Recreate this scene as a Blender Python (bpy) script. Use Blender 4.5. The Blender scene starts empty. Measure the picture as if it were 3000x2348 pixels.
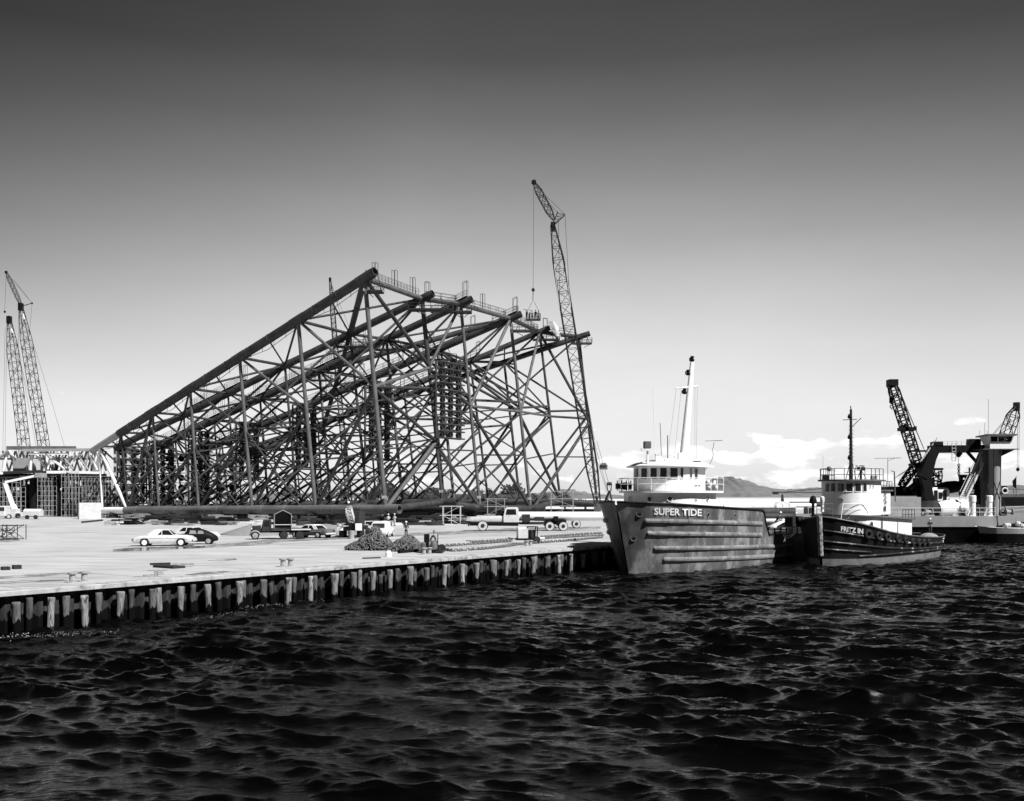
import bpy, bmesh, math, random
import numpy as np
from mathutils import Vector, Matrix
random.seed(7); np.random.seed(7)
R=math.radians; PI=math.pi
S=bpy.context.scene
C=S.collection
# ------------------------------------------------------------ camera
F=3000.0; HY=1452.0; CZ=6.5          # focal length and horizon row in photo pixels, eye height
cam=bpy.data.cameras.new('camera'); cam.sensor_width=36; cam.lens=36*F/3000
cam.shift_y=(HY-1174)/3000; cam.clip_end=20000; cam.clip_start=.5
co=bpy.data.objects.new('camera',cam); C.objects.link(co)
co.location=(0,0,CZ); co.rotation_euler=(PI/2,0,0); S.camera=co
S.view_settings.view_transform='Standard'; S.view_settings.look='None'
S.view_settings.exposure=0.5; S.view_settings.gamma=1
# ------------------------------------------------------------ sun and sky
SUN_EL=R(48); SX,SY=math.cos(R(-42)),math.sin(R(-42))
sd=Vector((SX*math.cos(SUN_EL),SY*math.cos(SUN_EL),math.sin(SUN_EL)))
sl=bpy.data.lights.new('sun','SUN'); sl.energy=4.9; sl.angle=R(.5); sl.color=(1,1,1)
so=bpy.data.objects.new('sun',sl); C.objects.link(so)
so.rotation_euler=(-sd).to_track_quat('-Z','Y').to_euler(); so.location=(60,-40,80)
W=bpy.data.worlds.new('World'); S.world=W; W.use_nodes=True
def world():
    nt=W.node_tree; N=nt.nodes; L=nt.links; N.clear()
    out=N.new('ShaderNodeOutputWorld'); bg=N.new('ShaderNodeBackground'); L.new(bg.outputs[0],out.inputs[0])
    bg.inputs[1].default_value=.12
    sky=N.new('ShaderNodeTexSky'); sky.sky_type='NISHITA'; sky.sun_disc=False
    sky.sun_elevation=SUN_EL; sky.sun_rotation=math.atan2(SX,SY); sky.air_density=1; sky.dust_density=1.5
    bw=N.new('ShaderNodeSeparateColor'); L.new(sky.outputs[0],bw.inputs[0])    # red channel: panchromatic film behind a red filter
    tc=N.new('ShaderNodeTexCoord'); sx=N.new('ShaderNodeSeparateXYZ'); L.new(tc.outputs['Generated'],sx.inputs[0])
    def m(op,a,b=None,c=None):
        n=N.new('ShaderNodeMath'); n.operation=op
        for i,v in enumerate((a,b,c)):
            if v is None: continue
            if hasattr(v,'links'): L.new(v,n.inputs[i])
            else: n.inputs[i].default_value=v
        return n.outputs[0]
    z=sx.outputs[2]; ax=m('ARCTAN2',sx.outputs[0],sx.outputs[1])     # azimuth from the view axis
    hor=m('POWER',m('ADD',m('MULTIPLY',sx.outputs[0],sx.outputs[0]),m('MULTIPLY',sx.outputs[1],sx.outputs[1])),.5)
    te=m('DIVIDE',z,hor)                                             # tangent of elevation
    def ramp(fac,pts):
        r=N.new('ShaderNodeValToRGB'); e=r.color_ramp.elements
        while len(e)<len(pts): e.new(.5)
        for k,(p,v) in enumerate(pts): e[k].position=p; e[k].color=(v,v,v,1)
        L.new(fac,r.inputs[0]); return r.outputs[0]
    g=ramp(te,SKY)
    lum=m('MULTIPLY',g,SKYGAIN)
    # thin smooth variation of the sky's own brightness from the sky model
    base=m('MULTIPLY',lum,m('ADD',.75,m('MULTIPLY',bw.outputs[0],.035)))
    hv=N.new('ShaderNodeCombineXYZ'); L.new(m('MULTIPLY',ax,2.2),hv.inputs[0]); L.new(m('MULTIPLY',te,7),hv.inputs[1])
    hz=N.new('ShaderNodeTexNoise'); hz.inputs['Scale'].default_value=1.4; hz.inputs['Detail'].default_value=5; hz.inputs['Roughness'].default_value=.6; L.new(hv.outputs[0],hz.inputs[0])
    base=m('MULTIPLY',base,m('ADD',.9,m('MULTIPLY',hz.outputs[0],.20)))      # faint uneven haze
    # cumulus along the horizon
    cv=N.new('ShaderNodeCombineXYZ'); L.new(m('MULTIPLY',ax,20),cv.inputs[0]); L.new(m('MULTIPLY',te,48),cv.inputs[1])
    nz=N.new('ShaderNodeTexNoise'); nz.inputs['Scale'].default_value=1.0; nz.inputs['Detail'].default_value=7; nz.inputs['Roughness'].default_value=.55
    L.new(cv.outputs[0],nz.inputs[0])
    cv2=N.new('ShaderNodeCombineXYZ'); L.new(m('MULTIPLY',ax,5),cv2.inputs[0]); L.new(m('MULTIPLY',te,60),cv2.inputs[1])
    n2=N.new('ShaderNodeTexNoise'); n2.inputs['Scale'].default_value=1.3; n2.inputs['Detail'].default_value=5
    L.new(cv2.outputs[0],n2.inputs[0])
    def blob(a0,t0,sa,st):
        da=m('DIVIDE',m('SUBTRACT',ax,a0),sa); dt=m('DIVIDE',m('SUBTRACT',te,t0),st)
        return m('POWER',2.718,m('MULTIPLY',m('ADD',m('MULTIPLY',da,da),m('MULTIPLY',dt,dt)),-1))
    band=ramp(te,[(0,.55),(.025,.75),(.05,.6),(.075,.12),(.12,0)])
    band=m('MULTIPLY',band,ramp(m('ADD',ax,.5),[(0,.2),(.42,.4),(.6,.62),(1,.6)]))
    cl=band
    for (px,py,w,h,k) in ((2010,1332,90,22,.5),(2290,1325,62,32,.62),(2190,1352,55,18,.35),(1860,1345,60,16,.4),(2570,1310,110,11,.4),(2400,1390,140,16,.2),(1180,1400,90,25,.35)):
        cl=m('ADD',cl,m('MULTIPLY',blob(math.atan((px-1500)/F),(HY-py)/F,w/F,h/F),k))
    thr=m('ADD',cl,m('MULTIPLY',m('SUBTRACT',nz.outputs[0],.5),1.9))
    mask=ramp(thr,[(.46,0),(.62,1)])
    shade=ramp(m('ADD',m('MULTIPLY',nz.outputs[0],.6),m('MULTIPLY',n2.outputs[0],.5)),[(.44,.70),(.60,1.0)])
    ccol=m('MULTIPLY',shade,CLOUD)
    # brightest ahead and right, dimmed behind the camera to cut fill, edges vignetted
    az=m('ABSOLUTE',m('SUBTRACT',ax,.25)); back=ramp(m('DIVIDE',az,3.2),[(0,1),(.24,1),(.48,.26),(1,.10)]); side=ramp(m('DIVIDE',m('ADD',ax,.7),1.4),[(0,.42),(.17,.50),(.29,.74),(.43,1),(.66,.97),(.83,.74),(1,.6)])
    mx=N.new('ShaderNodeMix'); mx.data_type='FLOAT'; L.new(mask,mx.inputs[0]); L.new(base,mx.inputs[2]); L.new(ccol,mx.inputs[3])
    upper=ramp(te,[(0,0),(.08,.12),(.2,.75),(.35,1),(1,1)]); sf=m('ADD',m('MULTIPLY',m('SUBTRACT',side,1.0),upper),1.0)
    L.new(m('MULTIPLY',m('MULTIPLY',mx.outputs[0],back),sf),bg.inputs[0])
SKYGAIN=7.2; CLOUD=6.6
SKY=[(0,.74),(.04,.80),(.093,.79),(.142,.737),(.191,.615),(.25,.419),(.308,.28),(.367,.167),(.425,.093),(.479,.070),(.8,.035),(1,.03)]
world()
# ------------------------------------------------------------ materials
def mat(name,v,rough=.7,var=.25,scale=1.0,metal=0,streak=None,dark=None,wet_shade=None,bump=0,spec=.3,coord='Object',rust=0):
    """grey paint, steel, wood or soil: v albedo, var amplitude of mottling, streak stretch of it, wet = height below which algae and painted shadow blacken it"""
    m=bpy.data.materials.new(name); m.use_nodes=True; nt=m.node_tree; N=nt.nodes; L=nt.links
    b=N['Principled BSDF']; b.inputs['Roughness'].default_value=rough; b.inputs['Metallic'].default_value=metal
    b.inputs['Specular IOR Level'].default_value=spec
    tc=N.new('ShaderNodeTexCoord'); src=tc.outputs[coord]
    if coord=='World':pass
    if streak:
        mp=N.new('ShaderNodeMapping'); mp.inputs['Scale'].default_value=streak; L.new(src,mp.inputs[0]); srcv=mp.outputs[0]
    else: srcv=src
    n=N.new('ShaderNodeTexNoise'); n.inputs['Scale'].default_value=scale; n.inputs['Detail'].default_value=6; n.inputs['Roughness'].default_value=.62
    L.new(srcv,n.inputs[0])
    r=N.new('ShaderNodeValToRGB'); e=r.color_ramp.elements
    lo=v*(1-var); hi=min(.92,v*(1+var)); e[0].position=.32; e[1].position=.68
    e[0].color=(lo,lo,lo,1); e[1].color=(hi,hi,hi,1); L.new(n.outputs[0],r.inputs[0]); col=r.outputs[0]
    def mix(fac,a,bv,kind='MIX'):
        x=N.new('ShaderNodeMix'); x.data_type='RGBA'; x.blend_type=kind
        if hasattr(fac,'links'): L.new(fac,x.inputs[0])
        else: x.inputs[0].default_value=fac
        L.new(a,x.inputs[6])
        if hasattr(bv,'links'): L.new(bv,x.inputs[7])
        else: x.inputs[7].default_value=(bv,bv,bv,1)
        return x.outputs[2]
    if dark:      # stains with a shape of their own: (albedo, coverage, scale)
        n3=N.new('ShaderNodeTexNoise'); n3.inputs['Scale'].default_value=dark[2]; n3.inputs['Detail'].default_value=8; n3.inputs['Roughness'].default_value=.7
        L.new(srcv if len(dark)>3 else src,n3.inputs[0])
        r3=N.new('ShaderNodeValToRGB'); r3.color_ramp.elements[0].position=1-dark[1]-.06; r3.color_ramp.elements[1].position=1-dark[1]+.05
        L.new(n3.outputs[0],r3.inputs[0]); col=mix(r3.outputs[0],col,dark[0])
    if wet_shade is not None:
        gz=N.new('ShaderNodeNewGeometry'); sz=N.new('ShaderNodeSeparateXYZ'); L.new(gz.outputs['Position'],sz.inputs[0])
        a=N.new('ShaderNodeMath'); a.operation='MULTIPLY_ADD'; L.new(n.outputs[0],a.inputs[0]); a.inputs[1].default_value=1.1; a.inputs[2].default_value=wet_shade-.55
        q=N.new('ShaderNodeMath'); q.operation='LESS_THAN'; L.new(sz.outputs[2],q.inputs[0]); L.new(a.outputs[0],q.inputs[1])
        col=mix(q.outputs[0],col,.004)  # blackened foot: algae and damp, plus shadow painted into the colour
    L.new(col,b.inputs['Base Color'])
    if bump:
        bp=N.new('ShaderNodeBump'); bp.inputs['Strength'].default_value=bump; bp.inputs['Distance'].default_value=.05
        L.new(n.outputs[0],bp.inputs['Height']); L.new(bp.outputs[0],b.inputs['Normal'])
    return m
M={}
M['steel']=mat('rusty_steel',.046,.65,.4,.6,spec=.25,dark=(.028,.42,.35))
M['steel_l']=mat('sunlit_steel',.095,.6,.3,.5,spec=.4,dark=(.10,.4,.4))  # paler copy of the steel, painting sunlight onto lit braces
M['steel_d']=mat('dark_steel',.028,.6,.3,1,spec=.2)
M['leg_near']=mat('sunlit_leg_steel',.12,.6,.3,.5,spec=.3,streak=(.4,.4,1))  # brightened steel, sunlight on the near lower leg put into its colour
M['black']=mat('black_paint',.008,.55,.3,2,spec=.12)
M['white']=mat('white_paint',.80,.45,.06,1.2,dark=(.55,.30,1.6))
M['bollard']=mat('worn_bollard_paint',.36,.6,.3,3,dark=(.15,.42,4))
M['car_white']=mat('old_white_car_paint',.60,.35,.12,1.5,dark=(.42,.36,1.2))
M['whitec']=mat('clean_white_paint',.82,.4,.04,2)
M['grey']=mat('grey_paint',.30,.5,.15,1)
M['grey_d']=mat('dark_grey_paint',.11,.5,.2,1)
M['grey_l']=mat('light_grey_paint',.55,.5,.12,1)
M['wood']=mat('timber',.26,.85,.45,1.2,streak=(3,3,.5))
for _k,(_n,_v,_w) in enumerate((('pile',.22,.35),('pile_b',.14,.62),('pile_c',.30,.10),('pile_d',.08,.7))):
    M[_n]=mat('weathered_pile',_v,.9,.55,2.6,streak=(2.2,2.2,.45),dark=(.05,.44,2.2+_k*.4,1),wet_shade=_w,bump=.9,spec=.05)
M['sheet']=mat('sheet_pile_steel',.04,.8,.6,2.5,streak=(1.5,1.5,.3),wet_shade=.7,dark=(.16,.30,3,1),spec=.05)
M['rubber']=mat('tyre_rubber',.02,.85,.3,4)
M['glass']=mat('window_glass',.012,.06,.1,1,spec=.8)
M['ground']=mat('yard_concrete',.43,.92,.20,.5,streak=(.30,1.1,1),dark=(.28,.385,.30,1),bump=.15,spec=.1)
M['stain']=mat('oil_stain',.14,.6,.5,1.5,dark=(.42,.47,.9))
M['wet_shade']=mat('puddle',.05,.15,.6,1.2,dark=(.30,.45,1.4))
M['conc']=mat('cap_concrete',.40,.9,.25,1.5,dark=(.16,.42,1.2))
M['track']=mat('tyre_track',.33,.9,.2,1,dark=(.41,.5,1.2))
M['gravel']=mat('gravel',.22,.95,.35,9,bump=.8)
M['hill']=mat('hill_grass',.17,.95,.2,.004,dark=(.11,.45,.02))
M['sand']=mat('pale_shore',.62,.95,.1,.02)
M['leaf']=mat('foliage',.085,.8,.5,.6)
M['chain']=mat('chain_steel',.11,.6,.4,3,spec=.5)
M['skin']=mat('skin',.35,.6,.05,3)
M['cloth_d']=mat('dark_cloth',.05,.9,.2,6)
M['cloth_l']=mat('light_cloth',.5,.9,.15,6)
M['rope']=mat('pale_rope',.7,.9,.15,10)
M['foam']=mat('foam',.75,.9,.2,6)
# ------------------------------------------------------------ mesh builder
OW={}      # world matrix of every object made, so that children can be given in world coordinates
class MB:
    def __init__(s): s.v=[]; s.f=[]
    def add(s,vs,fs):
        o=len(s.v); s.v+= [tuple(p) for p in vs]; s.f+= [tuple(i+o for i in f) for f in fs]; return s
    def box(s,c,d,rz=0,top=1.0):
        x,y,z=d[0]/2,d[1]/2,d[2]/2; cs,sn=math.cos(rz),math.sin(rz); vs=[]
        for k,(a,b,e) in enumerate(((-x,-y,-z),(x,-y,-z),(x,y,-z),(-x,y,-z),(-x*top,-y*top,z),(x*top,-y*top,z),(x*top,y*top,z),(-x*top,y*top,z))):
            vs.append((c[0]+a*cs-b*sn,c[1]+a*sn+b*cs,c[2]+e))
        return s.add(vs,[(0,3,2,1),(4,5,6,7),(0,1,5,4),(1,2,6,5),(2,3,7,6),(3,0,4,7)])
    def beam(s,p,q,w,h,up=(0,0,1)):
        p=Vector(p);q=Vector(q);d=(q-p).normalized();u=Vector(up)
        if abs(d.dot(u))>.98:u=Vector((1,0,0))
        a=d.cross(u).normalized()*w/2;b=a.cross(d).normalized()*h/2
        vs=[p-a-b,p+a-b,p+a+b,p-a+b,q-a-b,q+a-b,q+a+b,q-a+b]
        return s.add(vs,[(0,1,2,3),(7,6,5,4),(0,4,5,1),(1,5,6,2),(2,6,7,3),(3,7,4,0)])
    def tube(s,p,q,r,r1=None,n=8,cap=True):
        p=Vector(p);q=Vector(q);r1=r if r1 is None else r1
        d=(q-p)
        if d.length<1e-6:return s
        d.normalize();u=Vector((0,0,1)) if abs(d.z)<.9 else Vector((1,0,0))
        a=d.cross(u).normalized();b=d.cross(a)
        vs=[]
        for (c,rr) in ((p,r),(q,r1)):
            for i in range(n):
                t=2*PI*i/n; vs.append(c+a*(math.cos(t)*rr)+b*(math.sin(t)*rr))
        fs=[(i,(i+1)%n,n+(i+1)%n,n+i) for i in range(n)]
        if cap: fs+=[tuple(range(n-1,-1,-1)),tuple(range(n,2*n))]
        return s.add(vs,fs)
    def path(s,pts,r,n=6):
        for a,b in zip(pts[:-1],pts[1:]): s.tube(a,b,r,n=n)
        return s
    def pipe(s,p,q,r,t,n=16,depth=None):   # open hollow end at q
        s.tube(p,q,r,n=n,cap=False); p=Vector(p);q=Vector(q);d=(q-p).normalized()
        u=Vector((0,0,1)) if abs(d.z)<.9 else Vector((1,0,0)); a=d.cross(u).normalized();b=d.cross(a)
        dp=depth or 4*r; vs=[]
        for (c,rr) in ((q,r),(q,r-t),(q-d*dp,r-t)):
            for i in range(n):
                k=2*PI*i/n; vs.append(c+a*(math.cos(k)*rr)+b*(math.sin(k)*rr))
        fs=[(i,(i+1)%n,n+(i+1)%n,n+i) for i in range(n)]+[(n+i,n+(i+1)%n,2*n+(i+1)%n,2*n+i) for i in range(n)]
        fs.append(tuple(range(2*n,3*n))); return s.add(vs,fs)
    def torus(s,c,axis,R0,r,n=20,m=6,sq=1.0,elong=0,dirv=None):
        ax=Vector(axis).normalized();u=Vector(dirv) if dirv is not None else (Vector((0,0,1)) if abs(ax.z)<.9 else Vector((1,0,0)))
        a=(u-ax*u.dot(ax)).normalized();b=ax.cross(a);c=Vector(c);vs=[]
        for i in range(n):
            t=2*PI*i/n; rad=a*math.cos(t)+b*math.sin(t)*sq; off=a*(elong if math.cos(t)>0 else -elong)
            for j in range(m):
                k=2*PI*j/m; vs.append(c+off+rad*(R0+r*math.cos(k))+ax*(r*math.sin(k)))
        fs=[(i*m+j,((i+1)%n)*m+j,((i+1)%n)*m+(j+1)%m,i*m+(j+1)%m) for i in range(n) for j in range(m)]
        return s.add(vs,fs)
    def lathe(s,c,prof,axis=(0,0,1),n=16):
        ax=Vector(axis).normalized();u=Vector((0,0,1)) if abs(ax.z)<.9 else Vector((1,0,0))
        a=ax.cross(u).normalized();b=ax.cross(a);c=Vector(c);vs=[]
        for (r,h) in prof:
            for i in range(n):
                t=2*PI*i/n; vs.append(c+ax*h+a*(math.cos(t)*r)+b*(math.sin(t)*r))
        k=len(prof);fs=[(j*n+i,j*n+(i+1)%n,(j+1)*n+(i+1)%n,(j+1)*n+i) for j in range(k-1) for i in range(n)]
        if prof[0][0]>1e-4: fs.append(tuple(range(n-1,-1,-1)))
        if prof[-1][0]>1e-4: fs.append(tuple(range((k-1)*n,k*n)))
        return s.add(vs,fs)
    def loft(s,rings,closed=True,cap=True):
        n=len(rings[0]);vs=[p for r in rings for p in r];k=len(rings);fs=[]
        for j in range(k-1):
            for i in range(n if closed else n-1):
                fs.append((j*n+i,j*n+(i+1)%n,(j+1)*n+(i+1)%n,(j+1)*n+i))
        if cap and closed: fs+=[tuple(range(n-1,-1,-1)),tuple(range((k-1)*n,k*n))]
        return s.add(vs,fs)
    def prism(s,poly,z0,z1,top=None):    # poly of (x,y)
        n=len(poly);t=top or poly
        return s.add([(x,y,z0) for x,y in poly]+[(x,y,z1) for x,y in t],[(i,(i+1)%n,n+(i+1)%n,n+i) for i in range(n)]+[tuple(range(n-1,-1,-1)),tuple(range(n,2*n))])
    def ball(s,c,r,n=10,sz=1.0):
        k=max(4,n//2);return s.lathe(c,[(max(1e-5,r*math.sin(PI*j/k)),-r*sz*math.cos(PI*j/k)) for j in range(k+1)],n=n)
    def build(s,name,m,parent=None,smooth=False,world=False,bevel=0,auto=35):
        me=bpy.data.meshes.new(name)
        vs=s.v
        PM=OW.get(parent.name,Matrix()) if parent else Matrix()
        if world and parent:
            I=PM.inverted(); vs=[tuple(I@Vector(v)) for v in vs]
        me.from_pydata(vs,[],s.f); 
        bm=bmesh.new(); bm.from_mesh(me); bmesh.ops.recalc_face_normals(bm,faces=bm.faces)
        if bevel:
            bmesh.ops.remove_doubles(bm,verts=bm.verts,dist=1e-5)
            bmesh.ops.bevel(bm,geom=[e for e in bm.edges if len(e.link_faces)==2 and e.calc_face_angle(0)>.5],offset=bevel,segments=2,affect='EDGES',profile=.6)
        if smooth:
            for f in bm.faces: f.smooth=True
            for e in bm.edges:
                if len(e.link_faces)==2 and e.calc_face_angle(0)>R(auto): e.smooth=False
        bm.to_mesh(me); bm.free()
        me.materials.append(M[m] if isinstance(m,str) else m)
        o=bpy.data.objects.new(name,me); C.objects.link(o)
        if parent: o.parent=parent
        OW[o.name]=PM.copy(); return o
def tag(o,label=None,cat=None,group=None,kind=None):
    if label:o['label']=label
    if cat:o['category']=cat
    if group:o['group']=group
    if kind:o['kind']=kind
    return o
def thing(name,label,cat,loc=(0,0,0),rz=0,group=None):
    o=bpy.data.objects.new(name,None); C.objects.link(o); o.empty_display_size=.2
    o.location=loc; o.rotation_euler=(0,0,rz); OW[o.name]=Matrix.Translation(Vector(loc))@Matrix.Rotation(rz,4,'Z')
    return tag(o,label,cat,group)
def solo(mb,name,m,label,cat,loc=(0,0,0),rz=0,group=None,world=False,**k):
    """a thing that is one mesh, its origin at its base"""
    if world:
        mb.v=[tuple(Vector(v)-Vector(loc)) for v in mb.v]
    o=mb.build(name,m,**k); o.location=loc; o.rotation_euler=(0,0,rz); OW[o.name]=Matrix.Translation(Vector(loc))@Matrix.Rotation(rz,4,'Z')
    return tag(o,label,cat,group)
def struct(mb,name,m,**k): return tag(mb.build(name,m,**k),kind='structure')
def copytree(o,parent=None,loc=None,rz=None,label=None,group=None):
    c=o.copy(); C.objects.link(c); c.parent=parent
    if loc is not None:c.location=loc
    if rz is not None:c.rotation_euler=(0,0,rz)
    if parent is None: OW[c.name]=Matrix.Translation(Vector(c.location))@Matrix.Rotation(c.rotation_euler.z,4,'Z')
    if label:c['label']=label
    if group:c['group']=group
    for ch in list(o.children): copytree(ch,c)
    return c
ONES=['','first','second','third','fourth','fifth','sixth','seventh','eighth','ninth','tenth','eleventh','twelfth','thirteenth','fourteenth','fifteenth','sixteenth','seventeenth','eighteenth','nineteenth','twentieth']
def ordw(n):
    if n<=20: return ONES[n]
    t=['','','twenty','thirty','forty','fifty','sixty'][n//10]; return (t[:-1]+'ieth') if n%10==0 else t+'-'+ONES[n%10]
def P(px,py,Y): return Vector(((px-1500)*Y/F,Y,CZ-(py-HY)*Y/F))
def G(px,py,z=2.0):
    Y=(CZ-z)*F/(py-HY); return Vector(((px-1500)*Y/F,Y,z))
def GY(px,Y,z=2.0): return Vector(((px-1500)*Y/F,Y,z))
def lerp(a,b,t): return a+(b-a)*t
# wharf line: s metres along, n metres towards the water
W0=Vector((-23.85,47.7,0)); U=Vector((.591,.806,0)).normalized(); NV=Vector((U.y,-U.x,0)); WA=math.atan2(U.y,U.x)
def WP(s,n,z): return W0+U*s+NV*n+Vector((0,0,z))
# ============================================================ THE SETTING
def setting():
    # yard: one sheet from the quay edge to the foot of the hills
    a=WP(-120,-.02,2); b=WP(900,-.02,2)
    g=MB().add([a,b,Vector((900,4200,2)),Vector((-3500,4200,2)),Vector((-3500,-200,2))],[(0,1,2,3,4)])
    struct(g,'ground','ground')
    # shore strip
    s=MB().add([(-600,330,2.004),(1500,330,2.004),(3000,1500,2.004),(-1500,1500,2.004)],[(0,1,2,3)])
    struct(s,'pale_shore_ground','sand')
    # stains and puddles
    for k,(pts,m) in enumerate((([(0,1697),(120,1690),(270,1679),(255,1676),(90,1684),(0,1688)],'stain'),
        ([(0,1572),(45,1573),(60,1584),(20,1589),(0,1588)],'stain'),
        ([(330,1617),(420,1615),(560,1608),(640,1603),(700,1600),(620,1599),(500,1602),(380,1606),(330,1610)],'wet_shade'),
        ([(600,1606),(760,1597),(830,1588),(990,1581),(1200,1571),(1190,1566),(960,1573),(820,1578),(700,1590),(600,1599)],'stain'),
        ([(607,1643),(650,1645),(695,1641),(690,1637),(640,1639)],'stain'),
        ([(540,1685),(600,1688),(700,1679),(660,1674),(590,1678)],'stain'),
        ([(1200,1571),(1400,1562),(1760,1549),(1760,1543),(1500,1548),(1200,1563)],'stain'),
        ([(0,1712),(90,1706),(200,1702),(185,1699),(60,1702),(0,1706)],'stain'))):
        p=[G(x,y) for x,y in pts]; mb=MB().add([(q.x,q.y,2.004+.0015*k) for q in p],[tuple(range(len(p)))])
        struct(mb,'puddle' if m=='wet_shade' else 'ground_stain',m)
    for k in range(13):      # joints of the quay slab, square to the edge, and one long joint along it
        s_=-6+k*7.5; a=WP(s_,-.95,2.0125); b_=WP(s_,-9,2.0125); w=U*.022
        struct(MB().add([a-w,a+w,b_+w,b_-w],[(0,1,2,3)]),'slab_joint','stain')
    a=WP(-20,-9,2.0125); b_=WP(110,-9,2.0125); w=NV*.03; struct(MB().add([a-w,a+w,b_+w,b_-w],[(0,1,2,3)]),'slab_joint','stain')
    rt=random.Random(14)
    for k in range(12):      # pairs of tyre tracks curving over the yard
        x0=rt.uniform(-40,10); y0=rt.uniform(78,125); an=R(rt.uniform(-10,60)); cv=rt.uniform(-.02,.02); mb=MB()
        for off in (-.8,.8):
            x,y,t=x0,y0,an; L_=[]
            for q in range(26):
                nx,ny=-math.sin(t),math.cos(t); L_.append([(x+nx*(off-.1),y+ny*(off-.1),2.011+k*.0007),(x+nx*(off+.1),y+ny*(off+.1),2.011+k*.0007)]); x+=math.cos(t)*1.5; y+=math.sin(t)*1.5; t+=cv
            if all((p[0][0]-W0.x)*NV.x+(p[0][1]-W0.y)*NV.y<-1.2 for p in L_): mb.loft(L_,closed=False,cap=False)
        if mb.v: struct(mb,'tyre_track','track')
    # wharf cap
    mb=MB()
    p=[(-.9,2.012),(.05,2.012),(.07,1.98),(.07,1.78),(-.9,1.78)]
    mb.loft([[WP(sx,n,z) for n,z in p] for sx in np.arange(-120,321,8)])
    solo(mb,'wharf_cap','conc','long pale concrete cap beam running along the edge of the quay','wharf')
    # sheet piling behind the timber
    mb=MB(); top=[];bot=[];x=-60
    while x<300:
        for (dx,n) in ((0,-.55),(.25,-.55),(.4,-.30),(.65,-.30)):
            top.append(WP(x+dx,n,1.9)); bot.append(WP(x+dx,n,-1.5))
        x+=.8
    n=len(top); mb.add(top+bot,[(i,i+1,n+i+1,n+i) for i in range(n-1)])
    solo(mb,'sheet_pile_wall','sheet','dark corrugated steel sheet pile wall under the quay edge','wall')
    # rubble-free seabed not visible; hills
    def hill(name,pts,Y,D,m='hill'):
        rings=[]; 
        for (px,py) in pts:
            h=CZ+(HY-py)*Y/F-1.5; X=(px-1500)*Y/F; ring=[]
            for t in np.linspace(0,1,13):
                w=math.sin(PI*t)**1.0; rg=(np.sin(X*.011+t*19)+np.sin(X*.027+t*31))*.03*w*(1 if t!=.5 else 0)
                ring.append((X*(1+(t-.5)*.05),Y+(t-.5)*D,1.5+h*(w+rg*(t<.45))))
            rings.append(ring)
        mb=MB(); 
        # refine along x
        fine=[]
        for a,b in zip(rings[:-1],rings[1:]):
            for k in range(6):
                tt=k/6; sm=tt; fine.append([tuple(lerp(Vector(p),Vector(q),sm)+Vector((0,0,random.uniform(-1,1)*.0012*Y*math.sin(PI*j/12)))) for j,(p,q) in enumerate(zip(a,b))])
        fine.append(rings[-1]); mb.loft(fine,closed=False,cap=False)
        struct(mb,name,m,smooth=True,auto=180)
    hill('hill',[(1900,1455),(1960,1450),(2010,1440),(2040,1428),(2070,1411),(2100,1401),(2130,1399),(2170,1408),(2210,1424),(2260,1434),(2320,1441),(2400,1447),(2500,1450),(2600,1456)],2600,700)
    hill('hill',[(2150,1455),(2260,1443),(2330,1434),(2420,1427),(2520,1431),(2640,1440),(2800,1436),(2900,1428),(2960,1424),(3100,1430),(3300,1440),(3500,1455)],3400,700)
    hill('hill',[(1380,1460),(1480,1449),(1560,1447),(1610,1443),(1665,1434),(1700,1441),(1760,1450),(1850,1455),(1950,1461)],1500,300)
    hill('hill',[(-900,1462),(-300,1440),(0,1444),(400,1450),(800,1446),(1050,1448),(1250,1446),(1400,1452),(1500,1460)],1700,300)
setting()
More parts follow.
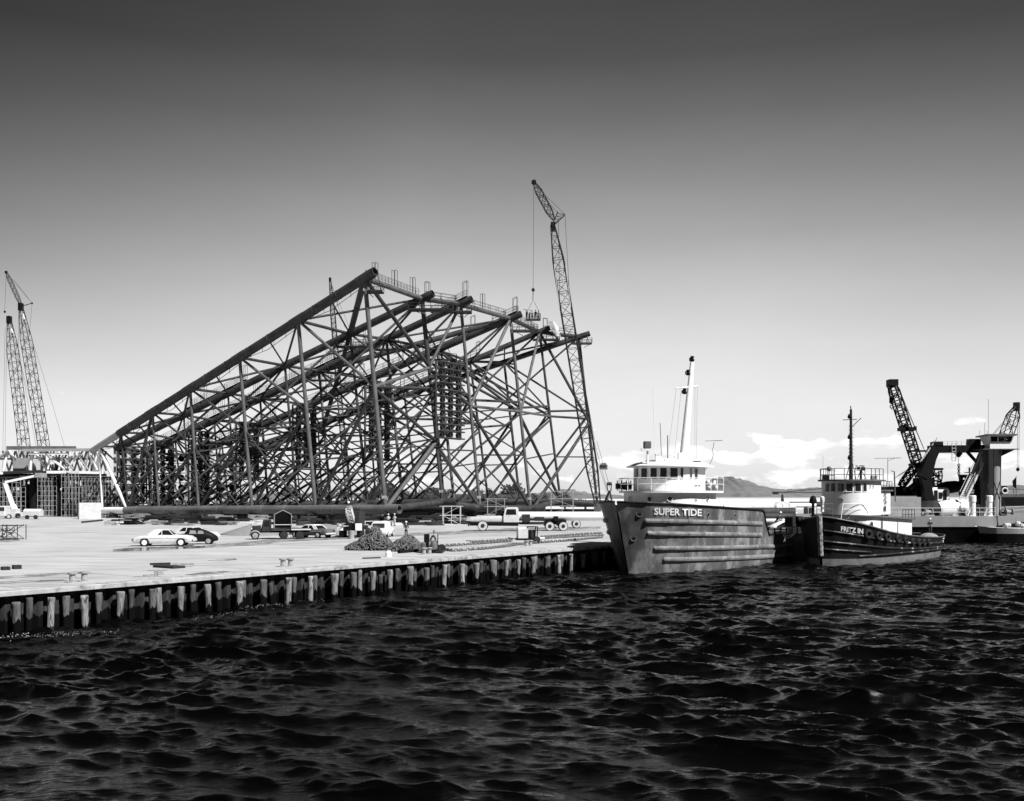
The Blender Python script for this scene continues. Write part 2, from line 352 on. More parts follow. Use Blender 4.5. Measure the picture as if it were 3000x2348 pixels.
# ------------------------------------------------------------ water
def water():
    rng=np.random.RandomState(3)
    Ys=[13.0]
    while Ys[-1]<190: Ys.append(Ys[-1]*1.0023)
    Ys=np.array(Ys)
    th=np.concatenate([np.linspace(-1.5,-.56,200)[:-1],np.linspace(-.56,.56,900),np.linspace(.56,1.3,150)[1:]])
    Yg,T=np.meshgrid(Ys,th,indexing='ij'); X=T*Yg; Z=np.zeros_like(X); X0=X.copy(); Y0=Yg.copy(); dX=np.zeros_like(X); dY=np.zeros_like(X)
    def low(f,s1,s2): return np.sin(X0*f+s1+1.4*np.sin(Y0*f*.8+s2))*np.sin(Y0*f*.9+s2*2+1.2*np.sin(X0*f*.7+s1))
    G1=.85+.35*low(.23,1,2)
    # smooth chop
    for i in range(80):
        lam=.30*(14.0)**(rng.rand()**1.1); ang=math.radians(-106+rng.randn()*(22 if i%3 else 42)); amp=.0085*lam**.95*rng.uniform(.5,1.4)
        k=2*PI/lam; fade=np.clip(lam/(Y0*.0052)-.5,0,1); A=amp*G1*fade; p=k*(math.cos(ang)*X0+math.sin(ang)*Y0)+rng.rand()*6.28
        Z+=A*np.cos(p); sn=np.sin(p)*A*1.0; dX-=math.cos(ang)*sn; dY-=math.sin(ang)*sn
    # wind waves with peaked crests and flat troughs, each broken up by wandering phase and patchy height
    for i in range(34):
        lam=.55*(6.5)**(rng.rand()); ang=math.radians(-104+rng.randn()*21); amp=.029*lam**.9*rng.uniform(.6,1.3)
        k=2*PI/lam; fade=np.clip(lam/(Y0*.0065)-.4,0,1)
        ph=rng.rand()*6.28+1.5*low(.55/lam,rng.rand()*9,rng.rand()*9)+.8*low(1.3/lam,rng.rand()*9,rng.rand()*9)
        pat=np.clip(.35+1.0*low(.45/lam,rng.rand()*9,rng.rand()*9)+.5*low(.9/lam,rng.rand()*9,rng.rand()*9),0,1.4)
        p=k*(math.cos(ang)*X0+math.sin(ang)*Y0)+ph; c=np.abs(np.sin(p/2)); A=amp*fade*pat*G1
        Z+=A*(.62-np.sqrt(c*c+.005))
    X=X0+dX; Yq=Y0+dY
    H,Wd=X.shape
    co_=np.stack([X,Yq,Z],-1).reshape(-1,3)
    idx=np.arange(H*Wd).reshape(H,Wd); q=np.stack([idx[:-1,:-1],idx[:-1,1:],idx[1:,1:],idx[1:,:-1]],-1).reshape(-1,4)
    # drop what lies under the yard
    cen=co_[q].mean(1); d=(cen[:,0]-W0.x)*NV.x+(cen[:,1]-W0.y)*NV.y; q=q[d>-1.2]
    me=bpy.data.meshes.new('water'); me.vertices.add(len(co_)); me.vertices.foreach_set('co',co_.astype(np.float32).ravel())
    me.loops.add(q.size); me.loops.foreach_set('vertex_index',q.astype(np.int32).ravel())
    me.polygons.add(len(q)); me.polygons.foreach_set('loop_start',np.arange(0,q.size,4,dtype=np.int32)); me.polygons.foreach_set('use_smooth',np.ones(len(q),dtype=bool))
    me.update(calc_edges=True)
    m=bpy.data.materials.new('sea_water'); m.use_nodes=True; N=m.node_tree.nodes; L=m.node_tree.links; b=N['Principled BSDF']
    b.inputs['Base Color'].default_value=(.001,.001,.001,1); b.inputs['Roughness'].default_value=.05; b.inputs['IOR'].default_value=1.33
    b.inputs['Specular IOR Level'].default_value=.5
    tc=N.new('ShaderNodeTexCoord'); mp=N.new('ShaderNodeMapping'); mp.inputs['Scale'].default_value=(.75,1.9,1); mp.inputs['Rotation'].default_value=(0,0,-.3); L.new(tc.outputs['Object'],mp.inputs[0])
    n=N.new('ShaderNodeTexNoise'); n.inputs['Scale'].default_value=3.4; n.inputs['Detail'].default_value=5; n.inputs['Roughness'].default_value=.6; L.new(mp.outputs[0],n.inputs[0])
    n2=N.new('ShaderNodeTexNoise'); n2.noise_type='RIDGED_MULTIFRACTAL'; n2.inputs['Scale'].default_value=3.0; n2.inputs['Detail'].default_value=6; n2.inputs['Roughness'].default_value=.5; L.new(mp.outputs[0],n2.inputs[0])
    bp=N.new('ShaderNodeBump'); bp.inputs['Strength'].default_value=1; bp.inputs['Distance'].default_value=.052; L.new(n.outputs[0],bp.inputs['Height'])
    b2=N.new('ShaderNodeBump'); b2.inputs['Strength'].default_value=1; b2.inputs['Distance'].default_value=.014; L.new(n2.outputs[0],b2.inputs['Height']); L.new(bp.outputs[0],b2.inputs['Normal']); L.new(b2.outputs[0],b.inputs['Normal'])
    me.materials.append(m); o=bpy.data.objects.new('water',me); C.objects.link(o); tag(o,kind='structure')
    # the rest of the sea, flat and a little lower
    mb=MB().add([(-300,-300,-.45),(2500,-300,-.45),(2500,1500,-.45),(-300,1500,-.45)],[(0,1,2,3)])
    struct(mb,'sea',m)
water()
def foam():
    specs=[(0,1868,90,.9),(70,1868,120,.6),(190,1862,160,.5),(560,1815,90,.5),(640,1800,60,.5),(700,1782,150,.7),(870,1765,80,.4),(1060,1733,60,.5),(1300,1705,60,.7)]
    mb=MB()
    for (px,py,w,a) in specs:
        for i in range(int(w*.55)):
            x=px+random.random()*w; y=py-.085*(x-px)+random.gauss(0,3.5)*(.3+random.random()); g=G(x,y,.10)
            r=random.uniform(.006,.02)*a*1.5
            mb.ball((g.x,g.y,.1+random.uniform(-.05,.08)),r,n=6,sz=.5)
    tag(mb.build('foam','foam'),kind='stuff',label='white wash foam breaking along the foot of the quay wall')
foam()
# ------------------------------------------------------------ timber piles of the quay
def piles():
    rnd=random.Random(11)
    def pile_mesh(r,h,k):
        mb=MB(); n=10; rings=[]
        lean=rnd.uniform(-.06,.06)
        for j,z in enumerate((-1.4,-.3,.3,.9,1.4,h-.12,h-.03,h)):
            rr=r*(1.0+.05*math.sin(j*2+k)) if z<h-.05 else r*(.98 if z<h-.01 else .86)
            if z<.95: rr*=(.82,.95,.72,.9,1.0,.78)[k%6]
            rings.append([(math.cos(2*PI*i/n)*rr*(1+.10*math.sin(i*3+k+j*.4))+lean*(z-h)*.3,math.sin(2*PI*i/n)*rr,z) for i in range(n)])
        mb.loft(rings); return mb
    front=[];back=[]
    for k in range(6):
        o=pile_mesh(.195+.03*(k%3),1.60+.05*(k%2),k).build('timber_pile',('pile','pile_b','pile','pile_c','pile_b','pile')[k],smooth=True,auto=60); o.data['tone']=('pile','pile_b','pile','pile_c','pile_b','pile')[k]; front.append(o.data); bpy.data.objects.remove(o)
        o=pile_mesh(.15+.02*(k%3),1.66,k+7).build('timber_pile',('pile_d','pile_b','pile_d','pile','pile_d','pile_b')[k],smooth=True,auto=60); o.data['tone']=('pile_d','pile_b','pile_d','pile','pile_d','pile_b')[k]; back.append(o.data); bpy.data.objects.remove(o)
    s=-33;i=0;cnt=[0,0,0,0]
    while s<74:
        for j,(ds,n,me,lab,gr) in enumerate(((0,.26,front,'round weathered timber fender pile standing out in front of the quay wall','front row of timber fender piles along the quay'),
                                     (.92,-.12,back,'narrower timber pile set back close under the quay cap','back row of timber piles tight against the quay'))):
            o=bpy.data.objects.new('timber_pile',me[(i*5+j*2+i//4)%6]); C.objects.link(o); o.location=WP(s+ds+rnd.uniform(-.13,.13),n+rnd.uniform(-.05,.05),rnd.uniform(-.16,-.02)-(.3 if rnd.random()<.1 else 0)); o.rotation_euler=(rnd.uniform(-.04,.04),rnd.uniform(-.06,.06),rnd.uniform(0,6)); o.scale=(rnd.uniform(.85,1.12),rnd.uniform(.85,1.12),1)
            x_=1500+F*o.location.x/o.location.y
            if x_>-15: cnt[j]+=1; tag(o,ordw(cnt[j])+(' stout fender pile' if j==0 else ' thinner set-back pile')+' from the left edge, '+{'pile':'pale weathered','pile_b':'brownish grey','pile_c':'palest, bleached','pile_d':'dark, tarry'}[o.data['tone']]+' timber','pile',gr)
            else: cnt[j+2]+=1; tag(o,ordw(30-cnt[j+2])+(' stout fender pile' if j==0 else ' thinner set-back pile')+' beyond the left edge of the photograph','pile',gr)
        s+=1.84+rnd.uniform(-.12,.12);i+=1
piles()
# ------------------------------------------------------------ trees far across the yard
def trees():
    rnd=random.Random(5)
    def tree(h,seed,flat):
        r=random.Random(seed); t=MB(); t.tube((0,0,-.2),(.1,0,h*.3),.22,.13,n=6)
        limbs=[]
        for k in range(5):
            a=2*PI*k/5+r.random(); e=Vector((math.cos(a)*h*.26,math.sin(a)*h*.26,h*(.35+.3*r.random()))); t.tube((.1,0,h*.34),e,.1,.04,n=5); limbs.append(e)
        c=MB()
        cl=limbs+[Vector((r.uniform(-.2,.2)*h,r.uniform(-.2,.2)*h,h*r.uniform(.25,.8))) for _ in range(5)]
        for e in cl:
            rad=h*r.uniform(.16,.28)
            for _ in range(90):
                d=Vector((r.gauss(0,1),r.gauss(0,1),r.gauss(0,.7))); d=d.normalized()*rad*r.random()**.4; d.z*=flat
                p=e+d; sz=h*.035*r.uniform(.6,1.4); a=Vector((r.gauss(0,1),r.gauss(0,1),r.gauss(0,1))).normalized(); b=a.orthogonal().normalized()
                c.add([p+a*sz,p+b*sz,p-a*sz,p-b*sz],[(0,1,2,3)])
        return t,c
    for k,(px,Y,h,lab) in enumerate(((1080,520,6,'low bushy tree'),(1115,500,10,'broad tree'),(1150,540,9,'round crowned tree'),(1185,520,6,'small bush-like tree'),
        (1240,530,5.5,'low spreading tree'),(1270,500,8,'broad dark tree'),(1300,520,9,'flat topped dark tree'),(1350,540,5,'low bush'),(1400,520,7,'round tree'),(1440,510,6,'low round tree'),
        (1500,500,10.5,'tallest densely crowned tree'),(1535,540,6,'small tree beside the tallest one'),(1565,560,5,'low bush'),(1600,540,6,'low dark tree'),(1240,760,8,'hazy distant tree'),
        (850,500,8,'medium tree'),(940,520,9,'tall tree'),(1010,500,7,'bushy tree'),(1655,600,6,'low tree on the slope'),(1470,560,6,'spreading tree'))):
        g=GY(px,Y); o=thing('tree',lab+' behind the jacket, '+['leftmost of the row','second','third','fourth','fifth','sixth','seventh','eighth','ninth','tenth','eleventh','twelfth','thirteenth','fourteenth','set back','far left','left of the pale brace','behind the lattice','rightmost','near the middle'][k],'tree',(g.x,g.y,2),rnd.random()*6,'trees far across the yard')
        t,c=tree(h*1.35,k+1,rnd.uniform(.6,1)); t.build('trunk','steel_d',o); c.build('crown','leaf',o)
trees()
def thicket():
    rnd=random.Random(77); mb=MB()
    for k in range(420):
        px=rnd.uniform(250,1720); Y=rnd.uniform(430,620); g=GY(px,Y); h=rnd.uniform(1.2,4.2)*(1.3 if 1150<px<1560 else .8); w=h*rnd.uniform(.7,1.4)
        for _ in range(26):
            d=Vector((rnd.gauss(0,1)*w*.6,rnd.gauss(0,1)*w*.4,abs(rnd.gauss(.45,.3))*h)); p=g+d; sz=rnd.uniform(.25,.6); a=Vector((rnd.gauss(0,1),rnd.gauss(0,1),rnd.gauss(0,1))).normalized(); b=a.orthogonal().normalized()
            mb.add([p+a*sz,p+b*sz,p-a*sz,p-b*sz],[(0,1,2,3)])
    tag(mb.build('scrub','leaf'),kind='stuff',label='band of low scrub and bushes far across the yard behind the jacket')
thicket()
# ============================================================ THE STEEL JACKET
def jacket():
    Yb=[169,188,193,208,232,233]
    Tb=[P(1088,803,169),P(1257,866,188),P(1371,882,193),P(1516,925,208),P(1600,965,232),P(1717,981,233)]
    Tn=[P(282,1314,206),P(338,1314,212),P(420,1330,217),P(552,1340,224),P(630,1378,232),P(690,1328,238)]
    Bb=[P(1158,1492,169),P(1326,1471,188),P(1437,1488,193),P(1584,1490,208),P(1670,1467,232),P(1780,1476,233)]
    Bn=[P(296,1496,206),P(352,1492,212),P(436,1490,217),P(566,1488,224),P(645,1480,232),P(700,1482,238)]
    pxs=[1080,873,702,557,447,355,290]; pxb=[1142,925,739,582,466,376,300]
    def tpar(a,b,px):
        lo,hi=0.,1.
        for _ in range(40):
            t=(lo+hi)/2; p=lerp(a,b,t); x=1500+F*p.x/p.y
            if x>px: lo=t
            else: hi=t
        return t
    tT=[tpar(Tb[0],Tn[0],x) for x in pxs]; tB=[tpar(Bb[0],Bn[0],x) for x in pxb]
    T=lambda i,k: lerp(Tb[i],Tn[i],tT[k]+(.012 if k==0 else 0)); B=lambda i,k: lerp(Bb[i],Bn[i],tB[k]+(.012 if k==0 else 0))
    Mf=lambda i,k,f: lerp(T(i,k),B(i,k),f)
    base=(P(700,1530,185)); base.z=2
    j=thing('steel_jacket','huge rusty tubular steel lattice tower lying on its side across the yard behind the quay','steel jacket',tuple(base))
    def part(mb,name,m,**k): return mb.build(name,m,j,world=True,**k)
    LR=[.80,.70,.70,.70,.62,.62]
    def ringset(c,a,b,d,r):
        for t in np.linspace(.1,.85,11): 
            p=lerp(a,b,t); c.torus(p,d,r*1.02,.05,n=14,m=4)
    # ---- legs
    for i in range(6):
        for (a,b,bot) in ((Tb[i],Tn[i],0),(Bb[i],Bn[i],1)):
            r=LR[i]*(1.0 if not bot else .97); d=(a-b).normalized(); a2=a+d*.9
            L=(a-b).length; mb=MB()
            if i==0:      # the near leg narrows towards its pale end
                e=lerp(b,a,.10)
                mb.pipe(e,a2,r,.14,n=20); 
                ringset(mb,a,b,d,r); q=MB(); q.tube(b-d*1.5,e,.62,.70,n=16); lg=part(mb,'leg','leg_near' if bot else 'steel',smooth=True)
                part(q,'leg','white' if bot else 'grey',smooth=True)['label']='pale primed end section of a leg'
            else:
                mb.pipe(b,a2,r,.12,n=14); ringset(mb,a,b,d,r); lg=part(mb,'leg','steel',smooth=True)
            # joint cans, thicker sleeves on the leg
            I_=OW[j.name].inverted()
            for t in (tT if i else tT[:5]):
                p=lerp(a,b,min(.97,max(.02,t))); c=MB().tube(p-d*1.6,p+d*1.6,r*1.07,n=16); c.v=[tuple(I_@Vector(v)) for v in c.v]; c.build('joint_sleeve','leg_near' if (i==0 and bot) else 'steel',lg,smooth=True)
    members=[]   # (p,q,radius,material)
    def mem(p,q,r,m='steel'): members.append((p,q,r*(.85 if r<.45 else .9),m))
    FR=[.44,.34,.36,.38,.33,.36]
    for i in range(6):
        for k in range(7):
            r=FR[i]*(1-.07*k)
            wht=(i==0 and k==6)
            mem(T(i,k),B(i,k),r*(.9 if k>2 else 1),'white' if wht else 'steel_l' if i in(0,2,3) else 'steel')
            if k<6:
                f=.47
                mem(T(i,k+1),Mf(i,k,f),r*.72,'steel_l' if i<2 else 'steel')
                mem(Mf(i,k,f),B(i,k+1),r*.82,)
                if k>=1: mem(lerp(B(i,k),B(i,k+1),.2),Mf(i,k+1,f*1.02),r*.45)
    mem(T(0,6),lerp(B(0,5),B(0,6),.02),.42,'white')
    # near face extra diagonal at panel 4
    mem(T(0,4),B(0,5),.36)
    # ---- transverse members at each level between neighbouring frames
    for k in range(7):
        for i in range(5):
            r=.36-.02*k
            mem(T(i,k),T(i+1,k),(.52 if k==0 else r),'steel_l' if k==0 and i in (0,1,2) else 'steel')
            mem(B(i,k),B(i+1,k),.6 if k==0 else r)
            if k in (0,1,2,3): mem(Mf(i,k,.47),Mf(i+1,k,.44),r*.8)
    for k in range(6):
        for i in range(5):
            if (i+k)%2: mem(T(i,k),T(i+1,k+1),.24)
            else: mem(T(i+1,k),T(i,k+1),.24)
            if i%2==0: mem(lerp(T(i,k),T(i,k+1),.5),T(i+1,k+1),.18)
    for k in range(0,5):
        for i in range(5):
            if k<4: mem(Mf(i,k,.74),Mf(i+1,k,.72),.17)
            mem(Mf(i,k,.74),B(i+1,k),.2) if (i+k)%2 else mem(Mf(i+1,k,.72),B(i,k),.2)
            if i in (1,3): mem(Mf(i,k,.24),T(i+1,k+1),.2); mem(Mf(i,k,.72),Mf(i,k+1,.35),.17)
            if k<4 and i<4: mem(Mf(i+1,k,.47),Mf(i,k+1,.47),.17)
    # the open base face, members read one by one
    Hh=lambda i,f,k=0: Mf(i,k,f)
    for p,q,r,m in ((T(0,0),Hh(1,.33),.42,'steel'),(Hh(0,.47),Hh(1,.34),.38,'steel_l'),(Hh(0,.48),Hh(1,.70),.36,'steel'),(B(0,0),Hh(1,.70),.42,'steel_l'),
        (T(2,0),Hh(1,.34),.34,'steel_l'),(Hh(1,.34),Hh(2,.50),.38,'steel'),(T(3,0),Hh(2,.50),.38,'steel_l'),(Hh(1,.72),B(2,0),.38,'steel'),(Hh(2,.52),B(3,0),.38,'steel'),
        (T(4,0),Hh(3,.50),.36,'steel_l'),(Hh(3,.52),B(4,0),.38,'steel'),(T(4,0),Hh(5,.50),.38,'steel'),(Hh(5,.52),lerp(B(3,0),B(4,0),.1),.42,'steel'),
        (Hh(2,.5),Hh(3,.49),.32,'steel_l'),(Hh(3,.49),Hh(4,.5),.30,'steel_l'),(Hh(4,.5),Hh(5,.49),.30,'steel_l'),(Hh(4,.52),Hh(3,.99,1),.28,'steel'),
        (T(5,0),Hh(4,.45,1),.24,'steel'),(Hh(1,.70),B(0,0),.3,'steel'),(T(1,0),Hh(1,.34),.46,'steel'),
        (T(3,1),Hh(3,.5),.34,'steel'),(T(3,1),Hh(4,.5),.34,'steel'),(T(2,1),Hh(3,.49),.34,'steel'),(T(3,0),T(2,2),.62,'steel'),(T(0,0),T(1,1),.62,'steel'),(T(1,1),Hh(2,.4,2),.45,'steel')):
        mem(p,q,r,m)
    # inner planes: long crossing diagonals between frames, seen through the front face
    for k in range(0,6):
        for i in (1,2,3,4):
            mem(Mf(i,k,.47),T(i+1,k+1),.22); mem(Mf(i,k,.5),B(i-1,k+1),.26)
            if k<4: mem(T(i,k),Mf(i-1,k+1,.45),.26)
    members.sort(key=lambda a:-a[2]*(a[0]-a[1]).length/((a[0]+a[1]).length/2)**1.0*(1 if a[0].y<200 else .8))
    rest={'steel':MB()}
    for n,(p,q,r,m) in enumerate(members):
        if n<98 or m=='white':
            mb=MB(); mb.tube(p,q,r,n=12)
            if r>.33 and m!='white':
                d=(q-p)
                for t in (.07,.93): mb.tube(p+d*(t-.006),p+d*(t+.006),r*1.05,n=12)
            o=part(mb,'brace',m,smooth=True)
            if m=='white': o['label']='pale primed brace'
        else: rest['steel'].tube(p,q,r,n=8)
    o=part(rest['steel'],'brace','steel',smooth=True); o['kind']='stuff'
    # ---- conductor guide frames: ladders of rings standing between frames
    wd=Vector((.53,.848,0))
    for (x0,x1,y0,y1,Y,rows) in ((1278,1350,1065,1285,190,12),(1070,1140,1135,1345,196,12),(858,925,1190,1370,203,11),(692,757,1240,1405,208,10),(553,612,1265,1480,212,12),(438,508,1295,1480,216,11),(345,430,1310,1475,219,10)):
        c=P((x0+x1)/2,(y0+y1)/2,Y); pxw=x1-x0; xm=(x0+x1)/2
        L=pxw*Y/abs(.53*F-.848*(xm-1500)); H=(y1-y0)*Y/F
        axn=Vector((wd.y,-wd.x,0)); mb=MB(); rg=MB()
        tilt=Vector((.0,0,1)).normalized(); shear=U*0
        for sgn in (-1,1): mb.tube(c+wd*(sgn*L/2)-Vector((0,0,H/2)),c+wd*(sgn*L/2)+Vector((0,0,H/2)),.20,n=8)
        for k in range(rows):
            z=-H/2+H*k/(rows-1)
            for off in (0,.9):
                mb.tube(c+wd*(-L/2)+Vector((0,0,z))+axn*off,c+wd*(L/2)+Vector((0,0,z))+axn*off,.15,n=7)
            if k<rows-1:
                for t in (-.32,0,.32):
                    cc=c+wd*(t*L)+Vector((0,0,z+H/(rows-1)*.5))+axn*.45
                    R1=min(.16*L,H/(rows-1)*.40)
                    rg.lathe(cc-axn*.3,[(R1,0),(R1,.6),(R1*.6,.6),(R1*.6,0),(R1,0)],axis=axn,n=12)
        mb.add(rg.v,rg.f); part(mb,'conductor_guide','steel',smooth=True)
    # ---- walkways with rails on the top legs
    def walk(name,a,b,side,w=.7,step=2.2,rail=1.1,gates=(),off=.0,m='steel_d'):
        mb=MB(); d=(b-a); L=d.length; d.normalize(); up=Vector((0,0,1)); sd_=d.cross(up).normalized()*side
        a=a+up*off; b=b+up*off
        mb.beam(a+sd_*w*.5,b+sd_*w*.5,w,.08)
        n=max(2,int(L/step))
        for q in (0,1):
            for k in range(n+1):
                p=lerp(a,b,k/n)+sd_*(w*q); h=rail*(2.6 if k in gates else 1); mb.tube(p,p+up*h,.045,n=5)
                if k in gates: 
                    e=p+d*.9; mb.tube(p+up*h,e+up*h,.045,n=5); mb.tube(e,e+up*h,.045,n=5)
            for h in (.55,1.1): mb.tube(a+sd_*(w*q)+up*h,b+sd_*(w*q)+up*h,.035,n=5)
        part(mb,name,m)
    walk('walkway',lerp(T(0,0),T(1,0),.06)+Vector((0,0,.5)),lerp(T(0,0),T(1,0),.94)+Vector((0,0,.5)),-1,w=.6,gates=(1,4,7))
    for i,(t0,t1) in ((1,(.55,.75)),(2,(0,.10)),(2,(.28,.98)),(3,(0,.07)),(3,(.12,.30)),(3,(.33,.62)),(4,(.20,.60)),(3,(.72,.95))):
        a,b=lerp(Tb[i],Tn[i],t0),lerp(Tb[i],Tn[i],t1); n=max(2,int((a-b).length/2.2))
        walk('walkway',a,b,-1,off=LR[i]+.15,gates=tuple(range(0,n,4)))
    for a_,b_,g_ in ((T(1,0),T(2,0),(0,3)),(T(2,0),T(3,0),(2,)),(T(3,0),T(4,0),(1,)),(T(4,0),T(5,0),(0,4))): walk('walkway',lerp(a_,b_,.1)+Vector((0,0,.45)),lerp(a_,b_,.9)+Vector((0,0,.45)),-1,w=.5,step=2.6,gates=g_)
    # hanging wires below the near top leg
    mb=MB(); d=(Tn[0]-Tb[0])
    for k in range(6):
        a=T(0,k)-Vector((0,0,1.2)); b=T(0,k+1)-Vector((0,0,.6)); mid=lerp(a,b,.5)-Vector((0,0,.9))
        mb.path([a,mid,b],.05,n=5)
        for t in (.2,.4,.6,.8):
            p=lerp(a,b,t)-Vector((0,0,.35)); mb.tube(p-Vector((0,0,.3)),p+Vector((0,0,.7)),.04,n=4)
    part(mb,'pipe_line','steel_d')
    # work platforms slung at the joints
    for c,w in ((Tb[1]+Vector((.5,-1.5,-3.0)),8),(Tb[2]+Vector((-1,-1,-2.4)),3.4),(Tb[3]+Vector((1.6,-1.2,-3.4)),5),(Tb[5]+Vector((-1,-1,-2.2)),4.4),(T(1,1)+Vector((1,-1,-2.6)),7),(T(2,1)+Vector((1,-1,-2.2)),6),(T(3,1)+Vector((1,-1,-2.2)),6),(Tb[4]+Vector((0,-1,-2.6)),6),(T(0,0)+Vector((1.8,-.5,-2.4)),2.6),(T(2,2)+Vector((1,-1,-2)),5),(T(3,2)+Vector((1,-1,-2)),5)):
        mb=MB(); mb.box(c,(w,2.6,.18))
        for sx in (-1,-.5,0,.5,1):
            for sy in (-1,1): mb.tube(c+Vector((sx*w/2,sy*1.3,0)),c+Vector((sx*w/2,sy*1.3,1.15)),.05,n=5)
        for sy in (-1,1):
            for h in (.6,1.15): mb.tube(c+Vector((-w/2,sy*1.3,h)),c+Vector((w/2,sy*1.3,h)),.04,n=5)
        for sx in (-1,1):
            for h in (.6,1.15): mb.tube(c+Vector((sx*w/2,-1.3,h)),c+Vector((sx*w/2,1.3,h)),.04,n=5)
            mb.tube(c+Vector((sx*w*.4,0,0)),c+Vector((sx*w*.2,.8,2.4)),.07,n=5)
            mb.tube(c+Vector((sx*w*.5,-1.2,0)),c+Vector((sx*w*.1,0,-.9)),.06,n=5)
        part(mb,'work_platform','steel_d')
    # white paint marks at the joints
    mb=MB()
    for i in range(6):
        for p,q in ((T(i,0),B(i,0)),(B(i,0),T(i,0))):
            d=(q-p).normalized(); c=p+d*2.0
            for dx in (-.3,-.1,.1,.3):
                mb.box(c+Vector((dx,-FR[i]*math.cos(dx*2)-.03,0)),(.06,.02,.5))
    part(mb,'paint_mark','whitec')
    # white canvas wrapped round one far joint
    mb=MB(); c=Tb[4]+Vector((1.4,-1.4,-.2)); rr=random.Random(3)
    rings=[]
    for k in range(6):
        z=1.5-k*.72; rings.append([(c.x+k*.25+rr.uniform(-.3,.3)+math.cos(a)*(.55+.5*rr.random())*(1.2-.12*k),c.y+math.sin(a)*.6,c.z+z+rr.uniform(-.35,.35)) for a in np.linspace(0,2*PI,9)[:-1]])
    mb.loft(rings); part(mb,'canvas_wrap','grey_l')
    # skid beams under the lower legs
    for i in (1,2,3,4,5):
        a=Bb[i]-(Bb[i]-Bn[i]).normalized()*3; b=Bn[i]; mb=MB()
        mb.beam(Vector((a.x,a.y,2.95)),Vector((b.x,b.y,2.9)),1.3,.9); 
        solo(mb,'skid_beam','black','long dark steel skid beam lying under '+['','the second','the third','the fourth','the fifth','the farthest'][i]+' lower leg of the steel jacket','beam',(a.x,a.y,2),world=True,group='skid beams under the jacket')
    # chocks under the near lower leg
    for n,t in enumerate((0.02,.13,.24,.34,.44,.54,.63,.72,.80,.88,.95)):
        p=lerp(Bb[0],Bn[0],t); h=p.z-.78-2; mb=MB()
        w=1.6
        mb.box((0,0,.16),(w+.8,2.2,.32),rz=.2); mb.box((0,0,(h+.3)/2+.15),(w,1.6,max(.1,h-.0)),rz=.2,top=.8); mb.box((0,.0,h-.05),(w*.9,1.9,.22),rz=.2)
        solo(mb,'support_block','steel_d','dark support block under the near lower leg of the jacket, '+['first','second','third','fourth','fifth','sixth','seventh','eighth','ninth','tenth','last'][n]+' from the open end','block',(p.x,p.y,2),group='support blocks under the near leg')
    return T,B,Mf,Tb,Tn,Bb,Bn
JT,JB,JM,Tb,Tn,Bb,Bn=jacket()
# ------------------------------------------------------------ dark stores, timber and scrap under and in front of the jacket
def clutter():
    cn=[0]*5; rnd=random.Random(21); names=['board stack','timber pile','plank heap','dunnage bundle']
    k=0
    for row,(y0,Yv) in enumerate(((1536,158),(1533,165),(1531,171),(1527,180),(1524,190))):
        px=330+row*17
        while px<1360:
            Y=Yv+rnd.uniform(-5,5); g=GY(px,Y); n=rnd.randint(2,3)+(row>1)*1+(row>2)*2; mb=MB(); L=rnd.uniform(1.6,4.2); z=0
            for q in range(n):
                h=rnd.uniform(.12,.26)
                for c in range(rnd.randint(1,3)): mb.box((rnd.uniform(-.25,.25),(c-1)*.45,z+h/2),(L*rnd.uniform(.6,1),.36,h*.92),rz=rnd.uniform(-.12,.12))
                z+=h
            m=rnd.choice(['wood','grey_l','steel','steel_d','grey_l','steel','steel_d','black'] if row<2 else ['steel_d','steel_d','wood','black','steel'])  # darker stock in the back rows also paints in the jacket's shadow
            cn[row]+=1; adj={'wood':'weathered','grey_l':'pale','steel':'rusty brown','steel_d':'dark','grey':'grey','black':'blackish'}[m]
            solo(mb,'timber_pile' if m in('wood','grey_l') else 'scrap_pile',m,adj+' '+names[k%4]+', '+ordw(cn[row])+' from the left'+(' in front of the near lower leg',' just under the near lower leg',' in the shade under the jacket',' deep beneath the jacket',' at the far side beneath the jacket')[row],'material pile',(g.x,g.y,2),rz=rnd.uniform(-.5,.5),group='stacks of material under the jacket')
            px+=rnd.uniform(22,46); k+=1
    # long pipes and beams lying by the left end
    for n,(x0,y0,x1,y1,r,m) in enumerate(((318,1530,385,1532,.22,'grey_l'),(430,1534,470,1528,.2,'grey_l'),(240,1533,300,1527,.15,'steel_d'),(1330,1530,1352,1520,.5,'grey'))):
        a=G(x0,y0);b=G(x1,y1); mb=MB().tube(a+Vector((0,0,r)),b+Vector((0,0,r)),r,n=10)
        solo(mb,'loose_pipe',m,['pale pipe lying under the left end of the jacket','short pale pipe lying beside the left stacks','thin dark pipe on the ground left of the jacket','leaning grey plate tube by the scaffold tower'][n],'pipe',tuple(a),world=True,smooth=True)
clutter()
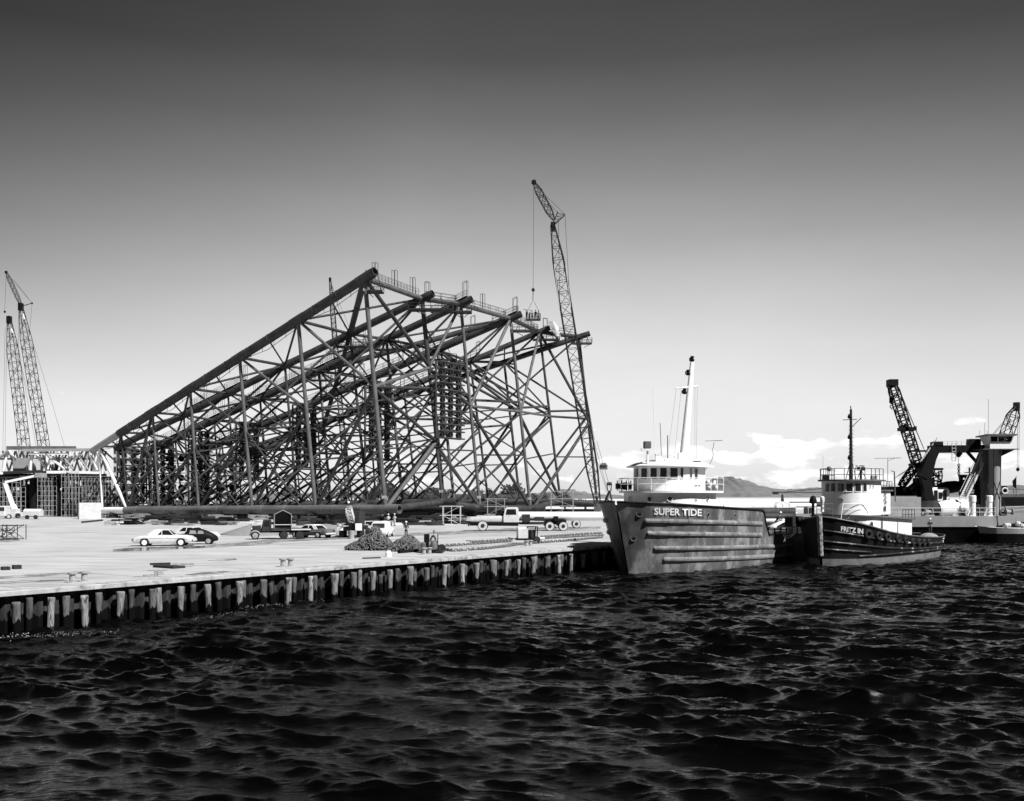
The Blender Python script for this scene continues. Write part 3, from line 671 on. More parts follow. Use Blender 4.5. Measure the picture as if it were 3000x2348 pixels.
# ============================================================ BOATS
class Hull:
    def __init__(s,st,pw=1.6,zk=-.9): s.st=st; s.pw=pw; s.zk=zk
    def at(s,u,z):      # u station coordinate, z height -> local (x, half breadth, z)
        k=min(len(s.st)-2,max(0,int(u))); f=u-k; a=s.st[k]; b=s.st[k+1]
        xd,xw,hd,hw,zd=[a[i]+(b[i]-a[i])*f for i in range(5)]
        if z>=0: t=min(1,z/zd); q=t**s.pw; return (xw+(xd-xw)*t,hw+(hd-hw)*q,z)
        t=z/s.zk; return (xw+t*.15,hw*(1-.35*t*t),z)
    def top(s,u):
        k=min(len(s.st)-2,max(0,int(u))); f=u-k; return s.st[k][4]*(1-f)+s.st[k+1][4]*f
    def find(s,x,z):
        lo,hi=0,len(s.st)-1
        for _ in range(40):
            m=(lo+hi)/2
            if s.at(m,z)[0]<x: lo=m
            else: hi=m
        return s.at(lo,z)
    def shell(s,z0,z1,off=0,n=8,sub=4):
        mb=MB(); rings=[]
        for k in range((len(s.st)-1)*sub+1):
            u=k/sub; zt=min(z1,s.top(u)); zs=[z0+(zt-z0)*i/n for i in range(n+1)]
            p=[s.at(u,z) for z in zs]
            rings.append([(x,-h-off,z) for x,h,z in reversed(p)]+[(x,h+off,z) for x,h,z in p])
        mb.loft(rings,closed=False,cap=False); 
        r=rings[-1]; mb.add(r,[tuple(range(len(r)))])
        return mb
    def deck(s,dz,sub=3):
        mb=MB(); L=[];Rr=[]
        for k in range((len(s.st)-1)*sub+1):
            u=k/sub; z=s.top(u)-dz; x,h,_=s.at(u,z); L.append((x,-h+.01,z)); Rr.append((x,h-.01,z))
        n=len(L); mb.add(L+Rr,[(i,i+1,n+i+1,n+i) for i in range(n-1)]); return mb
    def rail(s,r,dz=0,side=(-1,1),u0=0,u1=None,sub=4,n=6,z=None):
        u1=len(s.st)-1 if u1 is None else u1; mb=MB()
        for sg in side:
            pts=[]
            for k in range(int((u1-u0)*sub)+1):
                u=u0+k/sub; zz=s.top(u)+dz if z is None else z(u); x,h,_=s.at(u,zz); pts.append(Vector((x,sg*(h+r*.3),zz)))
            mb.path(pts,r,n=n)
        return mb
def outline(x0,xc,xr,hw,n=20,ex=1.0):
    """plan of a house with a rounded front at x0, straight sides from xc to xr"""
    p=[]
    for k in range(n+1):
        a=-PI/2+PI*k/n; p.append((xc-(xc-x0)*abs(math.cos(a))**ex,-hw*abs(math.sin(a))**ex*(-1 if a<0 else 1)*-1 if False else hw*math.copysign(abs(math.sin(a))**ex,a)))
    p=[(xr,-hw)]+p+[(xr,hw)]
    return p
def dens(p,m=8):
    q=[]
    for a,b in zip(p[:-1],p[1:]):
        L=math.dist(a,b); k=max(1,int(L/.04)); q+=[(a[0]+(b[0]-a[0])*i/k,a[1]+(b[1]-a[1])*i/k) for i in range(k)]
    return q+[p[-1]]
def pxof(root,x,y,z):
    w=OW[root.name]@Vector((x,y,z)); return 1500+F*w.x/w.y, HY-(w.z-CZ)*F/w.y
def panel(root,out,z,px0,px1,z0,z1,off=.03,arch=False):
    """strip of wall following the outline between two photo columns"""
    q=dens(out); mb=MB(); sel=[]
    for i,(x,y) in enumerate(q):
        px,_=pxof(root,x,y,z)
        a=q[max(0,i-1)]; b=q[min(len(q)-1,i+1)]; t=Vector((b[0]-a[0],b[1]-a[1],0)).normalized(); nrm=Vector((-t.y,t.x,0))
        c=Vector((5.5*0+sum(p[0] for p in out)/len(out),0,0))
        if nrm.dot(Vector((x,y,0))-c)<0: nrm=-nrm
        w=OW[root.name].to_3x3()@nrm; wp=OW[root.name]@Vector((x,y,z))
        if w.dot(Vector((wp.x,wp.y,0)))>0: continue
        if px0<=px<=px1: sel.append((x+nrm.x*off,y+nrm.y*off,x-nrm.x*.02,y-nrm.y*.02))
    if len(sel)<2: return None
    n=len(sel)
    f=[(a,b,z0) for a,b,_,_ in sel]; g=[(a,b,z1-(.18*abs(2*i/(n-1)-1)**2 if arch else 0)) for i,(a,b,_,_) in enumerate(sel)]
    fi=[(c,d,z0) for _,_,c,d in sel]; gi=[(c,d,z1) for _,_,c,d in sel]
    mb.add(f+g+fi+gi,[(i,i+1,n+i+1,n+i) for i in range(n-1)]+[(n+i,n+i+1,3*n+i+1,3*n+i) for i in range(n-1)]+[(i,i+1,2*n+i+1,2*n+i) for i in range(n-1)]+[(0,n,3*n,2*n),(n-1,2*n-1,4*n-1,3*n-1)])
    mb.sel=sel; return mb
def window(root,par,out,z,px0,px1,z0,z1,frame='white',arch=False,glass='glass'):
    mb=panel(root,out,z,px0,px1,z0,z1,.03,arch)
    if mb is None: return
    o=mb.build('window',glass,par); s=mb.sel; fr=MB()
    e=[Vector((a,b,0)) for a,b,_,_ in s]
    for zz in (z0,z1): fr.path([p+Vector((0,0,zz)) for p in e],.03,n=4)
    for p in (e[0],e[-1]): fr.tube(p+Vector((0,0,z0)),p+Vector((0,0,z1)),.03,n=4)
    fr.build('frame',frame,o)
def wallpt(root,out,z,px):
    best=None
    for i,(x,y) in enumerate(dens(out)):
        p,_=pxof(root,x,y,z); w=OW[root.name]@Vector((x,y,z))
        if best is None or (abs(p-px)+ (w.y-80)*.4)<best[0]: best=(abs(p-px)+(w.y-80)*.4,x,y)
    return best[1],best[2]
def rails(out,z,h=1.0,step=1.2,r=.025,levels=(.5,1.0),skip=None):
    q=dens(out); mb=MB(); d=0; last=None
    for i,p in enumerate(q):
        if last is None or math.dist(p,last)>step or i==len(q)-1:
            mb.tube((p[0],p[1],z),(p[0],p[1],z+h),r*1.15,n=5); last=p
    for l in levels:
        pts=q[::9]+[q[-1]]; mb.path([Vector((a,b,z+l*h)) for a,b in pts],r,n=4)
    return mb
def text_mesh(txt,h,offset=0.0,align='LEFT',spacing=1.0):
    cu=bpy.data.curves.new('lettering','FONT'); cu.body=txt; cu.size=h*1.38; cu.offset=offset; cu.space_character=spacing; cu.align_x=align; cu.resolution_u=3
    o=bpy.data.objects.new('tmp',cu); C.objects.link(o); bpy.context.view_layer.update()
    dg=bpy.context.evaluated_depsgraph_get(); me=bpy.data.meshes.new_from_object(o.evaluated_get(dg)); bpy.data.objects.remove(o)
    bm=bmesh.new(); bm.from_mesh(me); xs=[v.co.x for v in bm.verts]; x0,x1=min(xs),max(xs)
    k=int((x1-x0)/.15)
    for i in range(1,k):
        bmesh.ops.bisect_plane(bm,geom=bm.verts[:]+bm.edges[:]+bm.faces[:],plane_co=(x0+(x1-x0)*i/k,0,0),plane_no=(1,0,0))
    bm.to_mesh(me); bm.free(); return me,x0,x1
def hull_px(root,H,px,py,side=-1,off=0):
    """point of the hull side that projects to a given photo point"""
    zmin=.05; z=2.0; x=5.0
    for _ in range(12):
        lo,hi=-2.2,36
        for _ in range(22):
            m=(lo+hi)/2; X,h,_z=H.find(m,z); a,b=pxof(root,m,side*(h+off),z)
            if a<px: lo=m
            else: hi=m
        x=lo; X,h,_z=H.find(x,z); a,b=pxof(root,x,side*(h+off),z); w=OW[root.name]@Vector((x,side*h,z)); z2=z+(b-py)*w.y/F
        if abs(z2-z)<.002: break
        z=max(zmin,z2)
    X,h,_z=H.find(x,z); return x,h,z
def hull_text(root,par,H,txt,pxa,pya,pxb,pyb,hp,offset,m='whitec',name='lettering'):
    """lettering painted on the hull; pxa,pya..pxb,pyb is its base line, hp its height in photo pixels"""
    me,x0,x1=text_mesh(txt,1.0,offset)
    ys=[v.co.y for v in me.vertices]; y1=max(ys)
    for v in me.vertices:
        t=(v.co.x-x0)/(x1-x0); px=pxa+(pxb-pxa)*t; py=pya+(pyb-pya)*t-v.co.y/y1*hp
        x,h,z=hull_px(root,H,px,py,off=.09); v.co=(x,-h-.09,z)
    me.materials.append(M[m]); o=bpy.data.objects.new(name,me); C.objects.link(o); o.parent=par; return o
M['hull_g']=mat('worn_hull_paint',.112,.55,.45,.5,streak=(1,1,.5),dark=(.26,.43,.5,1),spec=.2)
M['hull_k']=mat('black_hull_paint',.011,.5,.5,.8,dark=(.05,.28,1.5),spec=.15)
M['rail_k']=mat('worn_black_rail',.02,.5,.5,.8,dark=(.42,.40,.9))
M['stem']=mat('stem_bar_wood',.30,.9,.5,3,dark=(.08,.45,2.5))
M['wale']=mat('rubbing_wale',.17,.6,.45,.8,dark=(.32,.40,1.2),spec=.25)
M['boot']=mat('worn_boot_top',.15,.7,.2,1,dark=(.10,.40,.9))
M['barge_g']=mat('barge_grey',.21,.55,.15,.6,dark=(.16,.3,.6))
def antenna(mb,p,L=1.9):
    p=Vector(p); mb.tube(p-Vector((L,.1,0)),p+Vector((L,0,.08)),.02,n=4)
    for k in range(9): 
        x=-L+2*L*k/8; mb.tube(p+Vector((x,-.3,.02)),p+Vector((x,.3,.02)),.012,n=4)
def supply_boat():
    r=thing('supply_boat','large grey hulled supply boat with white superstructure and raked white mast beside the quay','boat',(9.7,85.5,0),WA,None)
    st=[(-2.05,0,.08,.05,5.98),(-1.75,.22,.75,.42,5.96),(-.8,1.0,2.15,1.3,5.9),(.9,2.4,3.35,2.3,5.82),(2.9,4.1,4.15,3.25,5.7),(6,6.7,4.68,4.1,5.55),(10,10.2,4.85,4.68,5.38),(14,14,4.85,4.8,5.22),(16.6,16.8,4.85,4.8,5.12),(17.1,17.5,4.85,4.8,4.9),(17.5,17.7,4.85,4.8,3.9),(18.3,18.3,4.85,4.8,2.75),(26,26,4.85,4.8,2.6),(36,36,4.8,4.7,2.6),(39,38.6,4.6,4.2,2.7)]
    H=Hull(st,1.1); hull=H.shell(-.8,9,n=24,sub=5).build('hull','hull_g',r,smooth=True)
    H.rail(.09,0).build('cap_rail','hull_k',r,smooth=True)
    H.deck(1.05).build('deck','grey_d',r)
    # worn pale lower waterline band is left to the paint; rubbing wales
    for (x0,z0,x1,z1) in ((-.3,4.42,16.6,3.83),(.15,3.38,16.4,2.78),(1.0,2.12,24,1.45),(2.0,1.15,24,.50)):
        mb=MB(); pts=[]; k=44
        for i in range(k+1):
            t=i/k; x=x0+(x1-x0)*t; z=z0+(z1-z0)*t; X,h,_=H.find(x,z); pts.append(Vector((x,-h+.07,z)))
        for a,b in zip(pts[:-1],pts[1:]): mb.tube(a,b,.23,n=10)
        mb.ball(pts[0],.23,n=10); mb.ball(pts[-1],.23,n=10)
        mb.v=[(x,y,z) for x,y,z in mb.v]
        mb.build('rubbing_wale','wale',r,smooth=True)
        mb.v=[(x,-y,z) for x,y,z in mb.v]; mb.build('rubbing_wale','wale',r,smooth=True)
    # anchor pockets, freeing ports
    def port(px,py,Rr,name='hull_port',m='black'):
        x,h,z=hull_px(r,H,px,py)
        X2,h2,_=H.find(x+.3,z); n=Vector((h-h2,-.3,0)).normalized(); n=Vector((-(h2-h)/.3,-1,-.1)).normalized()
        c=Vector((x,-h,z)); mb=MB().lathe(c-n*.05,[(1e-4,.065),(Rr,.065),(Rr,0)],axis=n,n=16); o=mb.build(name,m,r)
        if Rr>.12: MB().torus(c+n*.01,n,Rr,.03,n=16,m=5).build('rim','wale',o,smooth=True)
    for px,py in ((1873,1506),(1856,1577)): port(px,py,.24,'anchor_port')
    for px,py in ((2075,1509),(2153,1510)): port(px,py,.17,'hull_port')
    for px,py in ((2016,1517),(2059,1517),(2100,1518),(2143,1519),(2172,1519),(2196,1520),(2219,1520)): port(px,py,.07,'scupper')
    hull_text(r,hull,H,'SUPER TIDE',1917,1508,2056,1512,20,.035)
    # ---- lower house
    o1=outline(3.0,6.2,9.4,3.55); 
    h1=MB().prism(o1,4.3,6.72).build('deckhouse','white',r,smooth=True)
    for px in (1847,1903,1962,2040,2072):
        x,y=wallpt(r,o1,6.2,px); d=Vector((x-6.2,y*.9,0)).normalized()
        if y<-3.4: d=Vector((0,-1,0))
        if px==2040: continue
        q=MB().lathe(Vector((x,y,6.2))-d*.02,[(1e-4,.06),(.22,.06),(.22,0)],axis=d,n=14).build('porthole','glass',h1)
        MB().torus(Vector((x,y,6.2))+d*.05,d,.22,.035,n=16,m=5).build('rim','white',q)
    mb=panel(r,o1,6.0,2035,2042,6.0,6.3,.03); 
    if mb: mb.build('hatch','grey',h1)
    o2=outline(2.6,6.4,9.9,4.05)
    MB().prism(o2,6.72,6.90).build('bridge_deck','white',r,smooth=True)
    rails(o2,6.9,1.12,1.25,.026,(.52,1.0)).build('railing','whitec',r)
    # ---- wheelhouse
    o3=outline(4.1,6.4,8.9,2.75,ex=.9); wh=MB().prism(o3,6.9,9.0).build('wheelhouse','white',r,smooth=True)
    for a,b,ar in ((1860,1872,0),(1878,1898,0),(1905,1926,0),(1933,1955,0),(1962,1986,0),(1992,2003,0),(2019,2028,1),(2033,2044,1)):
        window(r,wh,o3,8.4,a,b,7.93,8.90,arch=bool(ar))
    o4=outline(3.2,6.3,9.5,3.35); o4b=outline(3.9,6.3,9.0,2.7)
    c=MB(); c.prism(o4,8.98,9.08); c.prism(o4,9.082,9.42,top=o4b); c.build('roof','white',r,smooth=True)
    MB().prism(outline(4.6,6.3,8.4,1.6),9.42,9.6).build('roof_hatch','white',r)
    # name board on the wheelhouse side
    nb=panel(r,o3,7.5,2028,2052,7.18,7.50,.05)
    if nb:
        b=nb.build('name_board','whitec',wh); s=nb.sel; me,x0,x1=text_mesh('SUPER TIDE',.17,.004)
        if s:
            rev=pxof(r,s[0][0],s[0][1],7)[0]>pxof(r,s[-1][0],s[-1][1],7)[0]
            for v in me.vertices:
                t=(v.co.x-x0)/(x1-x0); t=.06+.88*t; t=1-t if rev else t; k=t*(len(s)-1); i=min(len(s)-2,int(k)); f=k-i
                x=s[i][0]*(1-f)+s[i+1][0]*f; y=s[i][1]*(1-f)+s[i+1][1]*f; v.co=(x*1.0,y-.02,7.25+v.co.y)
            me.materials.append(M['black']); t=bpy.data.objects.new('lettering',me); C.objects.link(t); t.parent=b
    # ---- mast, antennas, gear (given in world coordinates)
    wd=lambda mb,n,m,**k: mb.build(n,m,r,world=True,**k)
    mb=MB().tube(P(2003,1350,91),P(2028,1062,93),.42,.20,n=12); mb.tube(P(2029,1062,93),P(2030,1045,93),.09,n=6)
    mast=wd(mb,'mast','whitec',smooth=True)
    MB_=MB().tube(P(1979,1139,92),P(2046,1132,92.6),.07,n=6); MB_.v=[tuple(OW[r.name].inverted()@Vector(v)) for v in MB_.v]; MB_.build('crossbar','whitec',mast)
    for px,py in ((2016,1092),(2006,1147),(2028,1052)):
        q=MB(); p=P(px,py,91.9); q.lathe(p-Vector((0,0,.25)),[(.16,0),(.2,.12),(.2,.2),(.12,.28),(.18,.4),(.14,.5)],n=8); q.box(p-Vector((.18,0,.05)),(.16,.2,.3)); q.v=[tuple(OW[r.name].inverted()@Vector(v)) for v in q.v]; q.build('mast_light','black',mast)
    mb=MB()
    for a,b in (((1981,1142),(1955,1345)),((1996,1142),(1975,1345)),((2036,1135),(2036,1345)),((2043,1134),(2040,1345)),((2016,1080),(1990,1142))): mb.tube(P(*a,92),P(*b,91),.013,n=4)
    wd(mb,'rigging','grey')
    for a,b,m,rr in (((1913,1136),(1920,1345),'whitec',.03),((1934,1240),(1938,1345),'grey_d',.03),((1956,1276),(1956,1350),'grey_d',.045)):
        wd(MB().tube(P(*b,90),P(*a,90),rr,n=5),'whip_antenna',m)
    # radar box on its post
    mb=MB(); mb.tube(P(1897,1358,88.5),P(1897,1318,88.5),.09,n=8); mb.box(P(1893,1319,88.5),(.85,.5,.14)); mb.beam(P(1882,1317,88.5),P(1876,1314,88.5),.05,.05); sp=wd(mb,'light_stand','whitec')
    q=MB().box(P(1896,1304,88.5),(.58,.6,.62),rz=.15); q.v=[tuple(OW[r.name].inverted()@Vector(v)) for v in q.v]; q.build('searchlight','grey_d',sp,bevel=.06)
    for px in (1925,1932):
        p=P(px,1334,88.8); q=MB().lathe(p,[(1e-4,0),(.11,.02),(.13,.2),(.06,.35)],axis=(-.25,1,0),n=10); wd(q,'horn','grey_l')
        q=MB().lathe(p-Vector((0,.03,0)),[(1e-4,0),(.1,.001)],axis=(-.25,1,0),n=10)
    for q in (MB().box(P(1929,1345,89),(.5,.4,.5)),MB().box(P(1962,1350,89),(.9,.5,.35)),MB().box(P(1944,1352,89),(.3,.3,.5)),MB().box(P(1995,1342,90),(.5,.5,.9))): wd(q,'roof_locker','whitec')
    for q in (MB().tube(P(1990,1360,90),P(1993,1330,90),.06),MB().tube(P(2010,1360,90),P(2010,1330,90),.06)): wd(q,'vent_pipe','whitec')
    wd(MB().torus(P(1969,1339,89.5),(0,1,.1),.26,.05,n=18),'loop_antenna','whitec')
    wd(MB().box(P(2036,1357,91),(.34,.4,.34)).box(P(2047,1357,91),(.28,.4,.3)).tube(P(2040,1372,91),P(2040,1362,91),.05),'deck_light','black')
    mb=MB(); mb.path([P(2050,1386,91),P(2066,1378,91),P(2080,1360,91),P(2087,1345,91),P(2090,1330,91),P(2086,1322,91),P(2090,1310,91),P(2092,1296,91)],.025,n=5); antenna(mb,P(2091,1293,91),.75)
    wd(mb,'television_antenna','grey_d')
    # dark winch and liferaft on the left wing of the bridge deck
    mb=MB(); c=P(1827,1425,91.5); mb.box(c,(1.4,.7,.5)); 
    for k in range(4): mb.tube(c+Vector((-.6+.4*k,-.4,-.4)),c+Vector((-.6+.4*k,-.4,.5)),.05,n=5)
    mb.lathe(c+Vector((.2,-.3,0)),[(.35,-.3),(.35,.3)],axis=(1,0,0),n=10); wd(mb,'winch','steel_d')
    mb=MB()
    for px,py,w,h in ((2075,1412,5,8),(2082,1420,6,10),(2078,1428,7,6),(2093,1415,8,14),(2099,1428,6,10)): mb.lathe(P(px,py,93),[(.12,-h*.015),(.16,0),(.12,h*.015)],axis=(.3,.2,1),n=8)
    wd(mb,'life_jacket_bundle','whitec')
    # ladders aft of the house
    for (a,b,cx,dx) in (((2080,1455),(2090,1492),13,0),((2108,1462),(2116,1490),12,0),((2128,1466),(2138,1488),10,0)):
        mb=MB(); A=P(a[0],a[1],92);Bq=P(b[0],b[1],91); off=Vector((cx*92/F,.1,0))
        mb.tube(A,Bq,.035,n=5); mb.tube(A+off,Bq+off,.035,n=5)
        for k in range(7): p=lerp(A,Bq,k/6); mb.beam(p,p+off,.08,.04)
        wd(mb,'ladder','whitec')
    # aft cargo rail with openings, canvas, ropes
    mb=MB()
    for sg in (-1,1):
        for x in np.arange(18.6,29,1.5): mb.beam((x,sg*4.7,2.6),(x,sg*4.7,3.42),.13,.13)
        mb.beam((18.4,sg*4.7,3.45),(29,sg*4.7,3.4),.5,.14)
        mb.beam((18.4,sg*4.75,2.62),(29,sg*4.75,2.55),.3,.10)
    mb.build('cargo_rail','hull_g',r)
    MB().box((23.5,0,2.25),(9.5,6,1.2)).build('engine_casing','grey_d',r)
    # towing posts of dark timber
    MB().tube((24.2,-4.6,1.9),(24.2,-4.6,4.0),.22,n=10).build('samson_post','grey_l',r,smooth=True)
    for dz in (0,.22):
        a=P(2288,1559,100); b=P(2330,1562,98.5); pts=[lerp(a,b,t)-Vector((0,0,math.sin(PI*t**.8)*(.55-dz))) for t in np.linspace(0,1,14)]
        solo(MB().path(pts,.055,n=6),'mooring_rope','rope',['lower pale mooring rope sagging between the two boats','upper pale mooring rope sagging between the two boats'][dz>0],'rope',tuple(a),world=True,group='mooring ropes between the boats',smooth=True)
    mb=MB(); c=P(2295,1537,99); rings=[]
    for k in range(7):
        t=k/6; rings.append([(c.x+(t-.5)*2.6,c.y+y*.9,c.z-.18+.55*math.sin(PI*t)*max(0,math.cos(y*1.4))) for y in np.linspace(-1,1,7)]+[(c.x+(t-.5)*2.6,c.y+.9,c.z-.3),(c.x+(t-.5)*2.6,c.y-.9,c.z-.3)])
    mb.loft(rings); solo(mb,'tarpaulin','white','pale tarpaulin heaped over gear on the after deck of the grey boat','tarpaulin',tuple(c),world=True,smooth=True)
    return r,H
ST,STH=supply_boat()
def tug():
    rz=math.atan2(.75,.66); r=thing('tugboat','black hulled tug with round white wheelhouse, dark pole mast and tyres along its side','tugboat',(28.7,95,0),rz)
    st=[(-.35,0,.16,.12,4.55),(.1,.4,1.4,.8,4.35),(1.1,1.4,2.7,1.8,4.05),(3.0,3.2,3.6,2.8,3.6),(6.0,6.1,4.05,3.6,3.05),(10,10,4.15,3.95,2.62),(15,15,4.15,4.0,2.3),(19,19,4.05,3.8,2.15),(22,22,3.7,3.3,2.12),(24.5,24.2,2.9,2.3,2.2),(26,25.6,1.5,1.0,2.25),(26.4,25.9,.3,.3,2.25)]
    H=Hull(st,1.2); H.shell(.62,9,n=24,sub=5).build('hull','hull_k',r,smooth=True); H.shell(-.8,.62,n=5,sub=5).build('boot_top','boot',r,smooth=True); hull=r.children[0]
    H.rail(.08,0).build('cap_rail','grey_d',r,smooth=True); H.deck(.8).build('deck','grey_d',r)
    for u0,u1,f in ((.15,10.5,lambda u:H.top(u)*.72),(.15,8,lambda u:H.top(u)*.50),(.2,3.2,lambda u:max(.75,H.top(u)*.34)),(2.6,9.6,lambda u:.66+.10*u-.01*u*u)):
        H.rail(.10,side=(-1,),u0=u0,u1=u1,z=f,sub=4).build('rub_rail','rail_k',r,smooth=True)
    mb=MB().tube((-.42,0,4.62),(-.06,0,.9),.26,.24,n=10); mb.build('stem_fender','stem',r,smooth=True)
    hull_text(r,hull,H,'FRITZ IN',2464,1556,2529,1564,14,.045)
    # tyres hanging along the side: each a thing of its own
    for k,(px,py,R0) in enumerate(((2540,1566,.42),(2570,1571,.40),(2596,1575,.40),(2627,1579,.38),(2650,1584,.36),(2670,1588,.34),(2688,1590,.34),(2703,1590,.34),(2717,1589,.33),(2731,1588,.33),(2745,1586,.30))):
        x,h,z=hull_px(r,H,px,py); w=OW[r.name]@Vector((x,-h-.14,z)); X2,h2,_=H.find(x+.3,z)
        nl=Vector((-(h2-h)/.3,-1,0)).normalized(); n=OW[r.name].to_3x3()@nl
        mb=MB().torus((0,0,0),n,R0*.74,.15,n=22,m=8); mb.tube((0,0,R0*.6),Vector((0,0,R0+.35))-n*.12,.025,n=5)
        solo(mb,'tyre_fender','rubber',['first and largest tyre fender hanging beside the lettering on the tug','second tyre fender from the bow of the tug','third tyre fender, below the midships door of the tug','fourth tyre fender along the side of the tug','fifth tyre fender along the side of the tug','sixth tyre fender along the side of the tug','seventh tyre fender, abaft the tug deckhouse','eighth tyre fender, on the quarter of the tug','ninth tyre fender, on the quarter of the tug','tenth tyre fender, near the stern of the tug','last tyre fender, right at the stern of the tug'][k],'tyre',tuple(w),smooth=True,group='tyre fenders along the tug')
    # ---- houses
    o1=outline(3.0,5.0,14.6,3.0)
    top=lambda x:4.55-.045*max(0,x-3)
    mb=MB(); n=len(o1); mb.add([(x,y,2.0) for x,y in o1]+[(x,y,top(x)) for x,y in o1],[(i,(i+1)%n,n+(i+1)%n,n+i) for i in range(n)]+[tuple(range(n,2*n))]); dh=mb.build('deckhouse','white',r,smooth=True)
    o1b=outline(2.7,5.0,15.0,3.3); mb=MB(); mb.add([(x,y,top(x)) for x,y in o1b]+[(x,y,top(x)+.12) for x,y in o1b],[(i,(i+1)%n,n+(i+1)%n,n+i) for i in range(n)]+[tuple(range(n,2*n)),tuple(range(n-1,-1,-1))]); mb.build('boat_deck','grey_d',r)
    x,y=wallpt(r,o1,3.7,2544); q=MB().lathe((x,-3.0,3.75),[(.24,0),(.24,.05),(1e-4,.05)],axis=(0,-1,0),n=14).build('porthole','glass',dh); MB().torus((x,-3.05,3.75),(0,1,0),.25,.05,n=16).build('rim','grey_d',q)
    for a,b,z0,z1,m,nm in ((2580,2586,2.6,4.2,'grey_d','door'),(2587,2596,2.4,3.2,'steel_d','door'),(2628,2631,2.5,4.0,'grey','pipe'),(2512,2528,3.55,4.1,'grey_l','notice_board'),(2504,2507,3.0,4.3,'grey','pipe')):
        p=panel(r,o1,3.5,a,b,z0,z1,.04)
        if p: p.build(nm,m,dh)
    o2=outline(3.5,5.6,8.2,2.35,ex=.95); wh=MB().prism(o2,4.6,7.86).build('wheelhouse','white',r,smooth=True)
    for a,b in ((2419,2431),(2434,2449),(2454,2474),(2478,2500),(2504,2523),(2527,2539)): window(r,wh,o2,7.4,a,b,6.85,7.68)
    for a,b in ((2547,2551),(2555,2559)): window(r,wh,o2,7.4,a,b,7.2,7.65)
    MB().prism(outline(3.1,5.6,8.6,2.7),7.86,8.02).build('roof','grey_d',r,smooth=True)
    x,y=wallpt(r,o2,6.2,2463); d=Vector((x-5.6,y,0)).normalized(); MB().torus(Vector((x,y,6.05))+d*.02,d,.17,.03,n=14,sq=1.3).build('emblem','grey_d',wh)
    rails(outline(3.3,5.6,8.4,2.5),8.02,1.05,.95,.03,(.45,1.0)).build('railing','steel_d',r)
    # stack house behind
    mb=MB().box((10.0,0,5.75),(3.4,3.9,2.3)); sh=mb.build('stack_house','white',r,bevel=.05)
    MB().box((10.0,0,6.98),(3.8,4.3,.15)).build('stack_house_roof','grey_d',r)
    q=MB()
    for x in np.arange(8.3,11.9,.7): q.tube((x,-2.05,7.05),(x,-2.05,7.9),.03,n=4); q.tube((x,2.05,7.05),(x,2.05,7.9),.03,n=4)
    for z in (7.45,7.9): 
        for sg in (-1,1): q.tube((8.2,sg*2.05,z),(11.8,sg*2.05,z),.025,n=4)
    q.build('railing','steel_d',r)
    MB().box((9.4,0,7.4),(1.5,1.6,.8)).box((11,-.6,7.3),(.6,.6,.6)).build('exhaust_casing','black',r)
    q=MB().torus((10.1,-1.97,5.15),(0,1,0),.30,.035,n=18,sq=1,m=4); 
    for k in range(5): q.beam((9.93+.08*k,-1.98,4.95),(9.93+.08*k,-1.98,5.35),.03,.02)
    q.build('emblem','grey_d',sh)
    q=MB()
    for k in range(9): q.torus((10.1+.25*math.sin(k*1.9),-2.02,5.7+.14*k),(.3*math.sin(k),1,0),.12,.025,n=10,m=4)
    q.build('coiled_hose','grey_d',sh)
    # rails on the boat deck and bow
    q=MB()
    for x in np.arange(11.6,15,.8): 
        for sg in (-1,1): q.tube((x,sg*3.2,4.1),(x,sg*3.2,5.1),.03,n=4)
    for z in (4.6,5.1):
        for sg in (-1,1): q.tube((11.6,sg*3.2,z),(14.8,sg*3.2,z-.05),.025,n=4)
    q.build('railing','steel_d',r)
    wd=lambda mb,n,m,**k: mb.build(n,m,r,world=True,**k)
    q=MB().path([P(2393,1516,96),P(2393,1478,96),P(2438,1477,97),P(2438,1525,97)],.035,n=5); q.tube(P(2393,1492,96),P(2438,1492,97),.025); wd(q,'bow_rail','grey_d')
    q=MB().path([P(2462,1535,96),P(2470,1477,96.5),P(2525,1478,97),P(2560,1487,97)],.035,n=5); q.path([P(2467,1492,96.4),P(2525,1493,97)],.025,n=5); wd(q,'bow_rail','whitec')
    # mast
    q=MB().tube(P(2493,1408,98.5),P(2493,1200,98.5),.19,.11,n=10); q.tube(P(2493,1200,98.5),P(2492,1190,98.5),.05); ma=wd(q,'mast','steel_d',smooth=True)
    iv=OW[r.name].inverted()
    def sub(mb,n,m,par): mb.v=[tuple(iv@Vector(v)) for v in mb.v]; return mb.build(n,m,par)
    sub(MB().tube(P(2469,1231,98.5),P(2511,1229,98.5),.035,n=5).tube(P(2497,1250,98.5),P(2523,1225,98.5),.035,n=5),'crossbar','steel_d',ma)
    for py in (1221,1281,1341): sub(MB().lathe(P(2489,py+6,98.4),[(.13,0),(.2,.1),(.2,.25),(.12,.35),(.16,.42)],n=8),'mast_light','black',ma)
    q=MB()
    for k in range(14):
        y=1250+k*11; q.path([P(2484,y,98.5),P(2493,y-3,98.4),P(2503,y+2,98.5)],.015,n=4)
    sub(q,'mast_step','steel_d',ma)
    wd(MB().tube(P(2493,1345,98.5),P(2478,1405,98),.04).tube(P(2495,1345,98.5),P(2508,1405,99.5),.03),'mast_stay','steel_d')
    q=MB().tube(P(2522,1406,99),P(2522,1372,99),.12).box(P(2522,1374,99),(.7,.3,.35)).beam(P(2507,1365,99),P(2532,1366,99),.1,.1).beam(P(2522,1376,99),P(2512,1404,99),.05,.05).beam(P(2522,1376,99),P(2538,1404,99),.05,.05); wd(q,'radar','steel_d')
    wd(MB().torus(P(2514,1372,98.8),(.2,1,0),.22,.05,n=16),'loop_antenna','grey_l')
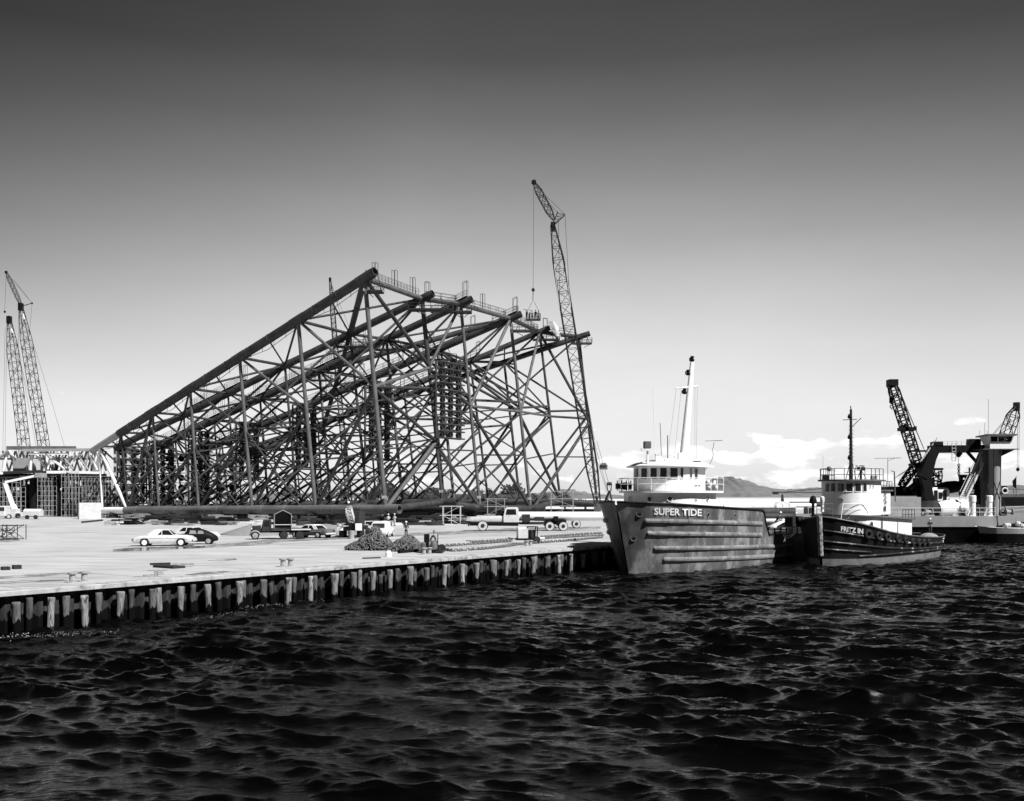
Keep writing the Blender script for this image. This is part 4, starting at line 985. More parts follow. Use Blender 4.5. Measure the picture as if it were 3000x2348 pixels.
    wd(MB().ball(P(2429,1374,97.5),.24).tube(P(2429,1378,97.5),P(2429,1406,97.5),.05),'searchlight','grey_d')
    wd(MB().box(P(2419,1400,97.8),(.55,.5,.4)),'deck_box','black'); wd(MB().box(P(2560,1400,99),(.5,.5,.4)),'deck_box','grey')
    q=MB().tube(P(2601,1420,101),P(2601,1345,101),.03,n=5); antenna(q,P(2601,1344,101),1.25); q.tube(P(2603,1350,101),P(2622,1343,101),.02,n=4); wd(q,'television_antenna','grey_d')
    q=MB().tube(P(2623,1470,101),P(2620,1382,101),.06,n=6).tube(P(2620,1382,101),P(2611,1380,101),.05,n=6); wd(q,'lamp_post','grey_d')
    wd(MB().tube(P(2411,1370,97),P(2411,1335,97),.012,n=4),'whip_antenna','grey_d')
    # mushroom ventilator and white bottle-shaped vent on the bow
    q=MB().lathe(P(2382,1520,96.5),[(.13,0),(.13,1.4),(.34,1.45),(.36,1.7),(.24,2.05),(1e-3,2.2)],n=12); wd(q,'ventilator','black',smooth=True)
    q=MB().lathe(P(2409,1500,97),[(.16,0),(.16,.9),(.22,1),(.2,1.4),(1e-3,1.5)],n=12); wd(q,'ventilator','whitec',smooth=True)
    # dark bow fender pad on the wharf side
    q=MB().box((1.2,3.3,4.0),(2.2,.9,1.0)); q.build('bow_fender','rubber',r,bevel=.1)
    # tarpaulin and gear on the after deck
    q=MB(); c=P(2722,1567,108); rings=[[ (c.x+math.cos(a)*R1,c.y+math.sin(a)*R1*.7,c.z+h+.04*math.sin(a*5)) for a in np.linspace(0,2*PI,17)[:-1]] for R1,h in ((1.1,-.4),(1.0,-.2),(.75,.0),(.4,.12),(.1,.15))]; q.loft(rings)
    solo(q,'tarpaulin','wood','dull tarpaulin over a hump of gear on the after deck of the tug','tarpaulin',tuple(c),world=True,smooth=True)
    for k,px in enumerate((2736,2746,2755)):
        c=P(px,1592-k,109.5); q=MB().lathe((0,0,0),[(.12,0),(.12,.35),(.2,.4),(.2,.5),(.1,.6),(1e-3,.65)],n=10); solo(q,'mooring_bitt','grey_l',['left','middle','right'][k]+' pale mooring bitt of three at the stern of the tug','bitt',tuple(c-Vector((0,.5,0))),group='bitts at the tug stern')
    return r,H
TG,TGH=tug()
# ============================================================ CRANES, DERRICK BARGE
def lattice(mb,p,q,w,w0=None,w1=None,r=.06,seg=1.0,taper=.14,side=None,rb=None,n=5):
    """four chord lattice boom from p to q, width w, ends drawn in to w0 and w1"""
    p=Vector(p);q=Vector(q);d=(q-p);L=d.length;d.normalize(); w0=w*.3 if w0 is None else w0; w1=w*.3 if w1 is None else w1; rb=rb or r*.55
    a=(side or Vector((1,0,0))); a=(a-d*a.dot(d)).normalized(); b=d.cross(a)
    N=max(4,int(L/(w*seg)))
    def wid(t):
        if t<taper: return w0+(w-w0)*t/taper
        if t>1-taper: return w1+(w-w1)*(1-t)/taper
        return w
    pts=[]
    for k in range(N+1):
        t=k/N; c=p+d*L*t; h=wid(t)/2; pts.append([c+a*h+b*h,c-a*h+b*h,c-a*h-b*h,c+a*h-b*h])
    for k in range(N):
        for i in range(4):
            mb.tube(pts[k][i],pts[k+1][i],r,n=n,cap=False); j=(i+1)%4
            mb.tube(pts[k][i],pts[k+1][j],rb,n=4,cap=False) if (k+i)%2 else mb.tube(pts[k][j],pts[k+1][i],rb,n=4,cap=False)
            mb.tube(pts[k][i],pts[k][j],rb,n=4,cap=False)
    return mb
def big_crane():
    Y=186; g=GY(1762,Y); r=thing('crawler_crane','tall lattice boom crane with tip jib at the right end of the jacket','crane',(g.x,g.y,2))
    wd=lambda mb,n,m,par=r,**k: mb.build(n,m,par,world=True,**k)
    mb=MB(); mb.box(P(1776,1502,Y)+Vector((0,0,0)),(3.4,4,3.1),rz=.25); cab=wd(mb,'cab','grey_l',bevel=.1)
    mb=MB().box(P(1779,1500,Y-2.05),(1.1,.1,1.7),rz=.25); mb.build('window','glass',cab,world=False); 
    me=cab.children[0].data
    for v in me.vertices: v.co=OW[r.name].inverted()@v.co
    wd(MB().box(P(1764,1524,Y),(6,4,.6),rz=.25),'turntable','steel_d')
    for s in (-1,1):
        mb=MB(); c=Vector((g.x,g.y+s*2.1,2)); pts=[(c.x+x,c.y,c.z+z) for x,z in ((-3.4,.5),(-3,.05),(3,.05),(3.4,.5),(3,1.0),(-3,1.0))]
        mb.add([(x,y-.4,z) for x,y,z in pts]+[(x,y+.4,z) for x,y,z in pts],[tuple(range(6)),tuple(range(11,5,-1))]+[(i,(i+1)%6,6+(i+1)%6,6+i) for i in range(6)]); wd(mb,'track','steel_d')
    foot=P(1752,1482,Y); mid=P(1675,905,Y); head=P(1619,660,Y)
    mb=MB(); lattice(mb,foot,head,2.0,.9,.7,.095,1.0,.13,rb=.05); wd(mb,'boom','steel_d')
    mb=MB(); 
    for dx in (-.95,.35,1.1): mb.tube(P(1640,905,Y)+Vector((dx+.8,-1.4,0)),P(1628,780,Y)+Vector((dx+.6,-1.4,0)),.06)
    wd(mb,'pendant_line','grey_l')
    tip=P(1564,535,Y); mb=MB(); lattice(mb,head+Vector((.2,0,1)),tip,1.15,.4,.3,.06,.8,.2,rb=.05); wd(mb,'jib','steel_d')
    wd(MB().box(P(1620,665,Y),(.8,.9,1.6)),'boom_head','black'); wd(MB().lathe(P(1564,535,Y)-Vector((0,.3,0)),[(.45,0),(.45,.6)],axis=(0,1,0),n=12),'tip_sheave','black')
    mb=MB()
    for s,(tx,ty) in ((-.7,(1634,624)),(.7,(1655,628))):
        mb.tube(P(1617,663,Y)+Vector((0,s,0)),P(tx,ty,Y)+Vector((0,s,0)),.10); 
    a0,a1=P(1617,663,Y),P(1634,624,Y); b0,b1=P(1623,665,Y),P(1655,628,Y)
    for k in range(4):
        mb.tube(lerp(a0,a1,.3+k*.22),lerp(b0,b1,.3+k*.22),.05,n=4); mb.tube(lerp(a0,a1,.3+k*.22),lerp(b0,b1,min(1,.5+k*.2)),.04,n=4)
    wd(mb,'mast_strut','steel_d')
    mb=MB()
    for a,b in (((1634,624),(1575,560)),((1655,628),(1568,545)),((1655,628),(1668,860)),((1668,860),(1730,1290)),((1730,1290),(1778,1440)),((1672,900),(1742,1290)),((1636,640),(1640,900)),((1740,1292),(1780,1438)),((1748,1292),(1790,1440))): mb.tube(P(*a,Y),P(*b,Y),.035,n=4)
    wd(mb,'pendant_line','steel_d')
    wd(MB().box(P(1768,1369,Y),(1.4,.5,.9)).tube(P(1762,1362,Y-.2),P(1776,1362,Y-.2),.35),'bridle_block','grey_d')
    mb=MB(); 
    for y0 in (-.9,.9):
        A=P(1768,1482,Y)+Vector((0,y0,0)); Bq=P(1786,1438,Y)+Vector((0,y0,0)); D=P(1795,1480,Y)+Vector((0,y0,0)); mb.tube(A,Bq,.14); mb.tube(Bq,D,.08); mb.tube(lerp(A,Bq,.5),D,.07)
    mb.tube(P(1778,1418,Y),P(1792,1418,Y),.3); mb.tube(P(1778,1418,Y),P(1781,1440,Y),.08); mb.tube(P(1792,1418,Y),P(1790,1440,Y),.08); wd(mb,'gantry','steel_d')
    # hoist line, hook and the man basket hanging from it
    mb=MB().tube(tip,P(1562,848,Y),.03,n=4); mb.lathe(P(1562,856,Y),[(.05,0),(.3,.25),(.3,.5),(.05,.8)],n=8); mb.tube(P(1562,856,Y),P(1561,880,Y),.06); wd(mb,'hoist_line','steel_d')
    return tip
big_crane()
def basket():
    Y=190; a=P(1541,939,Y); b=P(1583,939,Y); c=(a+b)/2
    mb=MB(); L=(b-a).length; z=0
    mb.box((0,0,.06),(L,1.5,.14))
    for sx in np.linspace(-.5,.5,6):
        for sy in (-.7,.7): mb.tube((sx*L,sy,0),(sx*L,sy,1.1),.05,n=5)
    for sy in (-.7,.7):
        for h in (.55,1.1): mb.tube((-L/2,sy,h),(L/2,sy,h),.05,n=5)
    for sx in (-.5,.5): mb.tube((sx*L,-.7,1.1),(sx*L,.7,1.1),.05,n=5)
    mb.tube((-L/2,-.7,1.9),(-L/2-.6,-.7,1.9),.04); mb.tube((-L/2,-.7,0),(-L/2,-.7,1.9),.04)
    for sx in (-.5,.5):
        for sy in (-.7,.7): mb.tube((sx*L,sy,1.1),(0,0,3.8),.018,n=4)
    solo(mb,'man_basket','steel_d','railed man basket with workers hanging from the tall crane in front of the sky','basket',tuple(c))
    return c,L
BK,BKL=basket()
def simple_crane(px,ground_py,Yc,foot,head,w,lab,jib=None,strut=None,lines=(),cat='crane',top=None,hook=None,white=None,seg=1.0,m='steel_d',heavy=1.0):
    g=GY(px,Yc); r=thing('lattice_crane',lab,cat,(g.x,g.y,2))
    wd=lambda mb,n,mm,**k: mb.build(n,mm,r,world=True,**k)
    mb=MB(); lattice(mb,P(*foot,Yc),P(*head,Yc),w,w*.5,w*.35,.09*heavy,seg,.16,rb=.055*heavy); 
    if heavy>=1 and foot[1]<1400: pass
    wd(mb,'boom',m)
    mb=MB().box(P(*head,Yc),(w*.5,w*.5,w*.9)).lathe(P(head[0],head[1]-w*3,Yc)-Vector((0,.3,0)),[(w*.25,0),(w*.25,.6)],axis=(0,1,0),n=10); wd(mb,'boom_head','black')
    if white: wd(MB().beam(P(white[0],white[1],Yc-w*.5),P(white[2],white[3],Yc-w*.5),.5,.05),'number_plate','whitec')
    if jib:
        mb=MB(); lattice(mb,P(*head,Yc)+Vector((0,0,.6)),P(*jib,Yc),w*.4,w*.2,w*.12,.06,.9,.2,rb=.035); wd(mb,'jib',m)
        wd(MB().ball(P(*jib,Yc),.4),'jib_head','black')
    if strut: wd(MB().tube(P(head[0],head[1]-2,Yc),P(*strut,Yc),.1).ball(P(*strut,Yc),.25),'strut','black')
    if lines:
        mb=MB()
        for a,b in lines: mb.tube(P(*a,Yc),P(*b,Yc),.035,n=4)
        wd(mb,'pendant_line','steel_d')
    if hook: wd(MB().lathe(P(*hook,Yc),[(.05,0),(.3,.25),(.3,.45),(.05,.7)],n=8),'hook','black')
    # body on the ground: house and tracks
    c=Vector((g.x+1.2,g.y,3.6)); wd(MB().box(c,(5,3,2.2)),'cab','grey_d',bevel=.1); wd(MB().box((g.x+.8,g.y-1.8,2.5),(6,.8,1)).box((g.x+.8,g.y+1.8,2.5),(6,.8,1)),'track','steel_d')
    return r
simple_crane(90,1520,262,(92,1485),(27,938),2.1,'left lattice boom crane behind the deck structure, shorter and without a jib',lines=(((15,960),(5,1500)),((20,965),(12,1500)),((52,1030),(90,1180)),((90,1180),(130,1400)),((56,1040),(108,1320))),white=(33,962,38,976))
simple_crane(165,1520,262,(158,1485),(61,900),2.1,'taller lattice boom crane with tip jib behind the deck structure at the left edge',jib=(18,798),strut=(94,889),lines=(((18,798),(14,910)),((18,798),(94,889)),((94,889),(88,960)),((86,970),(139,1140)),((139,1140),(152,1180)),((152,1180),(195,1330)),((94,889),(40,820)),((55,905),(48,1400))),hook=(14,918),white=(68,920,72,936))
simple_crane(1030,1520,262,(1020,1480),(967,820),1.1,'dark lattice boom of a crane rising behind the top of the jacket',lines=(((970,830),(1040,1000)),((967,820),(1010,960))))
# ------------------------------------------------------------ derrick barge at the right
def barge():
    Y=141; base=P(2800,1590,Y); base.z=0
    r=thing('derrick_barge','big grey derrick barge with black lattice crane, black portal gantry and raised white control cabin','barge',tuple(base))
    wd=lambda mb,n,m,par=r,**k: mb.build(n,m,par,world=True,**k)
    X=lambda px,Yq=Y:(px-1500)*Yq/F
    up=[(X(2330),Y),(X(2862),Y),(X(2890,141.6),141.6),(X(2912,143.5),143.5),(X(2925,147),147),(X(3010,170),170),(X(2500,172),172),(X(2330,160),160)]
    zc=3.6; zm=6.5-(1544-HY)*Y/F
    wd(MB().prism(up,zm,zc),'upper_hull','barge_g',smooth=True)
    lo=[(X(2330),Y+.05),(X(2862),Y+.05),(X(2880,141.5),141.5),(X(2915,145),145),(X(3010,170),170),(X(2330,160),160)]
    lob=[(X(2330),Y+1.5),(X(2845),Y+1.5),(X(2862,143),143),(X(2905,148),148),(X(3005,170),170),(X(2330,160),160)]
    wd(MB().prism(lob,-.8,zm-.003,top=lo),'lower_hull','hull_k')
    # pale worn corner running down to the water
    mb=MB(); a=P(2885,1545,141.0);b=P(2918,1542,143.2);c=P(2914,1586,141.5);mb.add([a,b,c,a+Vector((.3,.9,0)),b+Vector((.2,.9,0)),c+Vector((.2,.9,0))],[(0,1,2),(3,5,4),(0,3,4,1),(1,4,5,2),(2,5,3,0)]); wd(mb,'corner_plate','barge_g')
    # deck edge coaming and railing
    mb=MB(); xs=list(np.arange(X(2590),X(2862),2.05))
    for x in xs: mb.tube((x,Y+.25,zc),(x,Y+.25,zc+1.15),.045,n=5)
    for h in (.58,1.15): mb.tube((xs[0],Y+.25,zc+h),(xs[-1],Y+.25,zc+h),.04,n=5)
    p0=Vector((X(2925,147),147.2,zc));p1=Vector((X(3005,168),168,zc))
    pl=[Vector((xs[-1],Y+.25,zc)),Vector((X(2890,142),142,zc)),Vector((X(2912,144),144,zc)),p0,p1]
    for a,b in zip(pl[:-1],pl[1:]):
        n=max(1,int((b-a).length/1.0))
        for k in range(n): q=lerp(a,b,k/n); mb.tube(q,q+Vector((0,0,1.15)),.04,n=5)
        for h in (.58,1.15): mb.tube(a+Vector((0,0,h)),b+Vector((0,0,h)),.035,n=5)
    wd(mb,'railing','grey_l')
    # portal gantry, black box girders
    Yg=148; mb=MB()
    mb.beam(P(2722,1317,Yg),P(2893,1315,Yg),1.4,1.05); wd(mb,'gantry_beam','black')
    wd(MB().beam(P(2738,1312,Yg),P(2700,1400,Yg),1.3,1.5,up=(0,1,0)).beam(P(2706,1390,Yg),P(2722,1475,Yg),1.2,1.3,up=(0,1,0)).beam(P(2738,1330,Yg),P(2716,1420,Yg),.5,1.0,up=(0,1,0)),'gantry_leg','black')
    wd(MB().beam(P(2893,1322,Yg),P(2874,1480,Yg),1.6,1.9,up=(0,1,0)).beam(P(2885,1325,Yg),P(2845,1430,Yg+2),1.1,1.2,up=(0,1,0)).beam(P(2828,1318,Yg),P(2866,1360,Yg),.3,.4),'gantry_leg','black')
    mb=MB()
    for x in np.linspace(2735,2885,12): mb.tube(P(x,1305,Yg),P(x,1293,Yg),.03,n=4)
    for y in (1299,1293): mb.tube(P(2735,y,Yg),P(2885,y,Yg),.03,n=4)
    for k in range(9): mb.tube(P(2700+k*5,1352-k*7,Yg-.6),P(2706+k*5,1338-k*7,Yg-.6),.06,n=4)
    mb.tube(P(2696,1352,Yg-.6),P(2736,1296,Yg-.6),.05,n=4)
    for x in (2789,2800): mb.tube(P(x,1300,Yg-.9),P(x,1350,Yg-.9),.05,n=4)
    for k in range(6): mb.tube(P(2789,1305+k*9,Yg-.9),P(2800,1305+k*9,Yg-.9),.04,n=4)
    wd(mb,'walkway_rail','grey_l')
    for q in (MB().box(P(2744,1303,Yg),(1.4,1.4,.8)),MB().box(P(2852,1298,Yg),(1.6,1.4,1.1))): wd(q,'winch','black',bevel=.1)
    wd(MB().box(P(2698,1322,Yg),(3.4,.5,.25)),'arm','black')
    mb=MB(); mb.lathe(P(2808,1340,Yg),[(.2,0),(.55,.5),(.6,1.2)],n=10); mb.tube(P(2808,1340,Yg),P(2809,1395,Yg),.03)
    for k in range(6): mb.torus(P(2809,1363+k*6,Yg),(1 if k%2 else 0,0 if k%2 else 1,0),.17,.06,n=10,m=5)
    wd(mb,'chain_hoist','black')
    # stairs
    mb=MB(); a=P(2876,1330,Yg-1.2); b=P(2812,1462,Yg-3)
    for off in (0,.9): mb.beam(a+Vector((off,0,0)),b+Vector((off,0,0)),.12,.3)
    for k in range(24): p=lerp(a,b,k/23); mb.beam(p,p+Vector((.9,0,0)),.25,.05)
    for off in (0,.9): mb.tube(a+Vector((off,0,1)),b+Vector((off,0,1)),.04,n=4)
    wd(mb,'stair','grey_l')
    mb=MB()
    for k in range(8): mb.box(P(2848,1385+k*9,Yg+.5),(1.7,1.4,.10))
    mb.tube(P(2840,1370,Yg),P(2840,1460,Yg),.12); mb.tube(P(2857,1370,Yg),P(2857,1460,Yg),.12); wd(mb,'stair_tower','black')
    # control cabin on its column
    Yc=145; cx=X(2925,Yc); zt=6.5+(HY-1278)*Yc/F; zb=6.5+(HY-1316)*Yc/F
    col=MB().tube((X(2924,Yc),Yc+1,zc),(X(2924,Yc),Yc+1,zb),.82,n=18); wd(col,'column','grey',smooth=True)
    wd(MB().box((X(2905,Yc),Yc+1.8,(zc+zb)/2),(1.3,.9,zb-zc)),'trunking','grey_d')
    wd(MB().prism([(X(2870,Yc),Yc-1.2),(X(2974,Yc),Yc-1.2),(X(2974,Yc),Yc+3.5),(X(2870,Yc),Yc+3.5)],zb-.12,zb),'platform','grey_d')
    wd(MB().add([(X(2935,Yc),Yc,zb-.13),(X(2972,Yc),Yc,zb-.13),(X(2935,Yc),Yc,zb-1.0),(X(2935,Yc),Yc+.3,zb-.13),(X(2972,Yc),Yc+.3,zb-.13),(X(2935,Yc),Yc+.3,zb-1.0)],[(0,1,2),(3,5,4),(0,3,4,1),(1,4,5,2),(2,5,3,0)]),'bracket','steel_d')
    bl=[(X(2891,Yc),Yc-1),(X(2952,Yc),Yc-1),(X(2962,Yc),Yc+.8),(X(2958,Yc+2),Yc+3.2),(X(2891,Yc+2),Yc+3.2)]
    zw=6.5+(HY-1299)*Yc/F
    tp=[(X(2887,Yc),Yc-1.35),(X(2956,Yc),Yc-1.35),(X(2970,Yc),Yc+.8),(X(2962,Yc+2),Yc+3.6),(X(2885,Yc+2),Yc+3.6)]
    cabm=MB().prism(bl,zb,zw).prism(bl,zw+.002,zt,top=tp); cab=wd(cabm,'control_cabin','whitec')
    iv=OW[r.name].inverted()
    def sub(mb,n,m,par): mb.v=[tuple(iv@Vector(v)) for v in mb.v]; return mb.build(n,m,par)
    ln=lambda a,b,t:(a[0]+(b[0]-a[0])*t,a[1]+(b[1]-a[1])*t)
    def win(i,t0,t1):
        q=[];
        for (t,h) in ((t0,.14),(t1,.14),(t1,.84),(t0,.84)):
            A=ln(bl[i],bl[i+1],t);Bq=ln(tp[i],tp[i+1],t);x=A[0]+(Bq[0]-A[0])*h;y=A[1]+(Bq[1]-A[1])*h
            nx=Vector((bl[i+1][1]-bl[i][1],-(bl[i+1][0]-bl[i][0]),0)).normalized()*.04; q.append(Vector((x,y,zw+(zt-zw)*h))+nx)
        back=[v-Vector((0,-.06,0)) for v in q]; sub(MB().add(q+back,[(0,1,2,3),(7,6,5,4),(0,4,5,1),(1,5,6,2),(2,6,7,3),(3,7,4,0)]),'window','glass',cab)
    for t0,t1 in ((.04,.33),(.38,.64),(.68,.96)): win(0,t0,t1)
    win(1,.12,.88)
    rf=[(X(2876,Yc),Yc-1.7),(X(2964,Yc),Yc-1.7),(X(2975,Yc),Yc+.9),(X(2968,Yc+2),Yc+4),(X(2876,Yc+2),Yc+4)]
    wd(MB().prism(rf,zt,zt+.2),'cabin_roof','grey_d')
    mb=MB(); 
    for x,h in ((2885,1240),(2896,1170),(2892,1262),(2870,1262),(2933,1250)): mb.tube(P(x,1276,Yc),P(x,h,Yc),.035,n=4)
    wd(mb,'whip_antenna','grey_l')
    mb=MB()
    for (a,b) in (((2911,1316),(2911,1510)),((2933,1316),(2928,1510)),((2911,1410),(2930,1470)),((2930,1410),(2911,1470)),((2912,1448),(2929,1448)),((2930,1440),(2948,1500)),((2896,1410),(2880,1510))): mb.tube(P(*a,Yc-1.2),P(*b,Yc-1.2),.07,n=5)
    wd(mb,'column_brace','steel_d')
    # main black crane boom and derrick
    Yd=150; mb=MB(); lattice(mb,P(2722,1468,Yd),P(2614,1130,Yd),1.2,1.0,.9,.11,.62,.05,rb=.065,n=6); mb.box(P(2657,1258,Yd),(2.1,2,.5)).box(P(2650,1254,Yd),(.5,2,.9)).box(P(2688,1362,Yd),(2.0,1.8,.35)); wd(mb,'boom','black')
    wd(MB().box(P(2614,1122,Yd),(1.3,1.4,.9)).box(P(2613,1119,Yd),(1.0,1.2,.4)).lathe(P(2608,1131,Yd)-Vector((0,.5,0)),[(.4,0),(.4,1)],axis=(0,1,0),n=12).beam(P(2600,1128,Yd),P(2628,1124,Yd),.3,.15),'boom_head','black')
    mb=MB()
    for a,b in (((2602,1130),(2612,1168)),((2606,1130),(2614,1168)),((2627,1130),(2706,1315)),((2630,1130),(2713,1330)),((2690,1355),(2630,1395)),((2690,1362),(2622,1400))): mb.tube(P(*a,Yd),P(*b,Yd),.035,n=4)
    mb.box(P(2681,1253,Yd),(.35,.35,.35)); wd(mb,'pendant_line','black')
    wd(MB().lathe(P(2611,1184,Yd),[(.15,0),(.3,.2),(.3,.9),(.12,1)],n=8).torus(P(2612,1192,Yd),(0,1,0),.22,.07,n=12).tube(P(2612,1196,Yd),P(2613,1202,Yd),.05),'hook_block','black')
    # A frame behind the boom
    mb=MB(); lattice(mb,P(2640,1425,Yd+2),P(2690,1352,Yd+2),.9,.7,.7,.12,.8,.1,rb=.08); lattice(mb,P(2598,1432,Yd+3),P(2720,1432,Yd+3),.8,.8,.8,.09,.9,.1,rb=.06)
    lattice(mb,P(2735,1440,Yd+1),P(2745,1378,Yd+1),1.3,1.3,1.0,.1,.8,.1,rb=.07); mb.box(P(2741,1375,Yd+1),(1.8,1.2,.3))
    for a,b in (((2690,1470),(2700,1380)),((2735,1472),(2700,1380)),((2706,1470),(2690,1400)),((2650,1440),(2700,1400)),((2672,1440),(2712,1400))): mb.beam(P(*a,Yd),P(*b,Yd),.4,.4)
    mb.box(P(2706,1425,Yd),(2.6,1.6,2.4)); mb.box(P(2718,1460,Yd),(1.6,1.6,1.8)); mb.box(P(2660,1440,Yd+4),(7,3,1.4))
    wd(mb,'derrick_frame','black')
    mb=MB(); cc=P(2746,1455,Yd-1); mb.box(cc,(2.5,2.4,1.6)); mb.loft([[(cc.x-1.25*s_,cc.y-1.2*s_,cc.z+.8+h),(cc.x+1.25*s_,cc.y-1.2*s_,cc.z+.8+h),(cc.x+1.25*s_,cc.y+1.2*s_,cc.z+.8+h),(cc.x-1.25*s_,cc.y+1.2*s_,cc.z+.8+h)] for s_,h in ((1,0),(.92,.3),(.7,.5))]); cb=wd(mb,'crane_cab','whitec')
    for px in (2732,2745,2758): sub(MB().box(P(px,1452,Yd-1)+Vector((0,-1.22,0)),(.5,.06,1.5 if px!=2745 else .9)),'window','glass',cb)
    wd(MB().lathe(P(2730,1500,Yd-2),[(3.2,0),(3.2,.5),(2.2,1.6)],n=20).box(P(2735,1476,Yd-2),(6.5,3,.5)),'turntable','steel_d')
    # deck gear
    def lone(mb,n,m,lab,cat,**k):
        c=Vector(mb.v[0]); zs=min(v[2] for v in mb.v); solo(mb,n,m,lab,cat,(c.x,c.y,zs),world=True,**k)
    lone(MB().lathe(P(2776,1492,146),[(1e-3,-1.9),(1.1,-1.5),(1.3,0),(1.3,1.3),(.3,1.7)],axis=(1,.1,.05),n=16),'storage_tank','white','pale round ended tank lying on the barge deck behind the rail','tank',smooth=True)
    for k,(px,yt) in enumerate(((2849,1462),(2898,1462))):
        mb=MB().lathe((X(px,144),144,zc),[(.55,0),(.42,.1),(.42,1.9),(.48,2.0)],n=14); mb.lathe((X(px,144),144,zc+2.0),[(.5,0),(.5,.8),(.4,.9)],n=14)
        mb.beam((X(px-18,144),143.6,zc),(X(px-2,144),144,zc+1.6),.12,.12); lone(mb,'deck_ventilator','whitec',['left','right'][k]+' tall white ventilator with a drum head on the barge deck','ventilator',group='white ventilators on the barge')
    lone(MB().box(P(2640,1485,145),(4.6,2.6,2.7)),'deck_container','grey','grey steel container on the barge deck behind the tug','container',bevel=.04)
    rr=random.Random(9)
    for k in range(16):
        px=[2668,2690,2700,2722,2735,2758,2790,2803,2822,2835,2862,2872,2885,2905,2940,2960][k]; h=rr.uniform(.6,1.3); mb=MB()
        kind=k%4; c=Vector((X(px,145),145+rr.random()*2,zc))
        if kind==0: mb.lathe(c,[(.4,0),(.45,.1),(.3,.2),(.3,h*.8),(.45,h*.85),(.4,h)],n=12)
        elif kind==1: mb.box(c+Vector((0,0,h/2)),(1.1,.9,h),rz=.3); mb.box(c+Vector((.1,0,h+.1)),(.8,.6,.2),rz=.3)
        elif kind==2: mb.torus(c+Vector((0,0,.5)),(0,1,.1),.38,.13,n=16); mb.box(c+Vector((0,.4,.3)),(.9,.4,.6))
        else: mb.lathe(c+Vector((-.5,0,.55)),[(.5,0),(.5,.1),(.25,.12),(.25,.9),(.5,.92),(.5,1.0)],axis=(1,0,0),n=14); mb.box(c+Vector((0,0,.08)),(1.3,1.0,.16))
        lone(mb,['bollard','deck_box','cable_reel','deck_winch'][kind],['whitec','grey_l','grey_d','grey','whitec','steel_d'][k%6],['white','pale grey','dark','grey','white','black'][k%6]+' '+['round bollard','deck locker','upright ring fender','small winch drum'][kind]+' on the barge deck, '+ordw(k+1)+' small item from the left','deck gear',group='small gear on the barge deck')
    # dark boulder shaped buoyancy bag hanging behind
    lone(MB().lathe(P(2783,1428,152),[(1e-3,-2.1),(.75,-1.7),(.95,-.4),(.9,.8),(.6,1.9),(1e-3,2.1)],axis=(1,0,.12),n=14),'rubber_bag','black','fat black rubber float lashed up under the gantry of the barge','float',smooth=True)
    lone(MB().box(P(2815,1425,152),(.4,.6,2.8)).box(P(2834,1425,152),(.4,.6,2.8)).box(P(2824,1396,152),(1.4,.6,.5)).lathe(P(2825,1445,152),[(.5,0),(.65,1.1),(.2,2.0)],n=10),'hook_frame','steel_d','dark frame with a pale weight standing under the barge gantry','frame')
    # small crane behind the control cabin
    q=simple_crane(2950,1510,172,(2928,1330),(2978,1192),1.6,'short lattice boom of a crane rising behind the white control cabin','',None,(((2970,1200),(2885,1300)),((2974,1200),(2890,1300)),((2982,1210),(2980,1375)),((2986,1210),(2985,1375))),hook=(2982,1382),white=(2957,1240,2962,1228),heavy=1.0)
    # neighbouring barge with house, and the low pale boat at the far right
    b2=thing('moored_barge','dark roofed grey deckhouse barge lying behind the derrick barge at the right edge','barge',(X(3020,185),185,0))
    MB().prism([(-12,-4),(30,-4),(30,14),(-12,14)],-.8,2.6).build('hull','hull_k',b2)
    MB().prism([(-7,0),(20,0),(20,8),(-7,8)],2.6,6.2).build('deckhouse','barge_g',b2); MB().prism([(-8,-1),(21,-1),(21,9),(-8,9)],6.2,6.75).build('roof','grey_d',b2)
    q=MB(); 
    for x in np.arange(-7.5,12,2): q.tube((x,-.8,6.75),(x,-.8,7.7),.05,n=4)
    q.tube((-7.5,-.8,7.6),(12,-.8,7.6),.05,n=4); q.build('railing','steel_d',b2)
    MB().box((-5.2,0,7.5),(1.2,1.2,1.5)).build('deck_box','black',b2)
    for x in (-5.1,3.2): MB().torus((x,-.9,7.35),(0,1,0),.5,.12,n=16).build('lifebuoy','whitec',b2)
    wb=thing('work_boat','low pale decked work boat with gear on deck at the right edge','boat',(X(3040,150),139.5,0))
    H=Hull([(-13.8,-12.8,.3,.2,2.35),(-12.6,-12,1.6,1,2.2),(-9,-9,2.4,2.0,2.05),(0,0,2.6,2.4,1.95),(10,10,2.6,2.4,1.95)],1.2)
    H.shell(1.35,9).build('upper_hull','grey_l',wb,smooth=True); H.shell(-.8,1.35).build('hull','hull_k',wb,smooth=True); H.deck(.1).build('deck','grey',wb)
    q=MB(); rr=random.Random(4)
    for k in range(14): q.ball((-11+rr.random()*5,-1.2+rr.random()*2,2.3+rr.random()*.4),.35,n=8)
    q.build('nets','grey_l',wb); MB().lathe((-4.6,-1,2),[(.8,0),(.85,.9),(.5,1.4)],n=12).build('deck_winch','black',wb)
    q=MB().tube(P(2977,1395,150),P(2977,1470,150),.04); fl=solo(q,'flag_staff','steel_d','thin staff with a small drooping dark flag right of the white control cabin','flag',tuple(P(2977,1470,150)),world=True)
    MB().add([(0,0,3.6),(-.5,.1,3.0),(-.4,.12,2.2),(-.05,0,1.9),(0,.04,3.6),(-.5,.14,3.0),(-.4,.16,2.2),(-.05,.04,1.9)],[(0,1,2,3),(7,6,5,4),(0,4,5,1),(1,5,6,2),(2,6,7,3)]).build('flag','black',fl)
barge()
